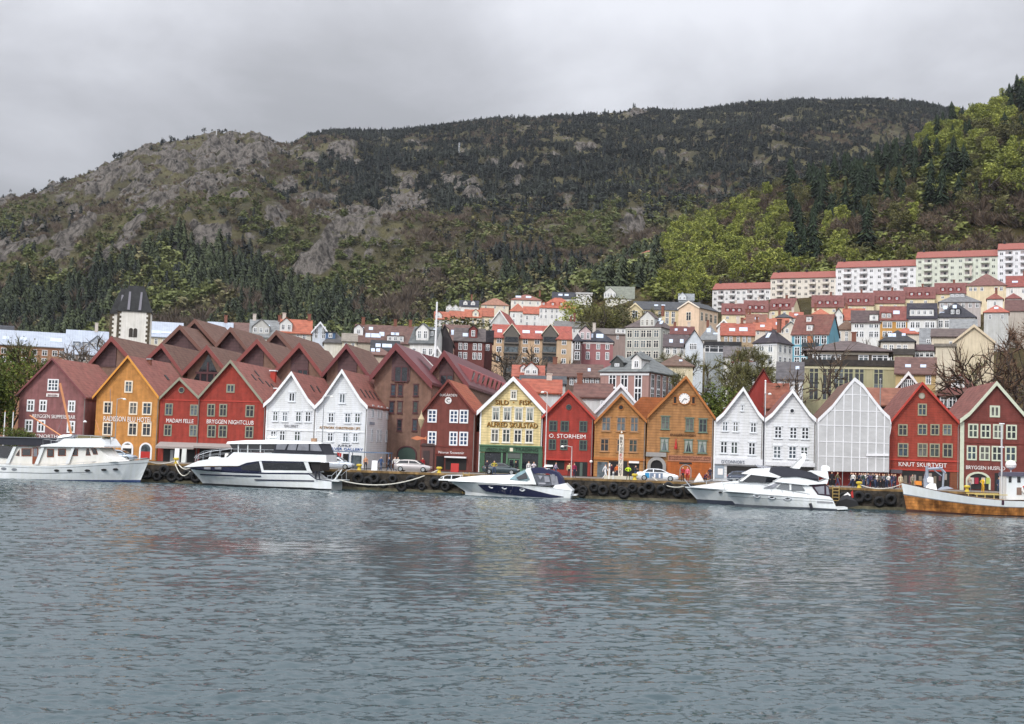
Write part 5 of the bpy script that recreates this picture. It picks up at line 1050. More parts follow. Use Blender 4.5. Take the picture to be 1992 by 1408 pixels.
# houses right of the grey one
town('dark red roofed house behind the white brown roofed one', 1304, 1350, 650, 636, 370, 'side', (206, 196, 186), (120, 58, 52), 9, chim=(1312, 1340), sky=((1315, .5, .8, 1.4), (1333, .5, .8, 1.4)))
town('white house with a brown roof and two roof windows', 1291, 1338, 674, 652, 325, 'side', (222, 218, 210), (92, 78, 80), 9, rows=(682,), cols=[1299, 1313, 1327], ww=1.0, wh=1.8, sky=((1305, .4, .9, 1.6), (1326, .4, .9, 1.8)))
town('blue white gable end house with a balcony', 1333, 1368, 668, 642, 318, 'front', (208, 216, 226), (100, 84, 86), 10, rows=(674,), cols=[1345, 1352], ww=1.0, wh=1.6)
town('grey slate roofed house with skylights behind the budding tree', 1360, 1402, 662, 632, 385, 'hip', (204, 200, 192), (134, 138, 140), 11, sky=((1378, .6, 1.2, 2), (1392, .3, 1.4, 2)), chim=(1376,))
town('white gable fronted house with a red roof beside the slate one', 1396, 1420, 634, 622, 372, 'front', W0, (170, 72, 58), 9, rows=(640,), cols=2, ww=.8, wh=1.4, trim=(236, 236, 232))
town('tan brick house under an orange roof with big roof windows', 1402, 1468, 652, 630, 345, 'side', (176, 150, 118), (186, 84, 60), 11, rows=(660,), cols=[1412, 1422, 1436, 1448, 1458], sky=((1424, .4, 1.6, 1.6), (1446, .45, 2.2, 2)), chim=((1435, 2), (1443, 1.6)))
town('dark flat roofed modern house behind the budding tree', 1372, 1440, 672, 668, 300, 'flat', (152, 160, 166), (56, 56, 60), 10, rows=(679,), cols=4, ww=2.4, wh=1.6)
town('white walled house with a grey slate lean roof by the budding tree', 1408, 1468, 694, 676, 285, 'side', W0, (112, 104, 106), 8, rows=(703,), cols=1)
CL = [('orange roofed house just below the cream terrace', 1446, 1476, 622, 611, 415, 'hip', ORG), ('brown roofed house with two pale dormers under the terrace', 1452, 1492, 628, 612, 405, 'side', (150, 92, 72)), ('orange tiled house behind the purple black roof', 1466, 1500, 642, 628, 360, 'side', (204, 100, 68)), ('wide orange roofed house left of the blue house', 1492, 1534, 640, 620, 365, 'side', (200, 98, 68)), ('dark slate hipped roof under the cream gable end', 1510, 1540, 618, 609, 410, 'hip', (70, 72, 80)), ('small orange roof beneath the terrace gable end', 1536, 1562, 618, 608, 420, 'side', (192, 92, 66)), ('orange roof with a dormer above the blue house', 1580, 1612, 612, 600, 420, 'hip', (206, 102, 68)), ('grey gabled house tucked behind the blue house', 1524, 1552, 638, 626, 340, 'front', (140, 160, 170)), ('white gabled house above the blue house', 1622, 1640, 612, 600, 400, 'front', (120, 110, 104)), ('orange roofed white house right of the white gable', 1640, 1682, 622, 601, 400, 'side', (198, 94, 64))]
for l, a, b, c, e, Y, rf, rc in CL: town(l, a, b, c, e, Y, rf, W0 if 'white' in l else (222, 212, 196), rc, 9, rows=(c+5,), cols=2, ww=.9, wh=1.2, chim=((a+6, 1.6),), sky=(((a+b)/2, .45, 1.2, 1.4),) if rf == 'side' else ())
# blue house and neighbours
PB = town('white corner house with a purple black roof and balconies', 1466, 1512, 668, 640, 292, 'hip', (226, 226, 222), (62, 54, 64), 7.5, turn=28, rows=(677, 701, 722), cols=[1482, 1499], ww=1.2, wh=2.0, side=3, sky=((1487, .45, .9, 2.2),), chim=((1500, 2.2),), trim=(216, 218, 222))
for py in (690, 713):
    b = MB(); z = at_depth(1480, py, 292).z-PB.location.z; b.box(-2.6, 1.2, -1.3, -.003, z-.12, z); b.box(-2.6, 1.2, -1.3, -1.2, z+.002, z+.9); b.build('balcony', plain('pale_balcony', (214, 214, 208)), PB)
BLU = (104, 168, 190)
BH = town('bright blue house with a red brown roof and a balcony', 1540, 1612, 649, 613, 308, 'side', BLU, (136, 76, 64), 9, turn=17, rows=(661, 683, 703), cols=[1551, 1564, 1590, 1603], ww=1.3, wh=2.1, dorm=((1573, .12, 1.4, 1.4, 'f', W0), (1566, .62, 1.2, 1.2, 'f', W0)), trim=(226, 230, 230))
b = MB(); z = at_depth(1576, 661, 308).z-BH.location.z; b.box(-.7, .7, -.1, -.003, z-1.6, z+1.2); b.build('balcony_door', plain('orange_door', (186, 118, 80)), BH); b = MB(); b.box(-1.6, 2.6, -1.4, -.003, z-1.9, z-1.65); b.box(-1.6, 2.6, -1.4, -1.34, z-1.64, z-.8); b.build('balcony', plain('dark_rail', (48, 60, 68)), BH)
town('pale house with a mossy brown roof right of the blue house', 1626, 1668, 642, 622, 345, 'hip', (214, 204, 190), (120, 84, 60), 10, rows=(650, 661), cols=3, ww=.9, wh=1.5)
RW = [('white town house with a dark brown roof and boxed dormer', 1656, 1713, 627, 605, 338, W0, (94, 72, 72), ((1700, .1, 2.2, 1.6, 'f', W0),)), ('orange yellow town house with white bays under a red roof', 1712, 1765, 622, 597, 336, (204, 148, 70), (150, 72, 64), ((1724, .05, 2.6, 1.4, 'f', (180, 160, 150)),)), ('white town house with a dark blue roof and long white dormer', 1765, 1822, 619, 591, 334, W0, (54, 52, 66), ((1793, .12, 6.0, 1.7, 'f', W0),))]
for l, a, b, c, e, Y, wl, rc, dm in RW: town(l, a, b, c, e, Y, 'side', wl, rc, 10, rows=(632, 650), cols=[a+(b-a)*f for f in (.18, .36, .68, .86)], ww=1.1, wh=1.7, dorm=dm, trim=(226, 222, 216), sky=((a+(b-a)*.6, .5, 1.6, 1.6),) if 'orange' in l else ())
town('white house with a wide black hipped roof and small roof windows', 1820, 1898, 618, 588, 335, 'hip', (226, 222, 218), (54, 54, 66), 12, rows=(630,), cols=[1830, 1842, 1854, 1870], ww=1.2, wh=2, dorm=((1858, .12, 2.6, 1.6, 'f', (70, 72, 82)),), sky=((1838, .6, 1, 1.6), (1857, .65, 1, 1.6), (1832, .2, 1.2, 1.6)))
town('grey gabled house with a glazed lean to below the black roof', 1848, 1900, 642, 622, 318, 'side', (190, 188, 184), (146, 148, 150), 8, rows=(650,), cols=2)
town('big pinkish grey house under a grey hipped roof', 1826, 1908, 588, 570, 450, 'hip', (186, 176, 174), (126, 126, 130), 14, rows=(594,), cols=6, ww=1.2, wh=1.6, dorm=((1862, .5, 5, 1.2, 'f', (180, 182, 186)),))
town('cream villa with a broad brown roof left of the red roofs', 1880, 1958, 556, 532, 480, 'hip', (228, 208, 172), (138, 84, 76), 15, rows=(562,), cols=[1888, 1897, 1910, 1938, 1948], ww=1.1, wh=1.5, chim=((1887, 3),))
town('white house under a bright red roof at the right edge', 1957, 2030, 557, 537, 475, 'side', (232, 228, 222), (162, 70, 60), 13, rows=(566,), cols=[1968, 1990, 2010], chim=((1992, 2),), sky=((1974, .4, 2, 1.2),))
town('little white turret house with a red pyramid roof', 1920, 1951, 582, 570, 430, 'hip', (230, 228, 224), (164, 80, 66), 6, rows=(590,), cols=1, chim=((1938, 1.6),))
town('second little white turret house, nearest the right edge', 1957, 1986, 581, 570, 428, 'hip', (228, 226, 222), (150, 70, 62), 6, rows=(590,), cols=2, ww=.7)
town('grey rendered house with an orange roof left of the rusty tree', 1914, 1962, 608, 593, 390, 'hip', (192, 194, 192), (204, 96, 72), 9, rows=(616,), cols=2, sky=((1938, .5, 1.2, 1.2),))
town('brown roofed house behind the rusty tree at the right edge', 1955, 2020, 604, 584, 400, 'side', (186, 176, 166), (116, 74, 68), 10)
# cream terrace under the white flats
TG = 'cream terraced houses with red dormered roofs'
seg = [(1404, 1449, 611, 591), (1447, 1494, 606, 585), (1492, 1541, 602, 581), (1579, 1641, 597, 575), (1639, 1700, 593, 570), (1699, 1760, 589, 566), (1758, 1819, 580, 559), (1818, 1881, 571, 551)]
nm = ['leftmost cream terraced house of the row with three white dormers', 'second cream terraced house from the left of the row', 'cream terraced house with the bare gable end in its row', 'cream terraced house just right of the gap in its row', 'cream terraced house above the blue house and orange roofs', 'cream terraced house above the orange yellow town house', 'cream terraced house above the long white dormer', 'rightmost cream terraced house, next to the broad brown roof']
for (a, b, c, e), l in zip(seg, nm):
    w = b-a; town(l, a, b, c, e, 500, 'side', (228, 212, 172), (140, 74, 68), 11, turn=18 if 'gable end' in l else 0, rows=(c+7,), cols=[a+w*.25, a+w*.7], ww=1.2, wh=1.2, dorm=tuple((a+w*f, .18, 1.7, 1.25, 'f', (150, 48, 52)) for f in (.25, .5, .75)), chim=((a+w*.6, 1.3),), group=TG)
# white flats on top
def flats(label, x0, x1, e0, e1, rdg, nfl, Y0, Y1, wall, cols):
    A = at_depth(x0, e0, Y0); B = at_depth(x1, e1, Y1); d3 = B-A; L_ = math.hypot(d3.x, d3.y); yaw = math.atan2(d3.y, d3.x); zE = (A.z+B.z)/2; xm = (A.x+B.x)/2; ym = (A.y+B.y)/2
    fh = 2.85; zB = zE-fh*nfl-3; root = thing('apartment_block', label, 'apartment block', (xm, ym, zB), yaw, 'red roofed flats in a stepped row'); w2 = L_/2; H = zE-zB; d = 12
    wm = wallm(wall); mb = MB(); mb.box(-w2, w2, 0, d, 0, H); mb.build('wall', wm, root)
    mb = MB(); rh = 3.6; mb.prism_x([(-.5, H), (d/2, H+rh), (d/2, H+rh+.25), (-.5, H+.25)], -w2-.1, w2+.1); mb.prism_x([(d+.5, H), (d+.5, H+.25), (d/2, H+rh+.25), (d/2, H+rh)], -w2-.1, w2+.1); mb.prism_x([(.1, H+.01), (d-.1, H+.01), (d/2, H+rh-.1)], -w2+.02, w2-.02); mb.build('roof', roofm((176, 86, 72), .12), root)
    for cx in (.08, .52): mb = MB(); mb.box(-w2+L_*cx-.5, -w2+L_*cx+.5, d/2-.5, d/2+.5, H+rh-.5, H+rh+1.2); mb.build('chimney', BLACK, root)
    nb = cols; bay = L_/nb
    for k in range(nfl):
        z = H-1.55-k*fh
        for i in range(nb):
            cx = -w2+bay*(i+.5); pat = (i % 5)
            if pat in (1, 3):
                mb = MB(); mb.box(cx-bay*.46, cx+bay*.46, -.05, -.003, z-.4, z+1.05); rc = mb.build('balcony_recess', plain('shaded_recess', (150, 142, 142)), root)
                mb = MB(); mb.box(cx-bay*.5, cx+bay*.5, -1.25, -.06, z-1.35, z-.42); mb.build('balcony', wm, root)
                mb = MB(); mb.box(cx-.1, cx+.9, -.09, -.052, z-.4, z+.8); mb.build('pane', GLASS, rc)
            else: twin(root, cx, z, 1.5 if pat != 2 else 1.1, 1.35, fm=wm)
    return root
YL = lambda px: (600+.45*94)/(1+.45*(px-CX)/F)
for l, a, b, e0, e1, r_, n, wl, c in (('lowest white flats at the left end of the stepped row', 1386, 1499, 566, 559, 547, 3, (228, 226, 228), 10), ('cream flats second from the left of the stepped row', 1499, 1626, 545, 537, 527, 5, (226, 218, 206), 10), ('white flats in the middle of the stepped row', 1626, 1782, 523, 516, 508, 5, (230, 230, 234), 10), ('pale green flats second from the right of the stepped row', 1782, 1941, 503, 498, 488, 5, (214, 219, 204), 10), ('highest white flats at the right end of the stepped row', 1941, 2090, 487, 482, 472, 5, (230, 230, 236), 10)):
    flats(l, a, b, e0, e1, r_, n, YL(a), YL(b), wl, c)
# small houses up in the wood
town('tiny house with an orange roof high in the wood', 1246, 1277, 494, 487, 720, 'hip', (206, 206, 204), (176, 96, 70), 8, rows=(498,), cols=3, ww=1.0, wh=1.4)
town('tiny white house half hidden in the wood', 1199, 1212, 520, 512, 760, 'front', W0, (186, 186, 186), 6, rows=(524,), cols=1)
town('tiny pale blue tower house between dark trees', 1136, 1152, 538, 527, 735, 'hip', (190, 208, 222), (170, 186, 206), 6, rows=(542,), cols=1)
# --- right of the wharf, close behind the fronts
MB1 = town('broad pale green stone house under a dark hipped roof', 1562, 1742, 712, 706, 214, 'flat', (172, 166, 128), (64, 58, 56), 14, rows=(730, 762), cols=[1583, 1609, 1632, 1651, 1672, 1709], ww=1.6, wh=3.0, trim=(196, 190, 158), frame=plain('sage_stone', (168, 168, 134)))
rt = MB1; zq = rt.children[0].dimensions.z
for sg in (-1, 1):
    b = MB()
    for k in range(24): z = zq-.6-k*.5; w_ = .9 if k % 2 else .6; x = sg*(7.7); b.box(x-(w_ if sg > 0 else 0), x+(0 if sg > 0 else w_), -.09, -.004, z-.5, z)
    b.build('quoin', plain('quoin_stone', (126, 104, 84)), rt)
town('dark top storey with a wide brown hipped roof over the green stone house', 1570, 1728, 684, 663, 217, 'hip', (92, 80, 72), (104, 86, 84), 11, base=708, rows=(697,), cols=[1590, 1608, 1626, 1680, 1706, 1718], ww=1.6, wh=1.3, chim=((1661, 1.4),), over=.8, trim=(214, 204, 184), name='roof_storey')
town('tall cream side wall beside the green stone house', 1738, 1776, 690, 684, 222, 'flat', (212, 202, 172), (90, 84, 80), 12)
town('cream house with a black hipped roof and two roof windows', 1713, 1779, 665, 642, 246, 'hip', (214, 206, 194), (52, 52, 60), 9, rows=(678, 698), cols=[1722, 1734, 1749, 1761], ww=.8, wh=1.5, sky=((1731, .45, .7, 1.4), (1739, .45, .7, 1.4), (1758, .5, .7, .9)))
town('orange roof peeping out behind the black hipped roof', 1736, 1788, 650, 637, 285, 'hip', (216, 206, 190), (196, 92, 66), 8, sky=((1774, .5, 1, 1.2),))
town('grey gabled dormer house behind the black hipped roof', 1790, 1822, 668, 640, 275, 'side', (186, 188, 190), (140, 142, 146), 8, rows=(666,), cols=1)
BC = town('huge blank cream gable end behind the bare tree', 1856, 1933, 664, 633, 242, 'front', (218, 202, 172), (110, 84, 76), 14, trim=(206, 190, 164))
town('brown roofed cream house left of the huge cream gable', 1812, 1890, 655, 641, 256, 'side', (216, 204, 180), (104, 84, 80), 9, rows=(672,), cols=[1850], ww=.7, wh=1.6)
town('cream flat topped wing under the brown roof', 1820, 1858, 674, 672, 240, 'flat', (212, 200, 178), (150, 140, 128), 8)
town('low white building with a maroon roof left of the cream wing', 1779, 1818, 682, 672, 250, 'side', (206, 214, 214), (92, 60, 64), 7, rows=(690,), cols=2, ww=1.6, wh=1)
town('brown tiled house with yellow walls above the scaffold roofs', 1742, 1820, 727, 697, 205, 'side', (196, 168, 112), (118, 78, 68), 10, rows=(738,), cols=[1772, 1806], sky=((1766, .4, .9, .9), (1796, .4, .9, .9)))
MG = town('maroon gabled dormer house with white carved barge boards', 1744, 1790, 754, 725, 192, 'front', (96, 48, 58), (120, 76, 66), 9, rows=(748,), cols=[1757, 1765, 1773], ww=.7, wh=1.6, trim=(222, 220, 220))
town('dark timber house with a steep red roof behind the bare trees', 1826, 1912, 771, 726, 194, 'hip', (70, 52, 48), (126, 64, 56), 9, rows=(782,), cols=[1836, 1853, 1882, 1900], ww=1.2, wh=1.8, dorm=((1863, .3, 1.9, 1.8, 'f', W0),), hipk=.95)
town('long tiled roof, half orange half brown, behind the wrapped scaffold', 1676, 1772, 788, 757, 184, 'side', (74, 62, 66), (158, 88, 62), 8)
town('bright red steep gable behind the two white houses', 1452, 1516, 772, 719, 186, 'front', (158, 52, 46), (132, 62, 54), 9)
town('orange tiled lean roof in front of the bright red gable', 1489, 1532, 790, 748, 182.5, 'side', (150, 92, 70), (166, 84, 60), 5)
town('white house under a plain grey slate roof behind the white wharf houses', 1512, 1562, 737, 706, 206, 'side', (214, 216, 220), (96, 92, 96), 8, rows=(748,), cols=[1530, 1550], ww=1.0, wh=1.6, sky=((1551, .6, .6, .9),))
town('small red roof above the white wharf house peaks', 1426, 1466, 706, 695, 262, 'hip', (206, 200, 192), (150, 70, 60), 7, chim=((1436, 1.2), (1455, 1.2)))
town('white house with a grey roof behind the budding tree', 1430, 1468, 724, 706, 226, 'side', (210, 214, 220), (120, 120, 122), 8, rows=(734,), cols=2)
# ornate corner house
OC = town('ornate red and white corner house with a grey mansard and turret dormer', 1168, 1262, 724, 682, 208, 'hip', (172, 132, 124), (122, 128, 128), 13, turn=24, rows=(740, 768), cols=[1192, 1215, 1242], ww=1.3, wh=2.4, side=5, dorm=((1195, .16, 2.2, .8, 'g', (80, 84, 84)), (1236, .06, 1.7, 1.7, 'g', W0)), trim=(222, 224, 226))
b = MB(); b.box(1.4, 5.0, -1.0, -.003, 0, OC.children[0].dimensions.z-.6); bb = b.build('bay', wallm((216, 218, 222)), OC); zt = OC.children[0].dimensions.z
for z in (zt-2.6, zt-5.6, zt-8.6): twin(bb, 3.2, z, 1.9, 2.2, y=-1.0)
town('cream house with a brown hipped roof behind the clock house', 1281, 1348, 713, 690, 236, 'hip', (222, 208, 172), (118, 84, 66), 10, rows=(), hipk=1.0, sky=((1324, .4, .6, .6),))
town('long brown tiled roof over a row of white windows', 1066, 1172, 733, 710, 226, 'side', (112, 92, 82), (112, 78, 68), 9, rows=(742,), cols=[1112, 1122, 1132, 1142, 1152, 1162], ww=.6, wh=1.3, sky=((1146, .5, .5, 1.2),), chim=((1078, 1.2),))
town('patchy red tiled roof behind the narrow red house', 1118, 1190, 773, 748, 184, 'side', (210, 212, 214), (124, 76, 66), 8, chim=((1116, 1.5),))
town('blue white gable standing behind the tan house', 1150, 1262, 812, 748, 181, 'front', (206, 214, 222), (70, 70, 80), 9, trim=(226, 230, 234), rows=(786,), cols=[1172], ww=.7, wh=.9)
town('orange tiled house with white walls behind the cream house', 1016, 1091, 764, 740, 184.5, 'side', (206, 210, 216), (190, 84, 56), 8, chim=((1068, .9),))
town('orange red roof with white dormers below the orange flats', 997, 1058, 733, 712, 252, 'side', (214, 206, 198), (186, 88, 64), 9, dorm=((1033, .1, 2.6, 1.2, 'g', W0), (1018, .3, 1.2, 1, 'g', W0)))
town('dark slate roof behind the cream house peak', 1012, 1100, 746, 733, 215, 'side', (196, 196, 196), (70, 74, 82), 8)
# --- church tower
def church():
    Y = 285; c = at_depth(261, 606, Y); zB = 2.0; root = thing('church', 'old stone church with a pale square tower and steep dark spire roof', 'church', (c.x, Y, zB), -math.atan2(c.x, Y)-R(4)); m = Y/F; w = 62*m; H = c.z-zB; w2 = w/2
    def tower(ox, oy):
        b = MB(); b.box(ox-w2, ox+w2, oy, oy+w, 0, H); t = b.build('tower', wallm((234, 231, 224)), root)
        b = MB(); o = .25; zt = H+54*m; k = w*.24; P = [(ox-w2-o, oy-o, H), (ox+w2+o, oy-o, H), (ox+w2+o, oy+w+o, H), (ox-w2-o, oy+w+o, H)]; cx, cy = ox, oy+w/2; Q = [(cx-k, cy-.4, zt), (cx+k, cy-.4, zt), (cx+k, cy+.4, zt), (cx-k, cy+.4, zt)]
        for i in range(4): j = (i+1) % 4; b.poly([P[i], P[j], Q[j], Q[i]])
        b.poly(P); b.poly(Q); rf = b.build('spire_roof', mat('weathered_lead', srgb(35, 36, 37), .8, .4, .8), root)
        for sx in (-1, 1):
            b = MB(); b.tube([(cx+sx*k*.9, cy, zt-.2), (cx+sx*k*.9, cy, zt+1.6)], [.12, .03], 5); b.lathe([(.02, zt+.5), (.22, zt+.7), (.02, zt+.9)], 6, (cx+sx*k*.9, cy, 0)); b.build('finial', BLACK, rf)
            b = MB(); a0 = Vector((cx+sx*w2*.34, oy-o, H)); a1 = Vector((cx+sx*k*.75, cy-.4, zt)); n = Vector((0, -.12, .04)); b.poly([a0+n+Vector((-.28, 0, .3)), a0+n+Vector((.28, 0, .3)), a1+n+Vector((.2, 0, -.4)), a1+n+Vector((-.2, 0, -.4))]); b.build('lead_strip', plain('pale_lead', (104, 102, 110)), rf)
        for sx in (-1, 1):
            b = MB(); x = ox+sx*w2
            for i in range(28):
                q = .5 if i % 2 else .85; z = H-.05-i*.5; b.box(x-(q if sx > 0 else .03), x+(.03 if sx > 0 else q), oy-.05, oy-.003, z-.5, z)
            b.build('quoin', mat('church_stone', srgb(92, 84, 70), .9, .4, 2), t)
        return t
    t = tower(0, 0); tower(-2.2, 7.8); zw = at_depth(261, 647, Y).z-zB
    for sx in (-1, 1):
        b = MB(); pts = [(-.42, -1.0), (.42, -1.0), (.42, .6)]+[(.42*math.cos(a), .6+.42*math.sin(a)) for a in np.linspace(.3, math.pi-.3, 6)]+[(-.42, .6)]; b.prism([(x+sx*.47, z+zw) for x, z in pts], -.06, -.004); b.build('belfry_window', plain('belfry_dark', (56, 50, 44)), t)
    b = MB(); b.box(-4, 9, 8, 30, 0, H*.45); b.prism([(-4.4, H*.45), (9.4, H*.45), (2.5, H*.8)], 8.2, 30.2); b.build('nave', wallm((200, 192, 176)), root)
church()
def pole(label, px, y0, y1, Y, r0=.16, r1=.07, m=None, name='flagpole', cat='flagpole'):
    a = at_depth(px, y1, Y); zt = at_depth(px, y0, Y).z; zg = float(hill_z(a.x, Y)); o = thing(name, label, cat, (a.x, Y, zg)); b = MB(); b.tube([(0, 0, -.3), (0, 0, (zt-zg)*.5), (0, 0, zt-zg)], [r0, (r0+r1)/2, r1], 7); b.build('mast', m or WHITE, o); b = MB(); b.lathe([(.02, -.1), (.16, 0), (.02, .14)], 8, (0, 0, zt-zg)); b.build('knob', m or WHITE, o); return o
pole('tall white flagpole standing behind the plum hotel roof', 846, 588, 702, 232, .3, .16)
pole('slim pale pole rising behind the orange tiled roof', 1712, 738, 800, 181, .09, .07, STEEL, 'antenna_pole', 'pole'); pole('white pole in front of the bright red gable', 1488, 741, 806, 180.5, .12, .1, WHITE, 'vent_pole', 'pole')
# --- pylons on the far mountain
def pylon(label, px, y0, y1, Y):
    a = at_depth(px, y1, Y); h_ = at_depth(px, y0, Y).z-a.z; o = thing('mast', label, 'mast', (a.x, Y, a.z)); b = MB(); w = h_*.06
    b.tube([(-w, 0, 0), (-w*.7, 0, h_)], .3, 4); b.tube([(w, 0, 0), (w*.7, 0, h_)], .3, 4); b.tube([(-w, 0, h_*.6), (w, 0, h_*.6)], .35, 4); b.build('lattice', plain('pale_mast', (190, 192, 196)), o)
def onmt(px, py):
    for Y in np.arange(640, 2050, 4.0):
        p = at_depth(px, py, Y)
        if float(mt_z(p.x, Y)) > p.z: return Y-12
    return 1900
for l, px, y0, y1 in (('pale forked mast on the left mountain flank', 331, 447, 472), ('thin white mast on the dark mountain face', 893, 277, 297), ('pale mast breaking the mountain skyline', 1311, 199, 214), ('white mast on the skyline right of the middle', 1530, 180, 194), ('tiny summit cairn mast on the bare left hump', 421, 252, 263)): pylon(l, px, y0, y1, onmt(px, y1+2))
# ---------------------------------------------------------------- boats along the quay
GEL = mat('white_gelcoat', srgb(228, 232, 234), .28, .05, .6, coat=.3, streak=.06); GELW = mat('warm_white_paint', srgb(231, 230, 225), .4, .05, .6, streak=.08); NAVY = plain('navy_gelcoat', (30, 34, 62), .25); BOOT = plain('antifouling_blue', (44, 66, 112), .6); TINT = mat('tinted_glass', (.014, .016, .02), .05, .3, 1, spec=.7); CANV = plain('black_canvas', (46, 48, 56), .85); NCANV = plain('navy_canvas', (38, 42, 72), .85); CLEAR = mat('clear_vinyl', srgb(128, 130, 138), .15, .25, .8, spec=.6)
WOOD = mat('varnished_wood', srgb(176, 108, 52), .5, .45, 1.0, (.32, .35, 'Z'), hue=srgb(196, 132, 70), streak=.45); SPAR = plain('wooden_spar', (206, 140, 96), .5); MAHOG = plain('mahogany', (132, 70, 42), .4); DECK = plain('teak_deck', (164, 140, 112), .8); RAIL = plain('stainless_rail', (190, 194, 198), .3, metal=.7); GREYP = plain('grey_trim', (120, 124, 130), .5); ROPE = plain('mooring_rope', (206, 202, 190), .9)
class Boat:
    """side profile surveyed on the centre plane; v = distance of the centre line from the house fronts"""
    def __init__(s, z, name, label, cat, x0, v):
        s.z = z; s.v = v; s.vs = v
        s.u0 = fac(z[0]+x0/z[2], z[1]+300/z[2], v)[0]; s.root = thing(name, label, cat, uvz(s.u0, v, 0), -ROWA); s.k = 1
    def P(s, x, y, side=None):
        d = s.vs if side is None else side; u, z = fac(s.z[0]+x/s.z[2], s.z[1]+y/s.z[2], s.v+d if side is not None else s.v); return u-s.u0, z
    def pts(s, L, side=None): return [s.P(x, y, side) for x, y in L]
    def hull(s, sheer, bottom, beam, mats, bow='L', n=30, chine=.55, tf=.86, bands=None, fine=.42, bowx=None):
        """sheer, bottom: pixel polylines from bow to stern (bottom = stem and waterline); mats/bands paint the topsides from the sheer down"""
        sh = s.pts(sheer); bo = s.pts(bottom)
        if bow == 'R': pass
        sx = [p[0] for p in sh]; sz = [p[1] for p in sh]; bx = [p[0] for p in bo]; bz = [p[1] for p in bo]
        T = np.concatenate([np.linspace(0, .3, n//2, endpoint=False), np.linspace(.3, 1, n//2)]); rows = []
        cum = lambda X: np.linspace(0, 1, len(X))
        def along(L, t):
            d = [0]
            for i in range(1, len(L)): d.append(d[-1]+abs(L[i][0]-L[i-1][0])+1e-4)
            d = np.array(d)/d[-1]; return float(np.interp(t, d, [p[0] for p in L])), float(np.interp(t, d, [p[1] for p in L]))
        nb = len(bands)+1; fr_ = [0]+[b[0] for b in bands]
        for t in T:
            (xa, za), (xb, zb) = along(sh, t), along(bo, t); b0 = beam/2*(1-(1-min(1, t/fine))**2.2)*(1-(1-tf)*max(0, (t-.55)/.45)); b0 = max(b0, .03); b1 = b0*(chine+(1-chine)*min(1, t*1.15))
            b1 = max(.02, b1*min(1, t/.10+.02)); half = []
            for f in fr_: q = f**1.0; half.append((xa+(xb-xa)*f, b0+(b1-b0)*q**1.3, za+(zb-za)*f))
            half.append((xb, b1*.8, min(zb, .05)-.5)); half.append((xb, 0, -.9))
            rows.append([(x, -y, z) for x, y, z in half]+[(x, y, z) for x, y, z in reversed(half[:-1])])
        L_ = len(rows[0]); m_ = len(fr_)
        def mi(i, k):
            k = k if k < L_/2-.5 else L_-2-k
            return bands[k][1] if k < len(bands) else len(mats)-1
        mb = MB(); mb.grid(rows, mi); mb.f.append(tuple(range(len(mb.v)-L_, len(mb.v)))); mb.m.append(0); o = mb.build('hull', mats, s.root, smooth=False)
        # deck
        mb = MB(); dk = []
        for r in rows: a = r[0]; b = r[-1]; dk.append([(a[0], a[1], a[2]-.06), (a[0], 0, a[2]+.02), (b[0], b[1], b[2]-.06)])
        mb.grid(dk); mb.build('deck', s.deckm if hasattr(s, 'deckm') else GEL, s.root); s.rows = rows; return o
    def block(s, pix, w0, w1, m, name, parent=None, smooth=False):
        """superstructure: side outline in pixels, half width w0 at the bottom tapering to w1 at the top"""
        p = s.pts(pix); zl = min(q[1] for q in p); zh = max(q[1] for q in p); mb = MB(); n = len(p); hw = lambda z: w0+(w1-w0)*(z-zl)/max(.01, zh-zl)
        mb.v = [(x, -hw(z), z) for x, z in p]+[(x, hw(z), z) for x, z in p]; mb.f = [tuple(range(n)), tuple(range(2*n-1, n-1, -1))]+[(i, n+i, n+(i+1) % n, (i+1) % n) for i in range(n)]; mb.m = [0]*len(mb.f)
        return mb.build(name, m, parent or s.root)
    def side(s, pix, y0, y1, m, name, t=.03, parent=None, zr=None):
        """a pane or panel lying on the near side (and its twin on the far side) at half width y0 (bottom) .. y1 (top)"""
        p = s.pts(pix); zl, zh = zr or (min(q[1] for q in p), max(q[1] for q in p)); hw = lambda z: y0+(y1-y0)*(z-zl)/max(.01, zh-zl); o = None
        for sg in (-1, 1):
            mb = MB(); n = len(p); mb.v = [(x, sg*(hw(z)+.004), z) for x, z in p]+[(x, sg*(hw(z)+t), z) for x, z in p]; mb.f = [tuple(range(n)), tuple(range(2*n-1, n-1, -1))]+[(i, n+i, n+(i+1) % n, (i+1) % n) for i in range(n)]; mb.m = [0]*len(mb.f); o = mb.build(name, m, parent or s.root)
        return o
    def hy(s, x, z):
        """hull half breadth at x,z"""
        best = 1.0; 
        r = min(s.rows, key=lambda r: abs(r[0][0]-x)); zs = [p[2] for p in r[:len(r)//2+1]]; ys = [-p[1] for p in r[:len(r)//2+1]]
        return float(np.interp(z, zs[::-1], ys[::-1]))
    def hullpatch(s, pix, m, name, t=.035, n=14):
        """strip following the hull side: upper and lower pixel polylines"""
        up, lo = pix; U = s.pts(up); Lw = s.pts(lo); xs = np.linspace(max(min(p[0] for p in U), min(p[0] for p in Lw)), min(max(p[0] for p in U), max(p[0] for p in Lw)), n)
        U = sorted(U); Lw = sorted(Lw)
        for sg in (-1, 1):
            mb = MB(); rows = []
            for x in xs:
                za = float(np.interp(x, [p[0] for p in U], [p[1] for p in U])); zb = float(np.interp(x, [p[0] for p in Lw], [p[1] for p in Lw])); rows.append([(x, sg*(s.hy(x, za+(zb-za)*f)+t), za+(zb-za)*f) for f in np.linspace(0, 1, 5)])
            mb.grid(rows); o = mb.build(name, m, s.root)
        return o
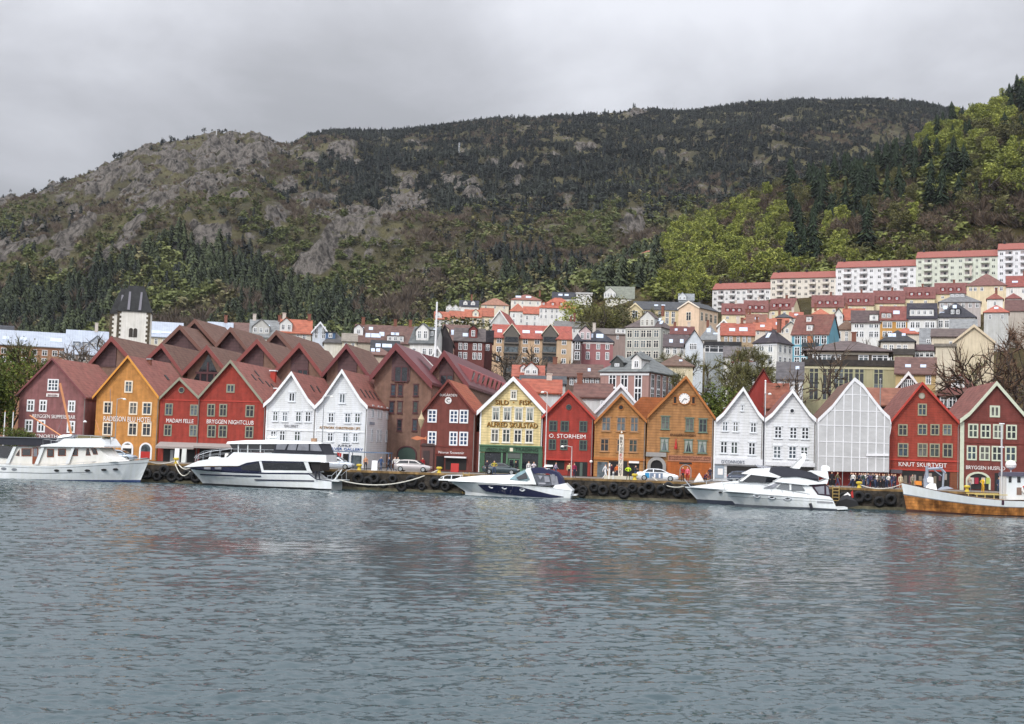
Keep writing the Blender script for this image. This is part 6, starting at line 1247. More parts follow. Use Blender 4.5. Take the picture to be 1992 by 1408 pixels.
    def rail(s, top, posts, y0, m=RAIL, r=.03, name='rail', low=None):
        for sg in (-1, 1):
            mb = MB(); T_ = s.pts(top); hw = lambda x: max(.15, min(y0, s.hy(x, 99)-.12)) if hasattr(s, 'rows') else y0
            mb.tube([(x, sg*hw(x), z) for x, z in T_], r, 4)
            if low: mb.tube([(x, sg*hw(x), z) for x, z in s.pts(low)], r*.7, 4)
            for a, b in posts: (x0, z0), (x1, z1) = s.P(*a), s.P(*b); mb.tube([(x0, sg*hw(x0), z0), (x1, sg*hw(x1), z1)], r*.8, 4)
            mb.build(name, m, s.root)
    def spar(s, a, b, r, m, name, y=0.0):
        (x0, z0), (x1, z1) = s.P(*a), s.P(*b); mb = MB(); mb.tube([(x0, y, z0), (x1, y, z1)], r, 6); return mb.build(name, m, s.root)
    def ports(s, L, w, h, m=BLACK, rim=None, name='porthole'):
        for x, y in L:
            cx, cz = s.P(x, y); yy = s.hy(cx, cz); mb = MB(); mb.lathe([(h, -yy-.05), (h, -yy+.06)], 12, (0, 0, 0), 0, 'y'); mb.v = [(cx+p[0]*w/h, p[1], cz+p[2]) for p in mb.v]; o = mb.build(name, m, s.root)
            if rim: mb = MB(); mb.torus((0, 0, 0), h, .05, 14, 5, 'y'); mb.v = [(cx+p[0]*w/h, p[1]-yy-.05, cz+p[2]) for p in mb.v]; mb.build('porthole_rim', rim, o)
# ---- 1 classic white motor yacht, bow to the right
z1 = (0, 780, 6.64); B = Boat(z1, 'motor_yacht', 'white classic motor yacht with wooden masts and a black awning, moored at the left', 'yacht', 900, -19.6); B.deckm = DECK
B.hull([(1930, 752), (1600, 780), (1200, 810), (850, 832), (500, 830), (200, 815), (-250, 790)], [(1800, 1062), (1500, 1056), (1000, 1045), (500, 1030), (0, 1015), (-250, 1008)], 5.2, [GEL, GREYP, GEL, BOOT], bands=[(.13, 0), (.16, 1), (.56, 0), (.86, 2)], chine=.62)
B.hullpatch(([(0, 905), (700, 925), (1300, 912)], [(0, 912), (700, 932), (1300, 919)]), GREYP, 'rubbing_strake'); B.ports([(862, 893), (1025, 893), (1240, 893), (1435, 886), (1565, 880)], .32, .13, BLACK); B.ports([(55, 862), (185, 870), (320, 880)], .34, .16, GREYP)
B.block([(-60, 820), (250, 826), (560, 835), (1100, 822), (1600, 780), (1455, 700), (1360, 602), (660, 590), (240, 590), (100, 600)], 2.0, 1.9, GELW, 'deckhouse')
zr = [B.P(800, 826)[1], B.P(800, 590)[1]]; yy = lambda: (2.0, 1.9)
for q in ([(385, 612), (515, 612), (515, 712), (385, 712)], [(310, 700), (360, 625), (360, 712)], [(712, 618), (800, 618), (800, 724), (712, 724)], [(850, 616), (952, 616), (952, 708), (850, 708)], [(1035, 708), (1060, 620), (1105, 612), (1105, 708)], [(1205, 702), (1215, 612), (1240, 612), (1270, 702)], [(1270, 612), (1335, 612), (1362, 690), (1300, 690)]): B.side(q, 2.0, 1.92, MAHOG, 'window_frame', .03, zr=zr); c = np.mean(q, 0); B.side([tuple(c+(np.array(p)-c)*.8) for p in q], 2.0, 1.92, TINT, 'window', .045, zr=zr)
B.side([(526, 600), (600, 600), (600, 815), (526, 815)], 2.0, 1.92, MAHOG, 'door', .03, zr=zr); B.side([(540, 612), (588, 612), (588, 715), (540, 715)], 2.0, 1.92, CLEAR, 'door_window', .05, zr=zr)
B.side([(0, 715), (95, 575), (270, 590), (210, 735)], 2.05, 2.0, TINT, 'cockpit_screen', .04)
for q in ([(190, 815), (290, 590), (330, 590), (235, 815)], [(560, 822), (650, 592), (690, 592), (605, 822)], [(955, 815), (1040, 592), (1075, 592), (1000, 815)]): B.side(q, 2.12, 2.05, GEL, 'slanted_pillar', .08)
B.block([(640, 588), (1460, 600), (1460, 580), (1395, 482), (945, 488), (860, 540), (660, 570)], 2.35, 2.2, GEL, 'flybridge'); B.block([(115, 565), (655, 585), (650, 500), (650, 482), (115, 470)], 2.3, 2.3, CANV, 'awning'); B.block([(112, 472), (655, 484), (655, 474), (112, 460)], 2.4, 2.4, GREYP, 'awning_top')
B.block([(760, 520), (985, 470), (970, 432), (900, 430), (800, 455)], .9, .5, GREYP, 'tender_cover'); B.block([(790, 480), (950, 455), (960, 432), (850, 435), (795, 455)], .95, .6, GEL, 'tender_hull')
B.block([(1060, 488), (1400, 486), (1420, 462), (1080, 440), (1060, 455)], 1.7, 1.2, plain('olive_canvas', (96, 90, 66), .9), 'wheel_cover'); B.rail([(1080, 440), (1250, 448), (1400, 470)], [((1080, 440), (1080, 500)), ((1250, 448), (1250, 500)), ((1390, 468), (1390, 500))], 1.6)
B.rail([(650, 500), (720, 500), (860, 520)], [((655, 500), (655, 570)), ((760, 505), (760, 560))], 1.9)
B.spar((925, 450), (775, -230), .14, SPAR, 'mast'); B.spar((800, 455), (385, 185), .09, SPAR, 'boom'); B.spar((1255, 440), (1190, 240), .05, SPAR, 'whip_pole', .9); B.spar((740, 390), (905, -20), .015, GREYP, 'stay')
B.spar((1478, 560), (1472, -150), .03, GREYP, 'antenna', -1.0); B.block([(1435, 470), (1462, 470), (1462, 500), (1435, 500)], .18, .18, GEL, 'horn'); B.rail([(60, 800), (400, 812), (850, 815), (1200, 790), (1900, 735)], [((x, 800-abs(x-850)*.02), (x, 835-max(0, x-850)*.065)) for x in (60, 400, 850, 1200, 1550, 1880)], 2.4)
# ---- 2 long modern motor yacht, bow to the left
z2 = (330, 800, 5.533); B = Boat(z2, 'motor_yacht', 'long white modern motor yacht with dark glass and a canvas enclosed upper deck', 'yacht', 1000, -19.8)
B.hull([(215, 605), (500, 628), (800, 645), (1060, 655), (1560, 660), (1640, 720), (1800, 742)], [(375, 795), (600, 800), (900, 812), (1300, 828), (1620, 838), (1800, 842)], 5.4, [GEL, NAVY, GEL, plain('black_boot', (40, 42, 46))], bands=[(.10, 1), (.45, 0), (.88, 2)], chine=.5, fine=.5)
B.hullpatch(([(360, 672), (1065, 688)], [(360, 686), (1065, 703)]), NAVY, 'rubbing_strake', .06); B.hullpatch(([(990, 726), (1620, 738)], [(990, 740), (1620, 752)]), NAVY, 'rubbing_strake', .06)
B.block([(232, 600), (390, 532), (560, 505), (700, 492), (760, 440), (1180, 452), (1740, 470), (1748, 545), (1050, 530), (900, 552), (820, 585), (500, 585)], 2.5, 2.25, GEL, 'upper_moulding')
B.block([(260, 602), (820, 588), (900, 556), (1045, 535), (1555, 545), (1560, 660), (1060, 655), (500, 628)], 2.3, 2.35, NAVY, 'side_band')
B.side([(1075, 548), (1505, 550), (1535, 632), (1085, 628)], 2.36, 2.4, TINT, 'saloon_window', .05); B.side([(1062, 630), (1590, 636), (1600, 660), (1062, 656)], 2.38, 2.38, GEL, 'sill', .07); B.side([(1035, 535), (1062, 535), (1090, 650), (1064, 650)], 2.4, 2.4, GEL, 'pillar', .08); B.side([(1510, 545), (1555, 545), (1590, 650), (1545, 640)], 2.4, 2.4, GEL, 'pillar', .08); B.side([(845, 590), (1030, 545), (1052, 640), (850, 625)], 2.37, 2.4, TINT, 'cabin_window', .05)
for x in (485, 600): B.side([(x-35, 598), (x+35, 596), (x+35, 622), (x-35, 620)], 2.36, 2.36, CLEAR, 'hull_window', .05)
B.block([(700, 350), (1190, 352), (1190, 445), (760, 440)], 1.9, 1.85, TINT, 'wheelhouse_glass'); B.block([(680, 352), (690, 328), (900, 312), (1160, 310), (1300, 322), (1680, 332), (1690, 350), (1200, 352)], 2.2, 2.0, GEL, 'hardtop')
for x in (800, 900, 1035): B.side([(x-6, 352), (x+6, 352), (x+6, 442), (x-6, 442)], 1.92, 1.87, GEL, 'pillar', .05)
B.block([(1190, 350), (1680, 350), (1722, 468), (1185, 450)], 2.15, 2.1, CANV, 'canvas_enclosure')
for q in ([(1215, 352), (1330, 352), (1300, 415), (1205, 412)], [(1345, 352), (1432, 352), (1418, 420), (1325, 416)], [(1448, 352), (1555, 352), (1555, 424), (1430, 420)], [(1572, 352), (1655, 352), (1695, 430), (1572, 424)]): B.side(q, 2.16, 2.14, CLEAR, 'canvas_window', .03)
B.block([(1062, 312), (1160, 312), (1150, 290), (1085, 288)], .35, .25, GEL, 'radar_mast'); B.block([(1065, 288), (1160, 285), (1155, 262), (1075, 265)], .5, .3, GEL, 'radar'); B.block([(1530, 328), (1580, 328), (1580, 290), (1530, 290)], .3, .3, plain('wicker', (150, 118, 92)), 'crate')
B.rail([(275, 500), (300, 470), (400, 430), (600, 402), (720, 398)], [((285, 540), (300, 470)), ((390, 530), (400, 430)), ((490, 512), (500, 415)), ((590, 500), (605, 402))], 2.2, low=[(285, 510), (400, 475), (600, 450), (720, 445)]); B.rail([(720, 405), (1180, 415)], [((830, 440), (830, 408)), ((940, 442), (940, 410)), ((1080, 444), (1080, 412))], 2.1)
B.block([(430, 510), (540, 500), (530, 488), (450, 490)], .5, .4, GEL, 'windlass'); B.block([(600, 500), (640, 498), (640, 450), (605, 452)], .3, .25, GELW, 'bow_seat'); B.block([(640, 500), (740, 490), (740, 425), (700, 440)], 1.3, 1.2, CANV, 'screen_cover')
B.block([(1600, 742), (1880, 752), (1885, 738), (1600, 728)], 2.3, 2.3, GEL, 'swim_platform'); B.block([(1640, 835), (1790, 840), (1800, 752), (1650, 750)], 1.8, 1.9, BLACK, 'stern_drive'); B.rail([(1750, 690), (1800, 688), (1850, 640), (1890, 628)], [((1750, 735), (1760, 690)), ((1800, 738), (1800, 688)), ((1850, 735), (1850, 640))], 2.2); B.spar((1815, 735), (1892, 628), .09, GEL, 'gangway', -1.6)
B.block([(1560, 548), (1670, 550), (1670, 640), (1590, 640)], 2.0, 2.0, DARK, 'cockpit'); B.spar((1640, 640), (1640, 725), .12, CANV, 'fender', -2.6); B.spar((1675, 640), (1680, 725), .1, CANV, 'fender', -2.6); B.spar((1820, 640), (1830, 430), .03, RAIL, 'ensign_staff'); B.block([(1800, 440), (1850, 452), (1845, 490), (1812, 478)], .02, .02, REDP, 'ensign')
# ---- 3 navy and white sports cruiser
z3 = (840, 860, 6.869); B = Boat(z3, 'sports_cruiser', 'sports cruiser with a navy hull flash and navy canvas hood', 'motorboat', 1000, -19.2)
B.hull([(230, 515), (640, 535), (1000, 560), (1380, 585), (1600, 600), (1890, 640)], [(455, 662), (700, 690), (1000, 712), (1400, 735), (1700, 745), (1860, 742)], 3.9, [GEL, GREYP, GEL, GEL], bands=[(.06, 0), (.09, 1), (.95, 0)], chine=.5, fine=.55)
B.hullpatch(([(640, 562), (900, 568), (1200, 588), (1400, 640), (1600, 690), (1780, 722)], [(640, 565), (735, 655), (1000, 690), (1300, 722), (1600, 738), (1780, 730)]), NAVY, 'hull_flash', .03, 22)
B.block([(95, 508), (330, 516), (330, 494), (100, 490)], .35, .3, GEL, 'bow_pulpit'); B.block([(240, 515), (400, 468), (650, 445), (1000, 438), (1290, 420), (1400, 560), (1000, 552), (640, 530)], 1.5, 1.0, GEL, 'foredeck'); B.block([(765, 470), (800, 436), (1000, 425), (1080, 440), (960, 470)], 1.0, .9, NCANV, 'sun_pad')
B.block([(1060, 490), (1160, 410), (1290, 352), (1330, 480), (1290, 515)], 1.45, 1.0, mat('aqua_glass', srgb(120, 150, 158), .08, .3, 1, spec=.7), 'windscreen'); B.side([(1150, 470), (1270, 400), (1300, 480), (1180, 500)], 1.5, 1.2, TINT, 'windscreen_pane', .02)
B.side([(1270, 375), (1340, 350), (1420, 560), (1370, 560)], 1.7, 1.45, GEL, 'radar_arch', .12); B.block([(1275, 372), (1345, 352), (1345, 335), (1280, 350)], 1.5, 1.5, GEL, 'arch_top'); B.side([(1470, 425), (1530, 350), (1570, 350), (1510, 425)], 1.2, 1.1, GEL, 'arch_strut', .1); B.block([(1500, 330), (1620, 325), (1615, 305), (1520, 300)], .4, .3, GEL, 'radar')
B.block([(1335, 345), (1450, 335), (1560, 360), (1690, 400), (1750, 480), (1770, 565), (1715, 560), (1690, 450), (1560, 415), (1380, 420)], 1.5, 1.25, NCANV, 'canvas_hood'); B.block([(1592, 425), (1688, 452), (1712, 565), (1622, 570)], 1.5, 1.3, CLEAR, 'rear_screen'); B.block([(1375, 425), (1590, 440), (1620, 575), (1440, 580)], 1.6, 1.45, plain('grey_canvas', (92, 96, 104), .8), 'side_screen')
for q in ([(1440, 445), (1500, 448), (1470, 500)], [(1520, 450), (1580, 455), (1600, 530), (1530, 530)], [(1440, 525), (1540, 530), (1540, 560), (1450, 558)]): B.side(q, 1.62, 1.5, CLEAR, 'hood_window', .02)
B.side([(1620, 420), (1660, 430), (1665, 530), (1630, 520)], 1.5, 1.4, CLEAR, 'hood_window', .02); B.block([(1640, 600), (1660, 570), (1800, 545), (1895, 640), (1870, 690), (1700, 680)], 1.7, 1.5, GEL, 'transom'); B.block([(1840, 712), (1945, 710), (1945, 695), (1840, 692)], 1.3, 1.3, GEL, 'swim_platform'); B.ports([(825, 592), (1000, 605), (1235, 632)], .24, .12, BLACK, RAIL)
B.rail([(120, 470), (200, 440), (400, 440)], [((150, 492), (160, 455)), ((260, 490), (265, 440)), ((390, 468), (395, 440))], .8, WHITE, .04)
# ---- 4 far flybridge boat and 5 near flybridge boat
z4 = (1320, 870, 5.533); B = Boat(z4, 'flybridge_boat', 'white flybridge boat with a raked radar arch, the farther of the moored pair', 'motorboat', 700, -18.6)
B.hull([(70, 425), (300, 440), (600, 462), (900, 480), (1250, 500), (1500, 520)], [(220, 582), (400, 590), (700, 600), (1000, 612), (1500, 632)], 4.0, [GEL, GREYP, GEL, plain('dark_boot', (52, 58, 72))], bands=[(.08, 0), (.13, 1), (.84, 0)], chine=.5, fine=.55)
B.block([(120, 425), (420, 382), (640, 362), (1060, 375), (1450, 400), (1450, 500), (900, 480), (400, 445)], 1.6, 1.3, GEL, 'foredeck'); B.block([(640, 365), (770, 285), (1050, 305), (1160, 372), (1050, 380)], 1.55, 1.4, TINT, 'cabin_glass'); B.block([(680, 282), (790, 230), (980, 222), (1160, 290), (1160, 345), (1050, 325), (800, 295)], 1.6, 1.3, GEL, 'flybridge')
B.side([(640, 362), (740, 292), (770, 292), (680, 362)], 1.62, 1.5, GEL, 'pillar', .05); B.block([(820, 185), (1010, 210), (1000, 222), (850, 215)], .9, .7, CLEAR, 'windscreen'); B.block([(985, 255), (1000, 212), (1110, 205), (1260, 232), (1400, 265), (1470, 305), (1480, 340), (1180, 300)], 1.5, 1.2, CANV, 'flybridge_cover'); B.side([(1205, 225), (1330, 100), (1370, 100), (1290, 230)], 1.35, 1.1, GEL, 'radar_arch', .14); B.block([(1325, 112), (1365, 112), (1365, 96), (1325, 98)], 1.2, 1.2, GEL, 'arch_top'); B.block([(1315, 96), (1372, 96), (1366, 62), (1320, 64)], .3, .25, GEL, 'radar_dome')
B.rail([(30, 410), (120, 385), (400, 345), (650, 335)], [((120, 425), (110, 390)), ((300, 400), (300, 360)), ((470, 385), (470, 342))], 1.5); B.ports([(445, 483)], .2, .1, BLACK); B.spar((60, 340), (140, 440), .06, RAIL, 'anchor_roller')
B = Boat(z4, 'flybridge_boat', 'white flybridge boat with oval portholes and a maroon stern hood, the nearer of the pair', 'motorboat', 1100, -23.4)
B.hull([(478, 470), (800, 490), (1100, 512), (1400, 535), (1640, 555)], [(620, 622), (800, 632), (1100, 642), (1400, 652), (1690, 668)], 3.9, [GEL, GREYP, GEL, plain('grey_boot', (86, 92, 100))], bands=[(.07, 0), (.12, 1), (.34, 2), (.37, 1), (.90, 0)], chine=.5, fine=.5)
B.block([(510, 470), (750, 440), (905, 430), (1040, 370), (1350, 400), (1420, 420), (1600, 520), (1640, 556), (1100, 512)], 1.7, 1.35, GEL, 'cabin'); B.block([(905, 432), (1045, 378), (1080, 378), (1010, 436)], 1.62, 1.45, CLEAR, 'windscreen'); B.side([(1040, 438), (1095, 388), (1310, 402), (1345, 462), (1180, 456)], 1.58, 1.46, plain('grey_glass', (112, 116, 120), .12), 'side_window', .03)
B.side([(1180, 392), (1200, 392), (1200, 456), (1180, 456)], 1.6, 1.48, GEL, 'pillar', .05); B.block([(1020, 368), (1110, 318), (1255, 310), (1500, 372), (1600, 330), (1580, 388), (1340, 402)], 1.7, 1.5, GEL, 'flybridge'); B.block([(1255, 362), (1262, 305), (1485, 312), (1490, 368)], 1.55, 1.5, plain('slate_canvas', (92, 96, 104), .6), 'flybridge_screen'); B.block([(985, 268), (1000, 214), (1110, 205), (1260, 230), (1400, 264), (1478, 304), (1490, 340), (1255, 312), (1110, 316)], 1.72, 1.2, CANV, 'flybridge_cover')
B.side([(1400, 258), (1500, 252), (1590, 268), (1600, 340), (1560, 330), (1480, 300)], 1.5, 1.3, GEL, 'radar_arch', .14); B.block([(1410, 262), (1590, 270), (1590, 256), (1430, 250)], 1.4, 1.4, GEL, 'arch_top'); B.block([(1535, 250), (1620, 250), (1625, 215), (1590, 192), (1550, 195), (1535, 215)], .5, .35, GEL, 'radar_dome')
B.block([(1410, 405), (1560, 388), (1600, 420), (1620, 525), (1480, 505)], 1.65, 1.5, plain('maroon_canvas', (54, 34, 48), .85), 'stern_hood'); B.side([(1445, 425), (1550, 410), (1550, 500), (1490, 495)], 1.67, 1.54, CLEAR, 'hood_window', .03); B.side([(1570, 412), (1592, 425), (1605, 505), (1572, 502)], 1.67, 1.54, CLEAR, 'hood_window', .03)
B.ports([(832, 521), (990, 535), (1157, 550)], .3, .11, BLACK, RAIL); B.hullpatch(([(1470, 570), (1640, 582)], [(1470, 592), (1640, 600)]), plain('vent_grey', (150, 152, 156)), 'hull_vent', .04); B.spar((1395, 595), (1412, 655), .16, CANV, 'fender', -2.05); B.spar((1395, 520), (1396, 595), .02, ROPE, 'fender_rope', -2.05); B.block([(1670, 668), (1800, 660), (1800, 640), (1680, 640)], 1.5, 1.5, GEL, 'swim_platform')
B.rail([(480, 400), (560, 385), (900, 400), (1400, 500)], [((500, 468), (480, 400)), ((620, 478), (600, 390)), ((800, 490), (780, 398)), ((1000, 500), (975, 420)), ((1120, 508), (1095, 450)), ((1240, 520), (1215, 470)), ((1390, 530), (1370, 495))], 1.6)
# ---- 6 wooden fishing boat at the right
z6 = (1720, 860, 7.324); B = Boat(z6, 'fishing_boat', 'old fishing boat with a varnished wooden hull, white bulwark and grey crane', 'fishing boat', 1200, -20.4); B.deckm = DECK
B.hull([(245, 570), (450, 618), (750, 688), (1200, 768), (1600, 812), (2000, 826), (2400, 815), (2800, 790)], [(322, 985), (600, 1000), (1000, 1020), (1600, 1045), (2000, 1050), (2800, 1050)], 5.0, [GEL, GREYP, WOOD, plain('brown_boot', (74, 44, 34))], bands=[(.035, 3), (.40, 0), (.44, 1), (.92, 2)], chine=.6, fine=.45)
B.hullpatch(([(1590, 818), (1625, 820)], [(1590, 880), (1625, 882)]), plain('freeing_port', (70, 40, 60)), 'freeing_port', .04, 3)
B.block([(1690, 815), (2100, 815), (2100, 480), (1690, 480)], 1.5, 1.5, GEL, 'wheelhouse'); B.block([(1680, 482), (2110, 482), (2110, 430), (1690, 425)], 1.7, 1.7, plain('slate_roof_paint', (86, 84, 100)), 'wheelhouse_roof')
for q in ([(1722, 472), (1762, 472), (1762, 570), (1722, 570)], [(1842, 490), (1890, 490), (1890, 570), (1842, 570)], [(1960, 490), (2010, 490), (2010, 570), (1960, 570)]): B.side(q, 1.5, 1.5, TINT, 'window', .04)
B.side([(1835, 640), (1905, 640), (1905, 745), (1835, 745)], 1.5, 1.5, plain('brown_door', (128, 104, 92)), 'door', .04); cx, cz = B.P(1965, 668); mb = MB(); mb.torus((cx, -1.62, cz), .38, .11, 18, 7, 'y'); mb.build('life_ring', SIGNW, B.root)
for a0 in (0, 2.09, 4.19): mb = MB(); mb.tube([(cx+.38*math.cos(a0+t), -1.64, cz+.38*math.sin(a0+t)) for t in (0, .25, .5)], .115, 6); mb.build('life_ring_band', REDP, B.root)
CRN = plain('crane_grey', (150, 158, 172), .5, metal=.2)
B.block([(560, 665), (640, 670), (640, 520), (560, 520)], .35, .3, CRN, 'crane_base'); B.spar((610, 560), (610, 340), .17, CRN, 'crane_post'); B.spar((590, 385), (830, 372), .16, CRN, 'crane_boom'); B.spar((780, 350), (870, 440), .14, CRN, 'crane_boom'); B.spar((850, 430), (835, 640), .11, CRN, 'crane_jib'); B.spar((700, 390), (820, 480), .06, CRN, 'crane_ram'); B.block([(760, 680), (980, 660), (900, 630), (820, 640)], .4, .3, CRN, 'crane_grab'); B.spar((560, 600), (620, 350), .06, CRN, 'crane_hose', .3)
B.block([(570, 670), (730, 690), (720, 590), (640, 580), (590, 620)], .9, .6, GEL, 'winch_housing'); B.block([(605, 570), (690, 580), (690, 500), (640, 490), (605, 520)], .5, .35, SIGNW, 'net_drum'); B.block([(440, 605), (525, 615), (525, 555), (440, 550)], .4, .4, plain('orange_crate', (220, 140, 60)), 'fish_crate')
B.spar((1678, 800), (1672, -260), .09, plain('pale_grey_mast', (196, 198, 200)), 'mast'); B.spar((1640, 70), (1710, 72), .06, WHITE, 'mast_crosstree'); B.spar((1640, -265), (1715, -262), .06, WHITE, 'mast_crosstree'); cx, cz = B.P(1805, 320); mb = MB(); mb.lathe([(.1, -.55), (.5, -.3), (.58, 0), (.48, .3), (.1, .45)], 12, (cx, 0, cz)); mb.build('radar_dome', SIGNW, B.root); B.spar((1805, 425), (1805, 360), .06, WHITE, 'dome_post')
B.rail([(1230, 735), (1690, 745)], [((1260, 775), (1260, 735)), ((1500, 800), (1500, 742))], 2.0, plain('yellow_rail', (196, 178, 110)), .06)
# ---- jet ski
z7 = (1572, 700, 4.543); B = Boat(z7, 'jet_ski', 'small black jet ski with a white seat hood beside the quay ladder', 'jet ski', 330, -19.0)
B.block([(235, 1290), (300, 1315), (440, 1285), (430, 1250), (330, 1225), (260, 1250)], .6, .5, BLACK, 'hull'); B.block([(270, 1250), (300, 1200), (350, 1190), (430, 1250)], .4, .25, plain('jet_black', (44, 44, 50), .4), 'seat'); B.block([(305, 1205), (350, 1170), (375, 1195), (345, 1225)], .3, .2, SIGNW, 'hood'); B.spar((340, 1180), (330, 1155), .03, BLACK, 'handlebar'); B.block([(378, 1170), (395, 1150), (402, 1215), (385, 1225)], .02, .02, REDP, 'pennant'); B.block([(240, 1320), (335, 1318), (335, 1295), (250, 1290)], .55, .5, GEL, 'sponson')
# ---------------------------------------------------------------- quay furniture, vehicles and people
def qp(px, py, v, z=QZ): u, zz = fac(px, py, v); return u
# tyre fenders: column along the quay in the photograph, height of the centre
tm = MB(); tm.torus((0, 0, 0), .42, .20, 18, 8, 'y'); TY = tm.mesh('tyre', RUBBER, True)
tys = [(283, 921), (305, 925), (318, 917), (332, 926), (350, 928), (365, 922), (384, 930), (697, 933), (713, 937), (730, 932), (748, 938), (767, 930), (784, 944), (803, 935), (822, 943), (845, 936), (868, 944), (880, 934), (905, 946)] + [(1118+i*18.4, (950 if i % 2 else 944)+i*.45) for i in range(14)] + [(1640, 966), (1667, 967), (1690, 966), (1713, 973), (1734, 970), (1130, 957), (1215, 961)]
for i, (px, py) in enumerate(tys):
    u, z = fac(px+random.uniform(-3, 3), py+random.uniform(-3, 3), QV-.55); z = max(.75, min(QZ-.55, z)); lab = 'black tyre fender hanging on the stone quay wall'
    o = link('tyre_fender', TY, None, uvz(u, QV-.58, z), (random.uniform(-.08, .08), 0, -ROWA+random.uniform(-.12, .12))); s = random.uniform(.76, 1.2); o.scale = (s, s, s); tag(o, lab, 'tyre', 'tyre fenders along the quay wall')
def bollard(px, label):
    u, z = fac(px, 915, QV+.6); o = thing('bollard', label, 'bollard', uvz(u, QV+.7, QZ), -ROWA); b = MB(); b.lathe([(.30, 0), (.26, .12), (.18, .3), (.18, .5), (.34, .58), (.34, .74), (.2, .8)], 12); b.build('post', YELLOW, o); b = MB(); b.box(-.4, .4, -.4, .4, 0, .06); b.build('base_plate', plain('dark_iron', (60, 58, 56)), o); return uvz(u, QV+.7, QZ+.5)
b1 = bollard(854, 'yellow bollard on the quay by the bow of the navy cruiser'); b2 = bollard(1235, 'yellow bollard below the parked blue and white car'); b3 = bollard(1672, 'yellow bollard on the quay in front of the scaffold crowd'); b4 = bollard(1882, 'yellow bollard beside the fishing boat deck'); b5 = bollard(341, 'yellow bollard between the two yachts'); b6 = bollard(698, 'yellow bollard at the stern of the long modern yacht')
def rope(label, a, b, sag, r=.055):
    n = 14; o = thing('mooring_rope', label, 'rope', a); m = MB(); a = Vector(a); b = Vector(b); m.tube([(a+(b-a)*(i/n))-a-Vector((0, 0, sag*4*(i/n)*(1-i/n))) for i in range(n+1)], r, 5); m.build('strand', ROPE, o)
def bp(z, x, y, v): u, zz = fac(z[0]+x/z[2], z[1]+y/z[2], v); return uvz(u, v, zz)
rope('long white mooring rope sagging from the modern yacht stern to a bollard', bp(z2, 1830, 740, -21.5), b1, 1.1, .08)
rope('mooring rope coming ashore from the farther flybridge boat bow', bp(z4, 60, 420, -18.6), b2+Vector((2, 0, 0)), .5); rope('mooring rope from the bow of the long modern yacht', bp(z2, 215, 610, -19.8), b5, .5, .06); rope('mooring rope from the bow of the classic white yacht', bp(z1, 1915, 780, -19.6), b5, .35); rope('mooring rope from the stem of the fishing boat', bp(z6, 250, 600, -20.4), b3, .5)
rope('coil of pale rope hanging over the quay edge by the modern yacht', bp((0, 680, 4.6925), 1600, 1045, QV-.4), bp((0, 680, 4.6925), 1735, 1110, -18.4), .9, .06)
# ladder on the quay
def ladder(px, label):
    u, z = fac(px, 950, QV-.5); o = thing('quay_ladder', label, 'ladder', uvz(u, QV-.62, 0), -ROWA); b = MB(); m = plain('rusty_yellow', (176, 150, 92))
    for x in (-.35, .35): b = MB(); b.tube([(x, 0, .2), (x, 0, 2.9)], .05, 5); b.build('rail', m, o)
    for k in range(7): b = MB(); b.tube([(-.35, 0, .5+k*.36), (.35, 0, .5+k*.36)], .045, 5); b.build('rung', m, o)
ladder(1626, 'yellow ladder down the quay beside the jet ski'); ladder(906, 'yellow ladder down the quay behind the navy cruiser bow')
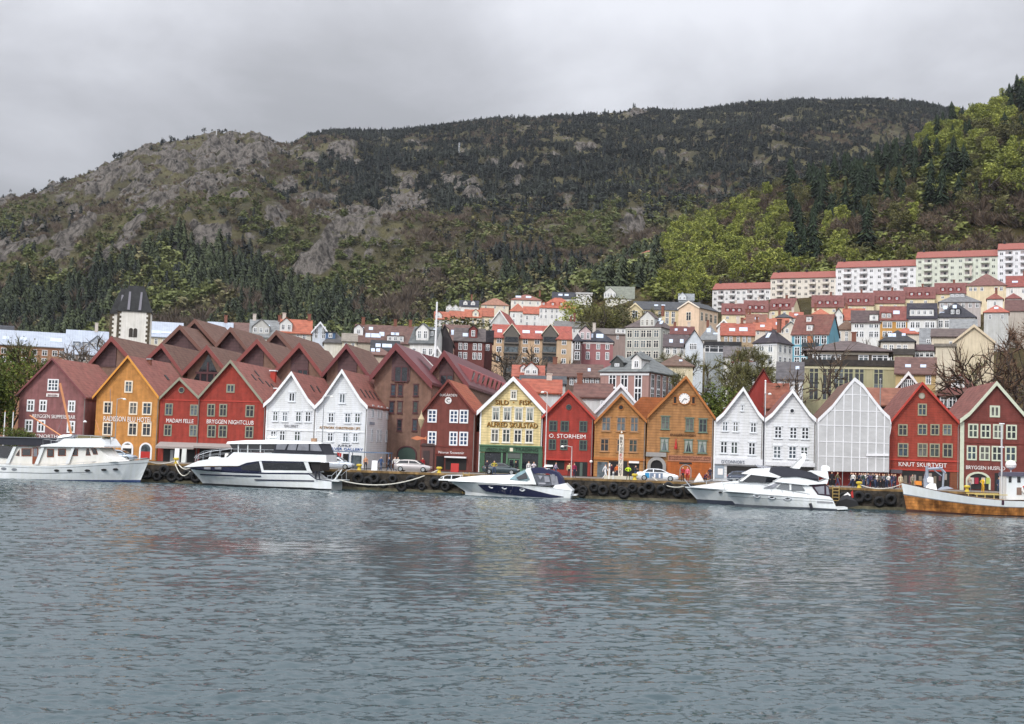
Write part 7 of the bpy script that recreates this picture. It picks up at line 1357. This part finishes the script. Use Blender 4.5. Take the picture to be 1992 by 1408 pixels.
# cars
def car(label, px, py, v, length, body, facing=1, kind='hatch', stripes=False, name='parked_car'):
    u, z = fac(px, py, v); o = thing(name, label, 'car', uvz(u, v, QZ), -ROWA+(0 if facing > 0 else math.pi)); L_ = length/2; k = length/4.3
    st = [(-2.13, .45, .78, .70), (-2.05, .30, .95, .86), (-1.75, .22, 1.0, .88), (-1.2, .2, 1.0, .9), (-.4, .2, .98, .9), (.6, .2, .95, .9), (1.2, .2, .90, .89), (1.75, .24, .80, .86), (2.08, .30, .66, .74), (2.15, .42, .55, .6)]
    b = MB(); rows = []
    for x, z0, z1, w in st: rows.append([(x*k, -w*.9, z0), (x*k, -w, z0+.2), (x*k, -w, (z0+z1)/2+.1), (x*k, -w*.9, z1), (x*k, 0, z1+.03), (x*k, w*.9, z1), (x*k, w, (z0+z1)/2+.1), (x*k, w, z0+.2), (x*k, w*.9, z0)])
    b.grid(rows); b.poly(rows[0]); b.poly(rows[-1]); b.build('body', body, o, smooth=True)
    tp = [(-2.0, .97), (-1.55, 1.38), (-.9, 1.47), (0, 1.47), (.45, 1.38), (1.15, .95)] if kind == 'hatch' else [(-1.6, .97), (-1.05, 1.36), (-.6, 1.42), (.1, 1.42), (.5, 1.34), (1.2, .94)]
    b = MB(); n = len(tp); hw = lambda z: .84-(z-.95)*.34; b.v = [(x*k, -hw(z), z) for x, z in tp]+[(x*k, hw(z), z) for x, z in tp]; b.f = [tuple(range(n)), tuple(range(2*n-1, n-1, -1))]+[(i, n+i, n+(i+1) % n, (i+1) % n) for i in range(n)]; b.m = [0]*len(b.f); b.build('cabin', body, o)
    def pane(q, nm='side_window'):
        for sg in (-1, 1): b = MB(); b.v = [(x*k, sg*(hw(z)+.008), z) for x, z in q]; b.f = [tuple(range(len(q)))]; b.m = [0]; b.build(nm, GLASS, o)
    i0, i1 = tp[1], tp[-2]; pane([(i0[0]-.2, 1.02), (i0[0]+.1, 1.33), (-.45, 1.36), (-.45, 1.02)]); pane([(-.36, 1.02), (-.36, 1.36), (i1[0]-.12, 1.31), (tp[-1][0]-.25, 1.02)])
    b = MB(); a, c = tp[-1], tp[-2]; b.v = [((a[0]-.05)*k, -.72, a[1]+.06), ((a[0]-.05)*k, .72, a[1]+.06), ((c[0]+.06)*k, .62, c[1]-.02), ((c[0]+.06)*k, -.62, c[1]-.02)]; b.v = [(x+.02, y, z+.015) for x, y, z in b.v]; b.f = [(0, 1, 2, 3)]; b.m = [0]; b.build('windscreen', GLASS, o)
    for x in (-1.32, 1.32):
        for y in (-.82, .82):
            b = MB(); b.lathe([(.31, -.11), (.33, -.06), (.33, .06), (.31, .11)], 16, (x*k, y, .33), 0, 'y'); w = b.build('wheel', RUBBER, o); b = MB(); s = -1 if y < 0 else 1; b.lathe([(.21, .112*s), (.19, .125*s), (.05, .12*s)], 12, (x*k, y, .33), 0, 'y'); b.build('rim', STEEL, w)
    for sg in (-1, 1):
        b = MB(); b.box(2.0*k, 2.1*k, sg*.58-.14, sg*.58+.14, .58, .70); b.build('headlight', SIGNW, o); b = MB(); b.box(-2.12*k, -2.06*k, sg*.62-.1, sg*.62+.1, .72, .92); b.build('tail_light', REDP, o)
    if stripes:
        for x0, x1, m in ((-.75, .55, plain('grey_blue_wrap', (112, 128, 150))), (-1.25, -.8, plain('bright_blue_wrap', (50, 140, 190)))):
            for sg in (-1, 1): b = MB(); b.box(x0*k, x1*k, sg*.885-.02, sg*.885+.02, .34, .92); b.build('side_graphic', m, o)
        for x in (-.35, .15):
            for sg in (-1, 1): b = MB(); b.box(x*k, (x+.16)*k, sg*.91-.006, sg*.91+.006, .4, .85); b.build('side_marking', SIGNW, o)
    return o
cp_ = lambda n, c: mat(n, srgb(*c), .3, .05, 1, coat=.6, metal=.1)
car('silver hatchback parked on the quay in front of the brick gate', 804, 905, -11, 4.5, cp_('silver_paint', (168, 164, 164))); car('dark teal saloon parked before the green shop front', 975, 912, -8, 4.5, cp_('teal_paint', (44, 60, 66)), 1, 'saloon'); car('white and blue patterned car parked on the quay edge below the stone portal', 1279, 921, -12.6, 4.9, cp_('white_car_paint', (222, 226, 230)), 1, 'saloon', True); car('pale grey car half hidden behind the stern of the modern yacht', 655, 903, -10.5, 4.2, cp_('pale_car_paint', (186, 194, 204))); car('light blue grey car by the ochre hotel arches', 232, 893, -9, 4.3, cp_('blue_grey_paint', (150, 164, 178)), 1, 'saloon'); car('dark blue car parked before the pub behind the flybridge boats', 1450, 922, -9, 4.3, cp_('dark_blue_paint', (52, 62, 80)))
car('dark grey car parked far left behind the classic yacht cockpit', 8, 895, -11, 4.4, cp_('grey_car_paint', (88, 94, 104)))
# people: one skinned body per pose, then copies in other clothes
SK = srgb(205, 160, 134)
PM = {}
def pmat(c): return mat('cloth_%d_%d_%d' % c, srgb(*c), .85, .15, 6.0)
SKIN = mat('skin', SK, .6, .05, 5); HAIRS = [mat('hair_%s' % n, srgb(*c), .7, .2, 8) for n, c in (('dark', (44, 34, 28)), ('brown', (92, 66, 46)), ('blond', (176, 146, 100)), ('grey', (150, 148, 146)))]
def body_mesh(pose):
    P = {'pel': (0, 0, .95), 'wst': (0, 0, 1.08), 'chs': (0, .01, 1.30), 'nck': (0, .0, 1.47), 'hd1': (0, -.02, 1.57), 'hd2': (0, -.02, 1.69)}
    def limb(s, hip, knee, ank, toe, sh, elb, wri, hand): P.update({'hip'+s: hip, 'kne'+s: knee, 'ank'+s: ank, 'toe'+s: toe, 'sho'+s: sh, 'elb'+s: elb, 'wri'+s: wri, 'han'+s: hand})
    if pose == 'stand':
        for s, g in (('L', -1), ('R', 1)): limb(s, (g*.10, 0, .90), (g*.11, -.02, .50), (g*.12, .02, .09), (g*.14, -.14, .04), (g*.19, .01, 1.40), (g*.25, .03, 1.13), (g*.25, -.04, .90), (g*.24, -.07, .80))
    elif pose == 'walk':
        limb('L', (-.09, 0, .90), (-.10, -.18, .54), (-.10, -.26, .12), (-.10, -.42, .08), (-.19, .02, 1.40), (-.24, .16, 1.15), (-.23, .20, .92), (-.23, .20, .82)); limb('R', (.09, 0, .90), (.10, .06, .50), (.10, .34, .14), (.10, .24, .04), (.19, 0, 1.40), (.24, -.10, 1.14), (.22, -.26, .98), (.22, -.33, .92))
    elif pose == 'phone':
        for s, g in (('L', -1), ('R', 1)): limb(s, (g*.10, 0, .90), (g*.12, -.02, .50), (g*.13, .02, .09), (g*.15, -.14, .04), (g*.19, .01, 1.40), (g*.26, -.06, 1.16), (g*.10, -.28, 1.28), (g*.06, -.33, 1.34))
    elif pose == 'hips':
        for s, g in (('L', -1), ('R', 1)): limb(s, (g*.10, 0, .90), (g*.14, -.02, .50), (g*.17, .02, .09), (g*.20, -.13, .04), (g*.19, .01, 1.40), (g*.36, .10, 1.20), (g*.19, -.04, 1.06), (g*.14, -.09, 1.04))
    elif pose == 'crouch':
        P.update({'pel': (0, .1, .45), 'wst': (0, .06, .58), 'chs': (0, -.1, .78), 'nck': (0, -.2, .92), 'hd1': (0, -.26, 1.0), 'hd2': (0, -.30, 1.11)})
        for s, g in (('L', -1), ('R', 1)): limb(s, (g*.11, .1, .42), (g*.2, -.26, .52), (g*.16, .02, .12), (g*.18, -.16, .04), (g*.19, -.12, .86), (g*.24, -.3, .66), (g*.16, -.42, .5), (g*.14, -.48, .44))
    RD_ = {'pel': .15, 'wst': .125, 'chs': .155, 'nck': .06, 'hd1': .085, 'hd2': .095, 'hip': .095, 'kne': .062, 'ank': .045, 'toe': .04, 'sho': .075, 'elb': .05, 'wri': .036, 'han': .04}
    E = [('pel', 'wst'), ('wst', 'chs'), ('chs', 'nck'), ('nck', 'hd1'), ('hd1', 'hd2')]
    for s in 'LR': E += [('pel', 'hip'+s), ('hip'+s, 'kne'+s), ('kne'+s, 'ank'+s), ('ank'+s, 'toe'+s), ('chs', 'sho'+s), ('sho'+s, 'elb'+s), ('elb'+s, 'wri'+s), ('wri'+s, 'han'+s)]
    N_ = list(P); me = bpy.data.meshes.new('body'); me.from_pydata([P[n] for n in N_], [(N_.index(a), N_.index(b)) for a, b in E], [])
    o = bpy.data.objects.new('body', me); COL.objects.link(o); o.modifiers.new('s', 'SKIN'); ss = o.modifiers.new('u', 'SUBSURF'); ss.levels = 1
    for i, n in enumerate(N_):
        k = n if n in RD_ else n[:3]; r = RD_[k]; sv = me.skin_vertices[0].data[i]; sv.radius = (r, r*(.72 if k in ('chs', 'wst', 'pel') else 1)); sv.use_root = (n == 'pel')
    dg = bpy.context.evaluated_depsgraph_get(); m2 = bpy.data.meshes.new_from_object(o.evaluated_get(dg)); bpy.data.objects.remove(o); return m2, P
BODY = {p: body_mesh(p) for p in ('stand', 'walk', 'phone', 'hips', 'crouch')}
PMESH = {}
def person(label, px, py, v, pose, top, bot, hair=0, rz=0.0, group=None, z=QZ, legs=None, h=1.0):
    u, _ = fac(px, py, v); me, P = BODY[pose]; key = (pose, top, bot, hair)
    if key not in PMESH:
        m = me.copy(); mats = [pmat(top), pmat(bot), SKIN, HAIRS[hair], plain('shoe', (46, 42, 40))]
        for x in mats: m.materials.append(x)
        wst = P['wst'][2]-.06; nk = P['nck'][2]+.0; hz = P['hd2'][2]; hy = P['hd2'][1]; hand = [Vector(P['hanL']), Vector(P['hanR'])]
        for p in m.polygons:
            c = p.center; i = 0
            if c.z > nk+.02: i = 3 if (c.z > hz-.01 or c.y > hy+.045) else 2
            elif min((c-q).length for q in hand) < .09: i = 2
            elif c.z < wst and abs(c.x) < .20+(.06 if pose == 'crouch' else 0) and not (c.z > .6 and abs(c.x) > .19): i = 1
            if c.z < .09: i = 4
            p.material_index = i; p.use_smooth = True
        PMESH[key] = m
    o = thing('person', label, 'person', uvz(u, v, z), -ROWA+rz, group); b = link('body', PMESH[key], o); o.scale = (h, h, h); return o
BK = (38, 38, 44); NV = (40, 48, 70); GY = (120, 122, 126); WT = (222, 220, 216); JN = (58, 74, 104); RDc = (160, 40, 46); BG = (186, 164, 130); KH = (110, 104, 78); YV = (196, 226, 44)
PP = [('woman in a tan top and long black trousers walking before the silver shop', 711, 905, -12.5, 'stand', (206, 150, 116), BK, 1, .4), ('person in a blue jacket bending by the canopy end', 741, 905, -12.6, 'walk', (62, 88, 128), JN, 0, .9), ('person in dark navy striding right of the white corner house', 757, 905, -12.4, 'walk', (34, 38, 58), BK, 0, -1.4), ('person in a white top walking behind the silver hatchback', 768, 903, -10, 'walk', WT, JN, 2, 1.0), ('person in a pale shirt beside the brick gate', 774, 903, -9, 'stand', (206, 206, 200), JN, 1, .2), ('person in a red coat next to the brick hotel kiosk', 822, 905, -6, 'stand', RDc, BK, 0, .3),
 ('person in a mustard jacket and jeans standing by the teal saloon', 961, 920, -12.8, 'hips', (170, 156, 56), JN, 2, .1), ('person in dark clothes left of the mustard jacket', 947, 918, -12, 'stand', (54, 48, 60), BK, 0, .4), ('person in black looking into the green shop window', 1003, 915, -5, 'stand', BK, BK, 2, 2.9), ('person in white near the green shop door', 1028, 917, -7, 'stand', WT, GY, 1, .5), ('person with a white hood before the right green shop window', 1029+9, 917, -9, 'phone', (210, 206, 214), NV, 3, .2), ('person in lilac passing the narrow red house', 1081, 918, -9, 'walk', (180, 166, 190), JN, 2, 1.5), ('person in a pale yellow jacket before the narrow red house', 1107, 922, -11, 'stand', (214, 206, 150), BK, 0, .2), ('small person in magenta before the narrow red house', 1117, 925, -11, 'stand', (150, 40, 80), NV, 0, .3),
 ('person all in white striding before the tan house', 1177, 930, -12.5, 'walk', (232, 232, 234), (226, 226, 230), 3, 1.2), ('person in plum beside the tall sign post', 1189, 925, -7, 'stand', (84, 44, 62), BK, 1, .5), ('person in orange beside the tall sign post', 1200, 925, -8, 'stand', (214, 110, 50), (60, 52, 58), 0, .3), ('worker in a lime yellow vest and black trousers on the quay edge', 1222, 931, -14.2, 'hips', YV, (34, 36, 40), 1, 2.8), ('person in black with a white cap next to the lime vest worker', 1236, 929, -12.8, 'phone', (44, 46, 54), JN, 3, .8), ('person in a red anorak before the arched restaurant door', 1328, 934, -11, 'stand', RDc, BK, 0, .4), ('person in pink before the arched restaurant door', 1337, 934, -10.4, 'stand', (226, 110, 130), RDc, 2, -.4), ('person in navy by the right corner of the clock house', 1381, 932, -7, 'stand', (48, 46, 62), NV, 2, .2),
 ('person in dark maroon by the two flybridge boats', 1371, 934, -10, 'crouch', (90, 50, 70), NV, 0, 1.0), ('person in red patterned top behind the flybridge boat stern', 1606, 946, -11, 'stand', (196, 70, 76), BG, 2, .4), ('person in black by the left edge of the red scaffold front', 1618, 944, -8, 'stand', BK, BK, 0, .1), ('person in olive by the scaffold door', 1629, 946, -10, 'walk', KH, JN, 1, 1.2), ('worker in a yellow raincoat leaning on the quay before the arched window', 1912, 951, -14.2, 'hips', (232, 186, 40), (210, 160, 40), 2, 2.0), ('person in dark blue by the door at the right edge', 1943, 950, -6, 'stand', (44, 58, 82), JN, 0, .3), ('person with a white head scarf before the arched window', 1886, 950, -8, 'stand', (170, 150, 130), GY, 3, .2), ('person in a grey coat among the hanging goods of the red shop', 1775, 945, -5, 'stand', (150, 140, 124), KH, 2, .4), ('person in beige at the red shop corner', 1752, 948, -10, 'stand', (206, 190, 160), BG, 2, .2)]
for a in PP: person(*a)
cr = random.Random(8); cols_ = [(BK, JN), (NV, BK), (WT, BK), ((60, 60, 66), NV), ((96, 88, 80), BK), ((52, 70, 60), JN), ((70, 60, 90), BK), (WT, NV), ((130, 130, 136), BK), ((46, 52, 72), JN)]
wd = {BK: 'black', NV: 'navy', WT: 'white', (60, 60, 66): 'charcoal', (96, 88, 80): 'brown', (52, 70, 60): 'dark green', (70, 60, 90): 'purple', (130, 130, 136): 'grey', (46, 52, 72): 'slate blue'}
for i in range(20):
    px = 1656+i*4.6+cr.uniform(-1.5, 1.5); t, b_ = cols_[(i*7) % 10]; person('person in a %s top in the queue under the wrapped scaffold' % wd[t], px, 945, cr.uniform(-12, -6), cr.choice(['stand', 'walk', 'phone', 'hips', 'stand']), t, b_, cr.randint(0, 3), cr.uniform(-3, 3), 'crowd under the wrapped scaffold')
# tall sign post, lamp posts, flagpoles
u, z = fac(1207, 927, -12.5); o = thing('sign_post', 'tall white sign post with dark letters down its face before the tan house', 'sign post', uvz(u, -12.5, QZ), -ROWA); zt = fac(1207, 845, -12.5)[1]-QZ; b = MB(); b.box(-.27, .27, -.09, .09, .2, zt); b.build('board', plain('sign_cream', (220, 210, 196)), o); b = MB(); b.box(-1.9, 1.9, -.5, .5, 0, .42); b.build('concrete_base', plain('pale_concrete', (196, 192, 176)), o)
for i, c in enumerate('BRYGGENTUNET'): lettering(c, .30, .30, REDP if i in (5, 6) else plain('sign_black2', (54, 48, 48)), o, (0, -.095, zt-.45-i*.39), depth=.03)
b = MB(); b.lathe([(.02, -.1), (.12, 0), (.02, .25)], 8, (0, 0, zt+.2)); b.build('finial', plain('sign_cream', (220, 210, 196)), o)
def lamp(label, px, y0, y1, v, arm=1, m=None):
    u, _ = fac(px, y1, v); zt = fac(px, y0, v)[1]; o = thing('street_lamp', label, 'street lamp', uvz(u, v, QZ), -ROWA); H_ = zt-QZ; m = m or STEEL; b = MB(); b.tube([(0, 0, 0), (0, 0, H_*.5), (0, 0, H_)], [.08, .06, .04], 7); b.build('post', m, o); b = MB(); b.tube([(0, 0, H_-.1), (arm*.5, 0, H_+.05), (arm*.9, 0, H_)], .035, 5); b.build('arm', m, o); b = MB(); b.lathe([(.2, -.1), (.22, 0), (.08, .12)], 10, (arm*.95, 0, H_-.05)); b.build('lantern', plain('lamp_glass', (220, 220, 214), .3), o)
lamp('slim grey lamp post in front of the ochre hotel', 222, 775, 890, -11); lamp('tall grey lamp post between the two left white houses', 625, 770, 900, -10); lamp('thin lamp post with a bracket before the narrow red house', 1060, 762, 915, -12, -.6, plain('pale_post', (214, 206, 202))); lamp('dark lamp post between the two boarded white houses', 1485, 765, 930, -6, .6, plain('dark_post', (96, 98, 106))); lamp('pale hooked post hung with garments before the narrow red house', 1111, 868, 925, -12, -1.2, plain('thin_pale_post', (190, 186, 184)))
def flagp(label, px, y0, y1, v): u, _ = fac(px, y1, v); zt = fac(px, y0, v)[1]; o = thing('flagpole', label, 'flagpole', uvz(u, v, QZ), -ROWA); b = MB(); b.tube([(0, 0, 0), (0, 0, zt-QZ)], [.1, .06], 7); b.build('mast', WHITE, o); b = MB(); b.lathe([(.02, -.08), (.13, 0), (.02, .1)], 8, (0, 0, zt-QZ)); b.build('knob', GOLD, o)
flagp('white flagpole at the far left edge of the quay', 6, 800, 870, -9); flagp('white flagpole just left of the plum house', 22, 800, 870, -6)
# parasols, signs and shop kit
def lowsign(label, px, py, v, w, h_, m, name='sandwich_board'): u, _ = fac(px, py, v); o = thing(name, label, 'sign', uvz(u, v, QZ), -ROWA); b = MB(); b.prism_x([(-.25, 0), (-.2, 0), (.0, h_), (-.05, h_)], -w/2, w/2); b.build('panel', m, o); b = MB(); b.prism_x([(.25, 0), (.2, 0), (-.04, h_), (.0, h_)], -w/2, w/2); b.build('panel', m, o)
lowsign('white sandwich board in front of the silver shop', 729, 903, -10, .7, 1.2, WHITE); lowsign('red and white sandwich board before the souvenir shop', 885, 908, -3, 1.0, 1.1, REDP); lowsign('white board standing in front of the small red house door', 344, 893, -3, .6, 1.8, WHITE); lowsign('second white board standing in front of the small red house door', 358, 893, -3, .6, 1.8, plain('pale_board', (206, 210, 206)))
u, _ = fac(832, 905, -5); o = thing('newspaper_kiosk', 'narrow brown kiosk beside the brick gate with a wooden fish sign', 'kiosk', uvz(u, -5, QZ), -ROWA); b = MB(); b.box(-.75, .75, -.6, .6, 0, 3.2); b.build('booth', plain('kiosk_brown', (92, 62, 58)), o); b = MB(); b.prism([(-.9, 3.2), (.9, 3.2), (.6, 3.5), (-.6, 3.5)], -.75, .75); b.build('roof', plain('kiosk_roof', (70, 52, 50)), o); b = MB(); b.box(-.5, .3, -.66, -.602, .9, 2.6); b.build('shutter', plain('kiosk_shutter', (60, 46, 46)), o); b = MB(); b.prism([(-2.2, 4.1), (-1.4, 4.4), (-.5, 4.2), (-.2, 4.4), (-.2, 3.9), (-.5, 4.05), (-1.4, 3.85)], -.5, -.35); b.build('hanging_fish', plain('fish_orange', (196, 120, 84)), o); b = MB(); b.lathe([(.02, 5.9), (.3, 6.6), (.42, 7.1), (.1, 7.7), (.02, 8.2)], 8, (-1.0, -.2, -.6)); b.build('carved_figure', plain('figure_beige', (176, 160, 128)), o)
u, _ = fac(1360, 934, -9); o = thing('white_tent', 'small white pointed tent canopy on the quay by the clock house', 'tent', uvz(u, -9, QZ), -ROWA); b = MB(); b.v = [(-1, -1, 0), (1, -1, 0), (1, 1, 0), (-1, 1, 0), (-.45, -.45, 1.0), (.45, -.45, 1.0), (.45, .45, 1.0), (-.45, .45, 1.0), (0, 0, 1.75)]; b.f = [(0, 1, 5, 4), (1, 2, 6, 5), (2, 3, 7, 6), (3, 0, 4, 7), (4, 5, 8), (5, 6, 8), (6, 7, 8), (7, 4, 8)]; b.m = [0]*9; b.m = b.m[:len(b.f)]; o.scale = (.62, .62, .62); b.build('canopy', plain('tent_grey', (196, 194, 190)), o)
for i, (px, c) in enumerate(((1185, (232, 230, 224)), (1193, (220, 220, 216)))): u, _ = fac(px, 928, -13); o = thing('bollard', ['white traffic post left of the sign post', 'second white traffic post nearest the sign post'][i], 'bollard', uvz(u, -13, QZ), -ROWA); b = MB(); b.tube([(0, 0, 0), (0, 0, 1.9 if i == 0 else .9)], .1, 8); b.build('post', plain('post_%d' % c[0], c), o); b = MB(); b.lathe([(.12, 0), (.12, .2)], 8, (0, 0, 1.3 if i == 0 else .5)); b.build('band', GREYP, o)
# ---------------------------------------------------------------- trees in and before the town
def lone(kind, seed, cm, bm, label, px, Y, ybase, ytop, wf=1.0, cat='tree', name='tree', zg=None):
    r = make_tree(kind, seed, cm, bm, label, cat, None, name, True); p = at_depth(px, ybase, Y); g_ = float(hill_z(p.x, Y)) if zg is None else zg; zt = at_depth(px, ytop, Y).z; h_ = zt-g_; r.location = (p.x, Y, g_); r.scale = (h_*wf, h_*wf, h_); r.rotation_euler = (0, 0, seed); return r
lone('leafy', 41, DKLEAF, BARK, 'dark leafy tree on the quay left of the plum house', 20, 178, 860, 655, .85); lone('leafy', 42, DKLEAF, BARK, 'lower bushy tree at the far left edge behind the flagpoles', -12, 172, 870, 715, 1.2); lone('budding', 43, OLIVEM, BARK, 'thin budding tree between the plum house and the dark leafy tree', 66, 186, 860, 640, .9); lone('leafy', 44, DKLEAF, BARK, 'clipped green bush at the foot of the left flagpoles', 30, 165, 870, 818, 1.6, 'bush', 'bush')
lone('bare', 45, BROWNM, BARKG, 'bare tree in front of the pale blue metal roofs', 152, 230, 690, 640, 1.0); lone('bare', 46, BROWNM, BARKG, 'second bare tree before the pale roofs, nearer the church', 183, 228, 690, 646, 1.0)
lone('leafy', 47, BRIGHTM, BARK, 'round yellow green tree at the foot of the wood left of the orange roofs', 811, 480, 630, 588, 1.35); lone('leafy', 61, OLIVEM, BARK, 'olive bush in front of the cream hillside row', 884, 440, 632, 606, 1.6); lone('leafy', 62, OLIVEM, BARK, 'brown green thicket left of the yellow green tree', 776, 470, 632, 604, 1.7)
lone('leafy', 48, OLIVEM, BARK, 'big spreading olive green tree between the white house and the institution', 1172, 460, 642, 556, 1.3); lone('leafy', 49, BRIGHTM, BARK, 'lighter green tree beside the spreading olive one', 1140, 470, 640, 572, 1.1); lone('budding', 50, OLIVEM, BARK, 'budding tree before the yellow institution', 1225, 440, 640, 580, 1.0); lone('budding', 63, OLIVEM, BARK, 'slender budding tree before the institution windows', 1303, 445, 640, 594, 1.0)
for i, (px, yt) in enumerate(((965, 665), (985, 690), (1022, 668), (1050, 672))): lone('bare', 51+i, BROWNM, BARKG, ['bare tree at the left corner of the orange flats', 'low bare tree under the left glazed bay of the flats', 'bare tree before the middle of the orange flats', 'bare tree beside the right glazed bay of the flats'][i], px, 300, 735, yt, 1.15)
lone('budding', 55, OLIVEM, BARK, 'broad budding olive tree behind the clock house', 1408, 215, 800, 664, .95); lone('budding', 56, OLIVEM, BARK, 'darker budding tree right behind the clock house roof', 1374, 205, 800, 686, .85); lone('leafy', 64, DKLEAF, BARK, 'low leafy bush between the clock house and the white pub', 1400, 186, 815, 745, 1.2, 'bush', 'bush')
lone('bare', 57, BROWNM, BARK, 'tall bare tree in front of the green stone house', 1642, 186, 790, 632, .8); lone('bare', 58, RUSTM, BARK, 'wide bare tree spread against the cream gable end', 1884, 186, 790, 618, .85); lone('bare', 65, RUSTM, BARK, 'bare forked tree left of the cream gable end', 1836, 188, 790, 650, .8)
lone('budding', 59, RUSTM, BARK, 'big rust brown tree with a thick trunk at the right edge', 1982, 205, 800, 590, .75); lone('budding', 60, RUSTM, BARK, 'rust brown tree filling the gap behind the thick trunked tree', 1996, 235, 780, 606, .8); lone('bare', 66, OLIVEM, BARKG, 'greyish bare tree squeezed between the right edge and the cream gable', 1946, 200, 800, 676, .8)
for i, (px, yb, yt, Y, k) in enumerate(((1455, 700, 668, 270, 'budding'), (1690, 668, 640, 320, 'bare'), (1340, 700, 676, 300, 'budding'), (1100, 720, 688, 280, 'bare'))): lone(k, 70+i, OLIVEM if k == 'budding' else BROWNM, BARK, ['small budding tree beside the purple roofed corner house', 'small bare tree below the white town houses', 'small budding tree beside the brown roofed cream house', 'small bare tree under the orange corner turret'][i], px, Y, yb, yt, 1.0)
# ---------------------------------------------------------------- air
def haze(dens):
    b = MB(); b.box(-2450, 2450, -60, 3350, -4.5, 720); m = bpy.data.materials.new('haze'); m.use_nodes = True; N = m.node_tree.nodes; L = m.node_tree.links
    for n in list(N): N.remove(n)
    o = N.new('ShaderNodeOutputMaterial'); v = N.new('ShaderNodeVolumePrincipled'); v.inputs['Color'].default_value = (.86, .90, 1, 1); v.inputs['Density'].default_value = dens; v.inputs['Anisotropy'].default_value = .2; L.new(v.outputs[0], o.inputs['Volume'])
    h = b.build('haze', m); h['kind'] = 'stuff'; h['label'] = 'thin pale blue grey haze in the air over the whole scene'; h['category'] = 'haze'
haze(.00003)
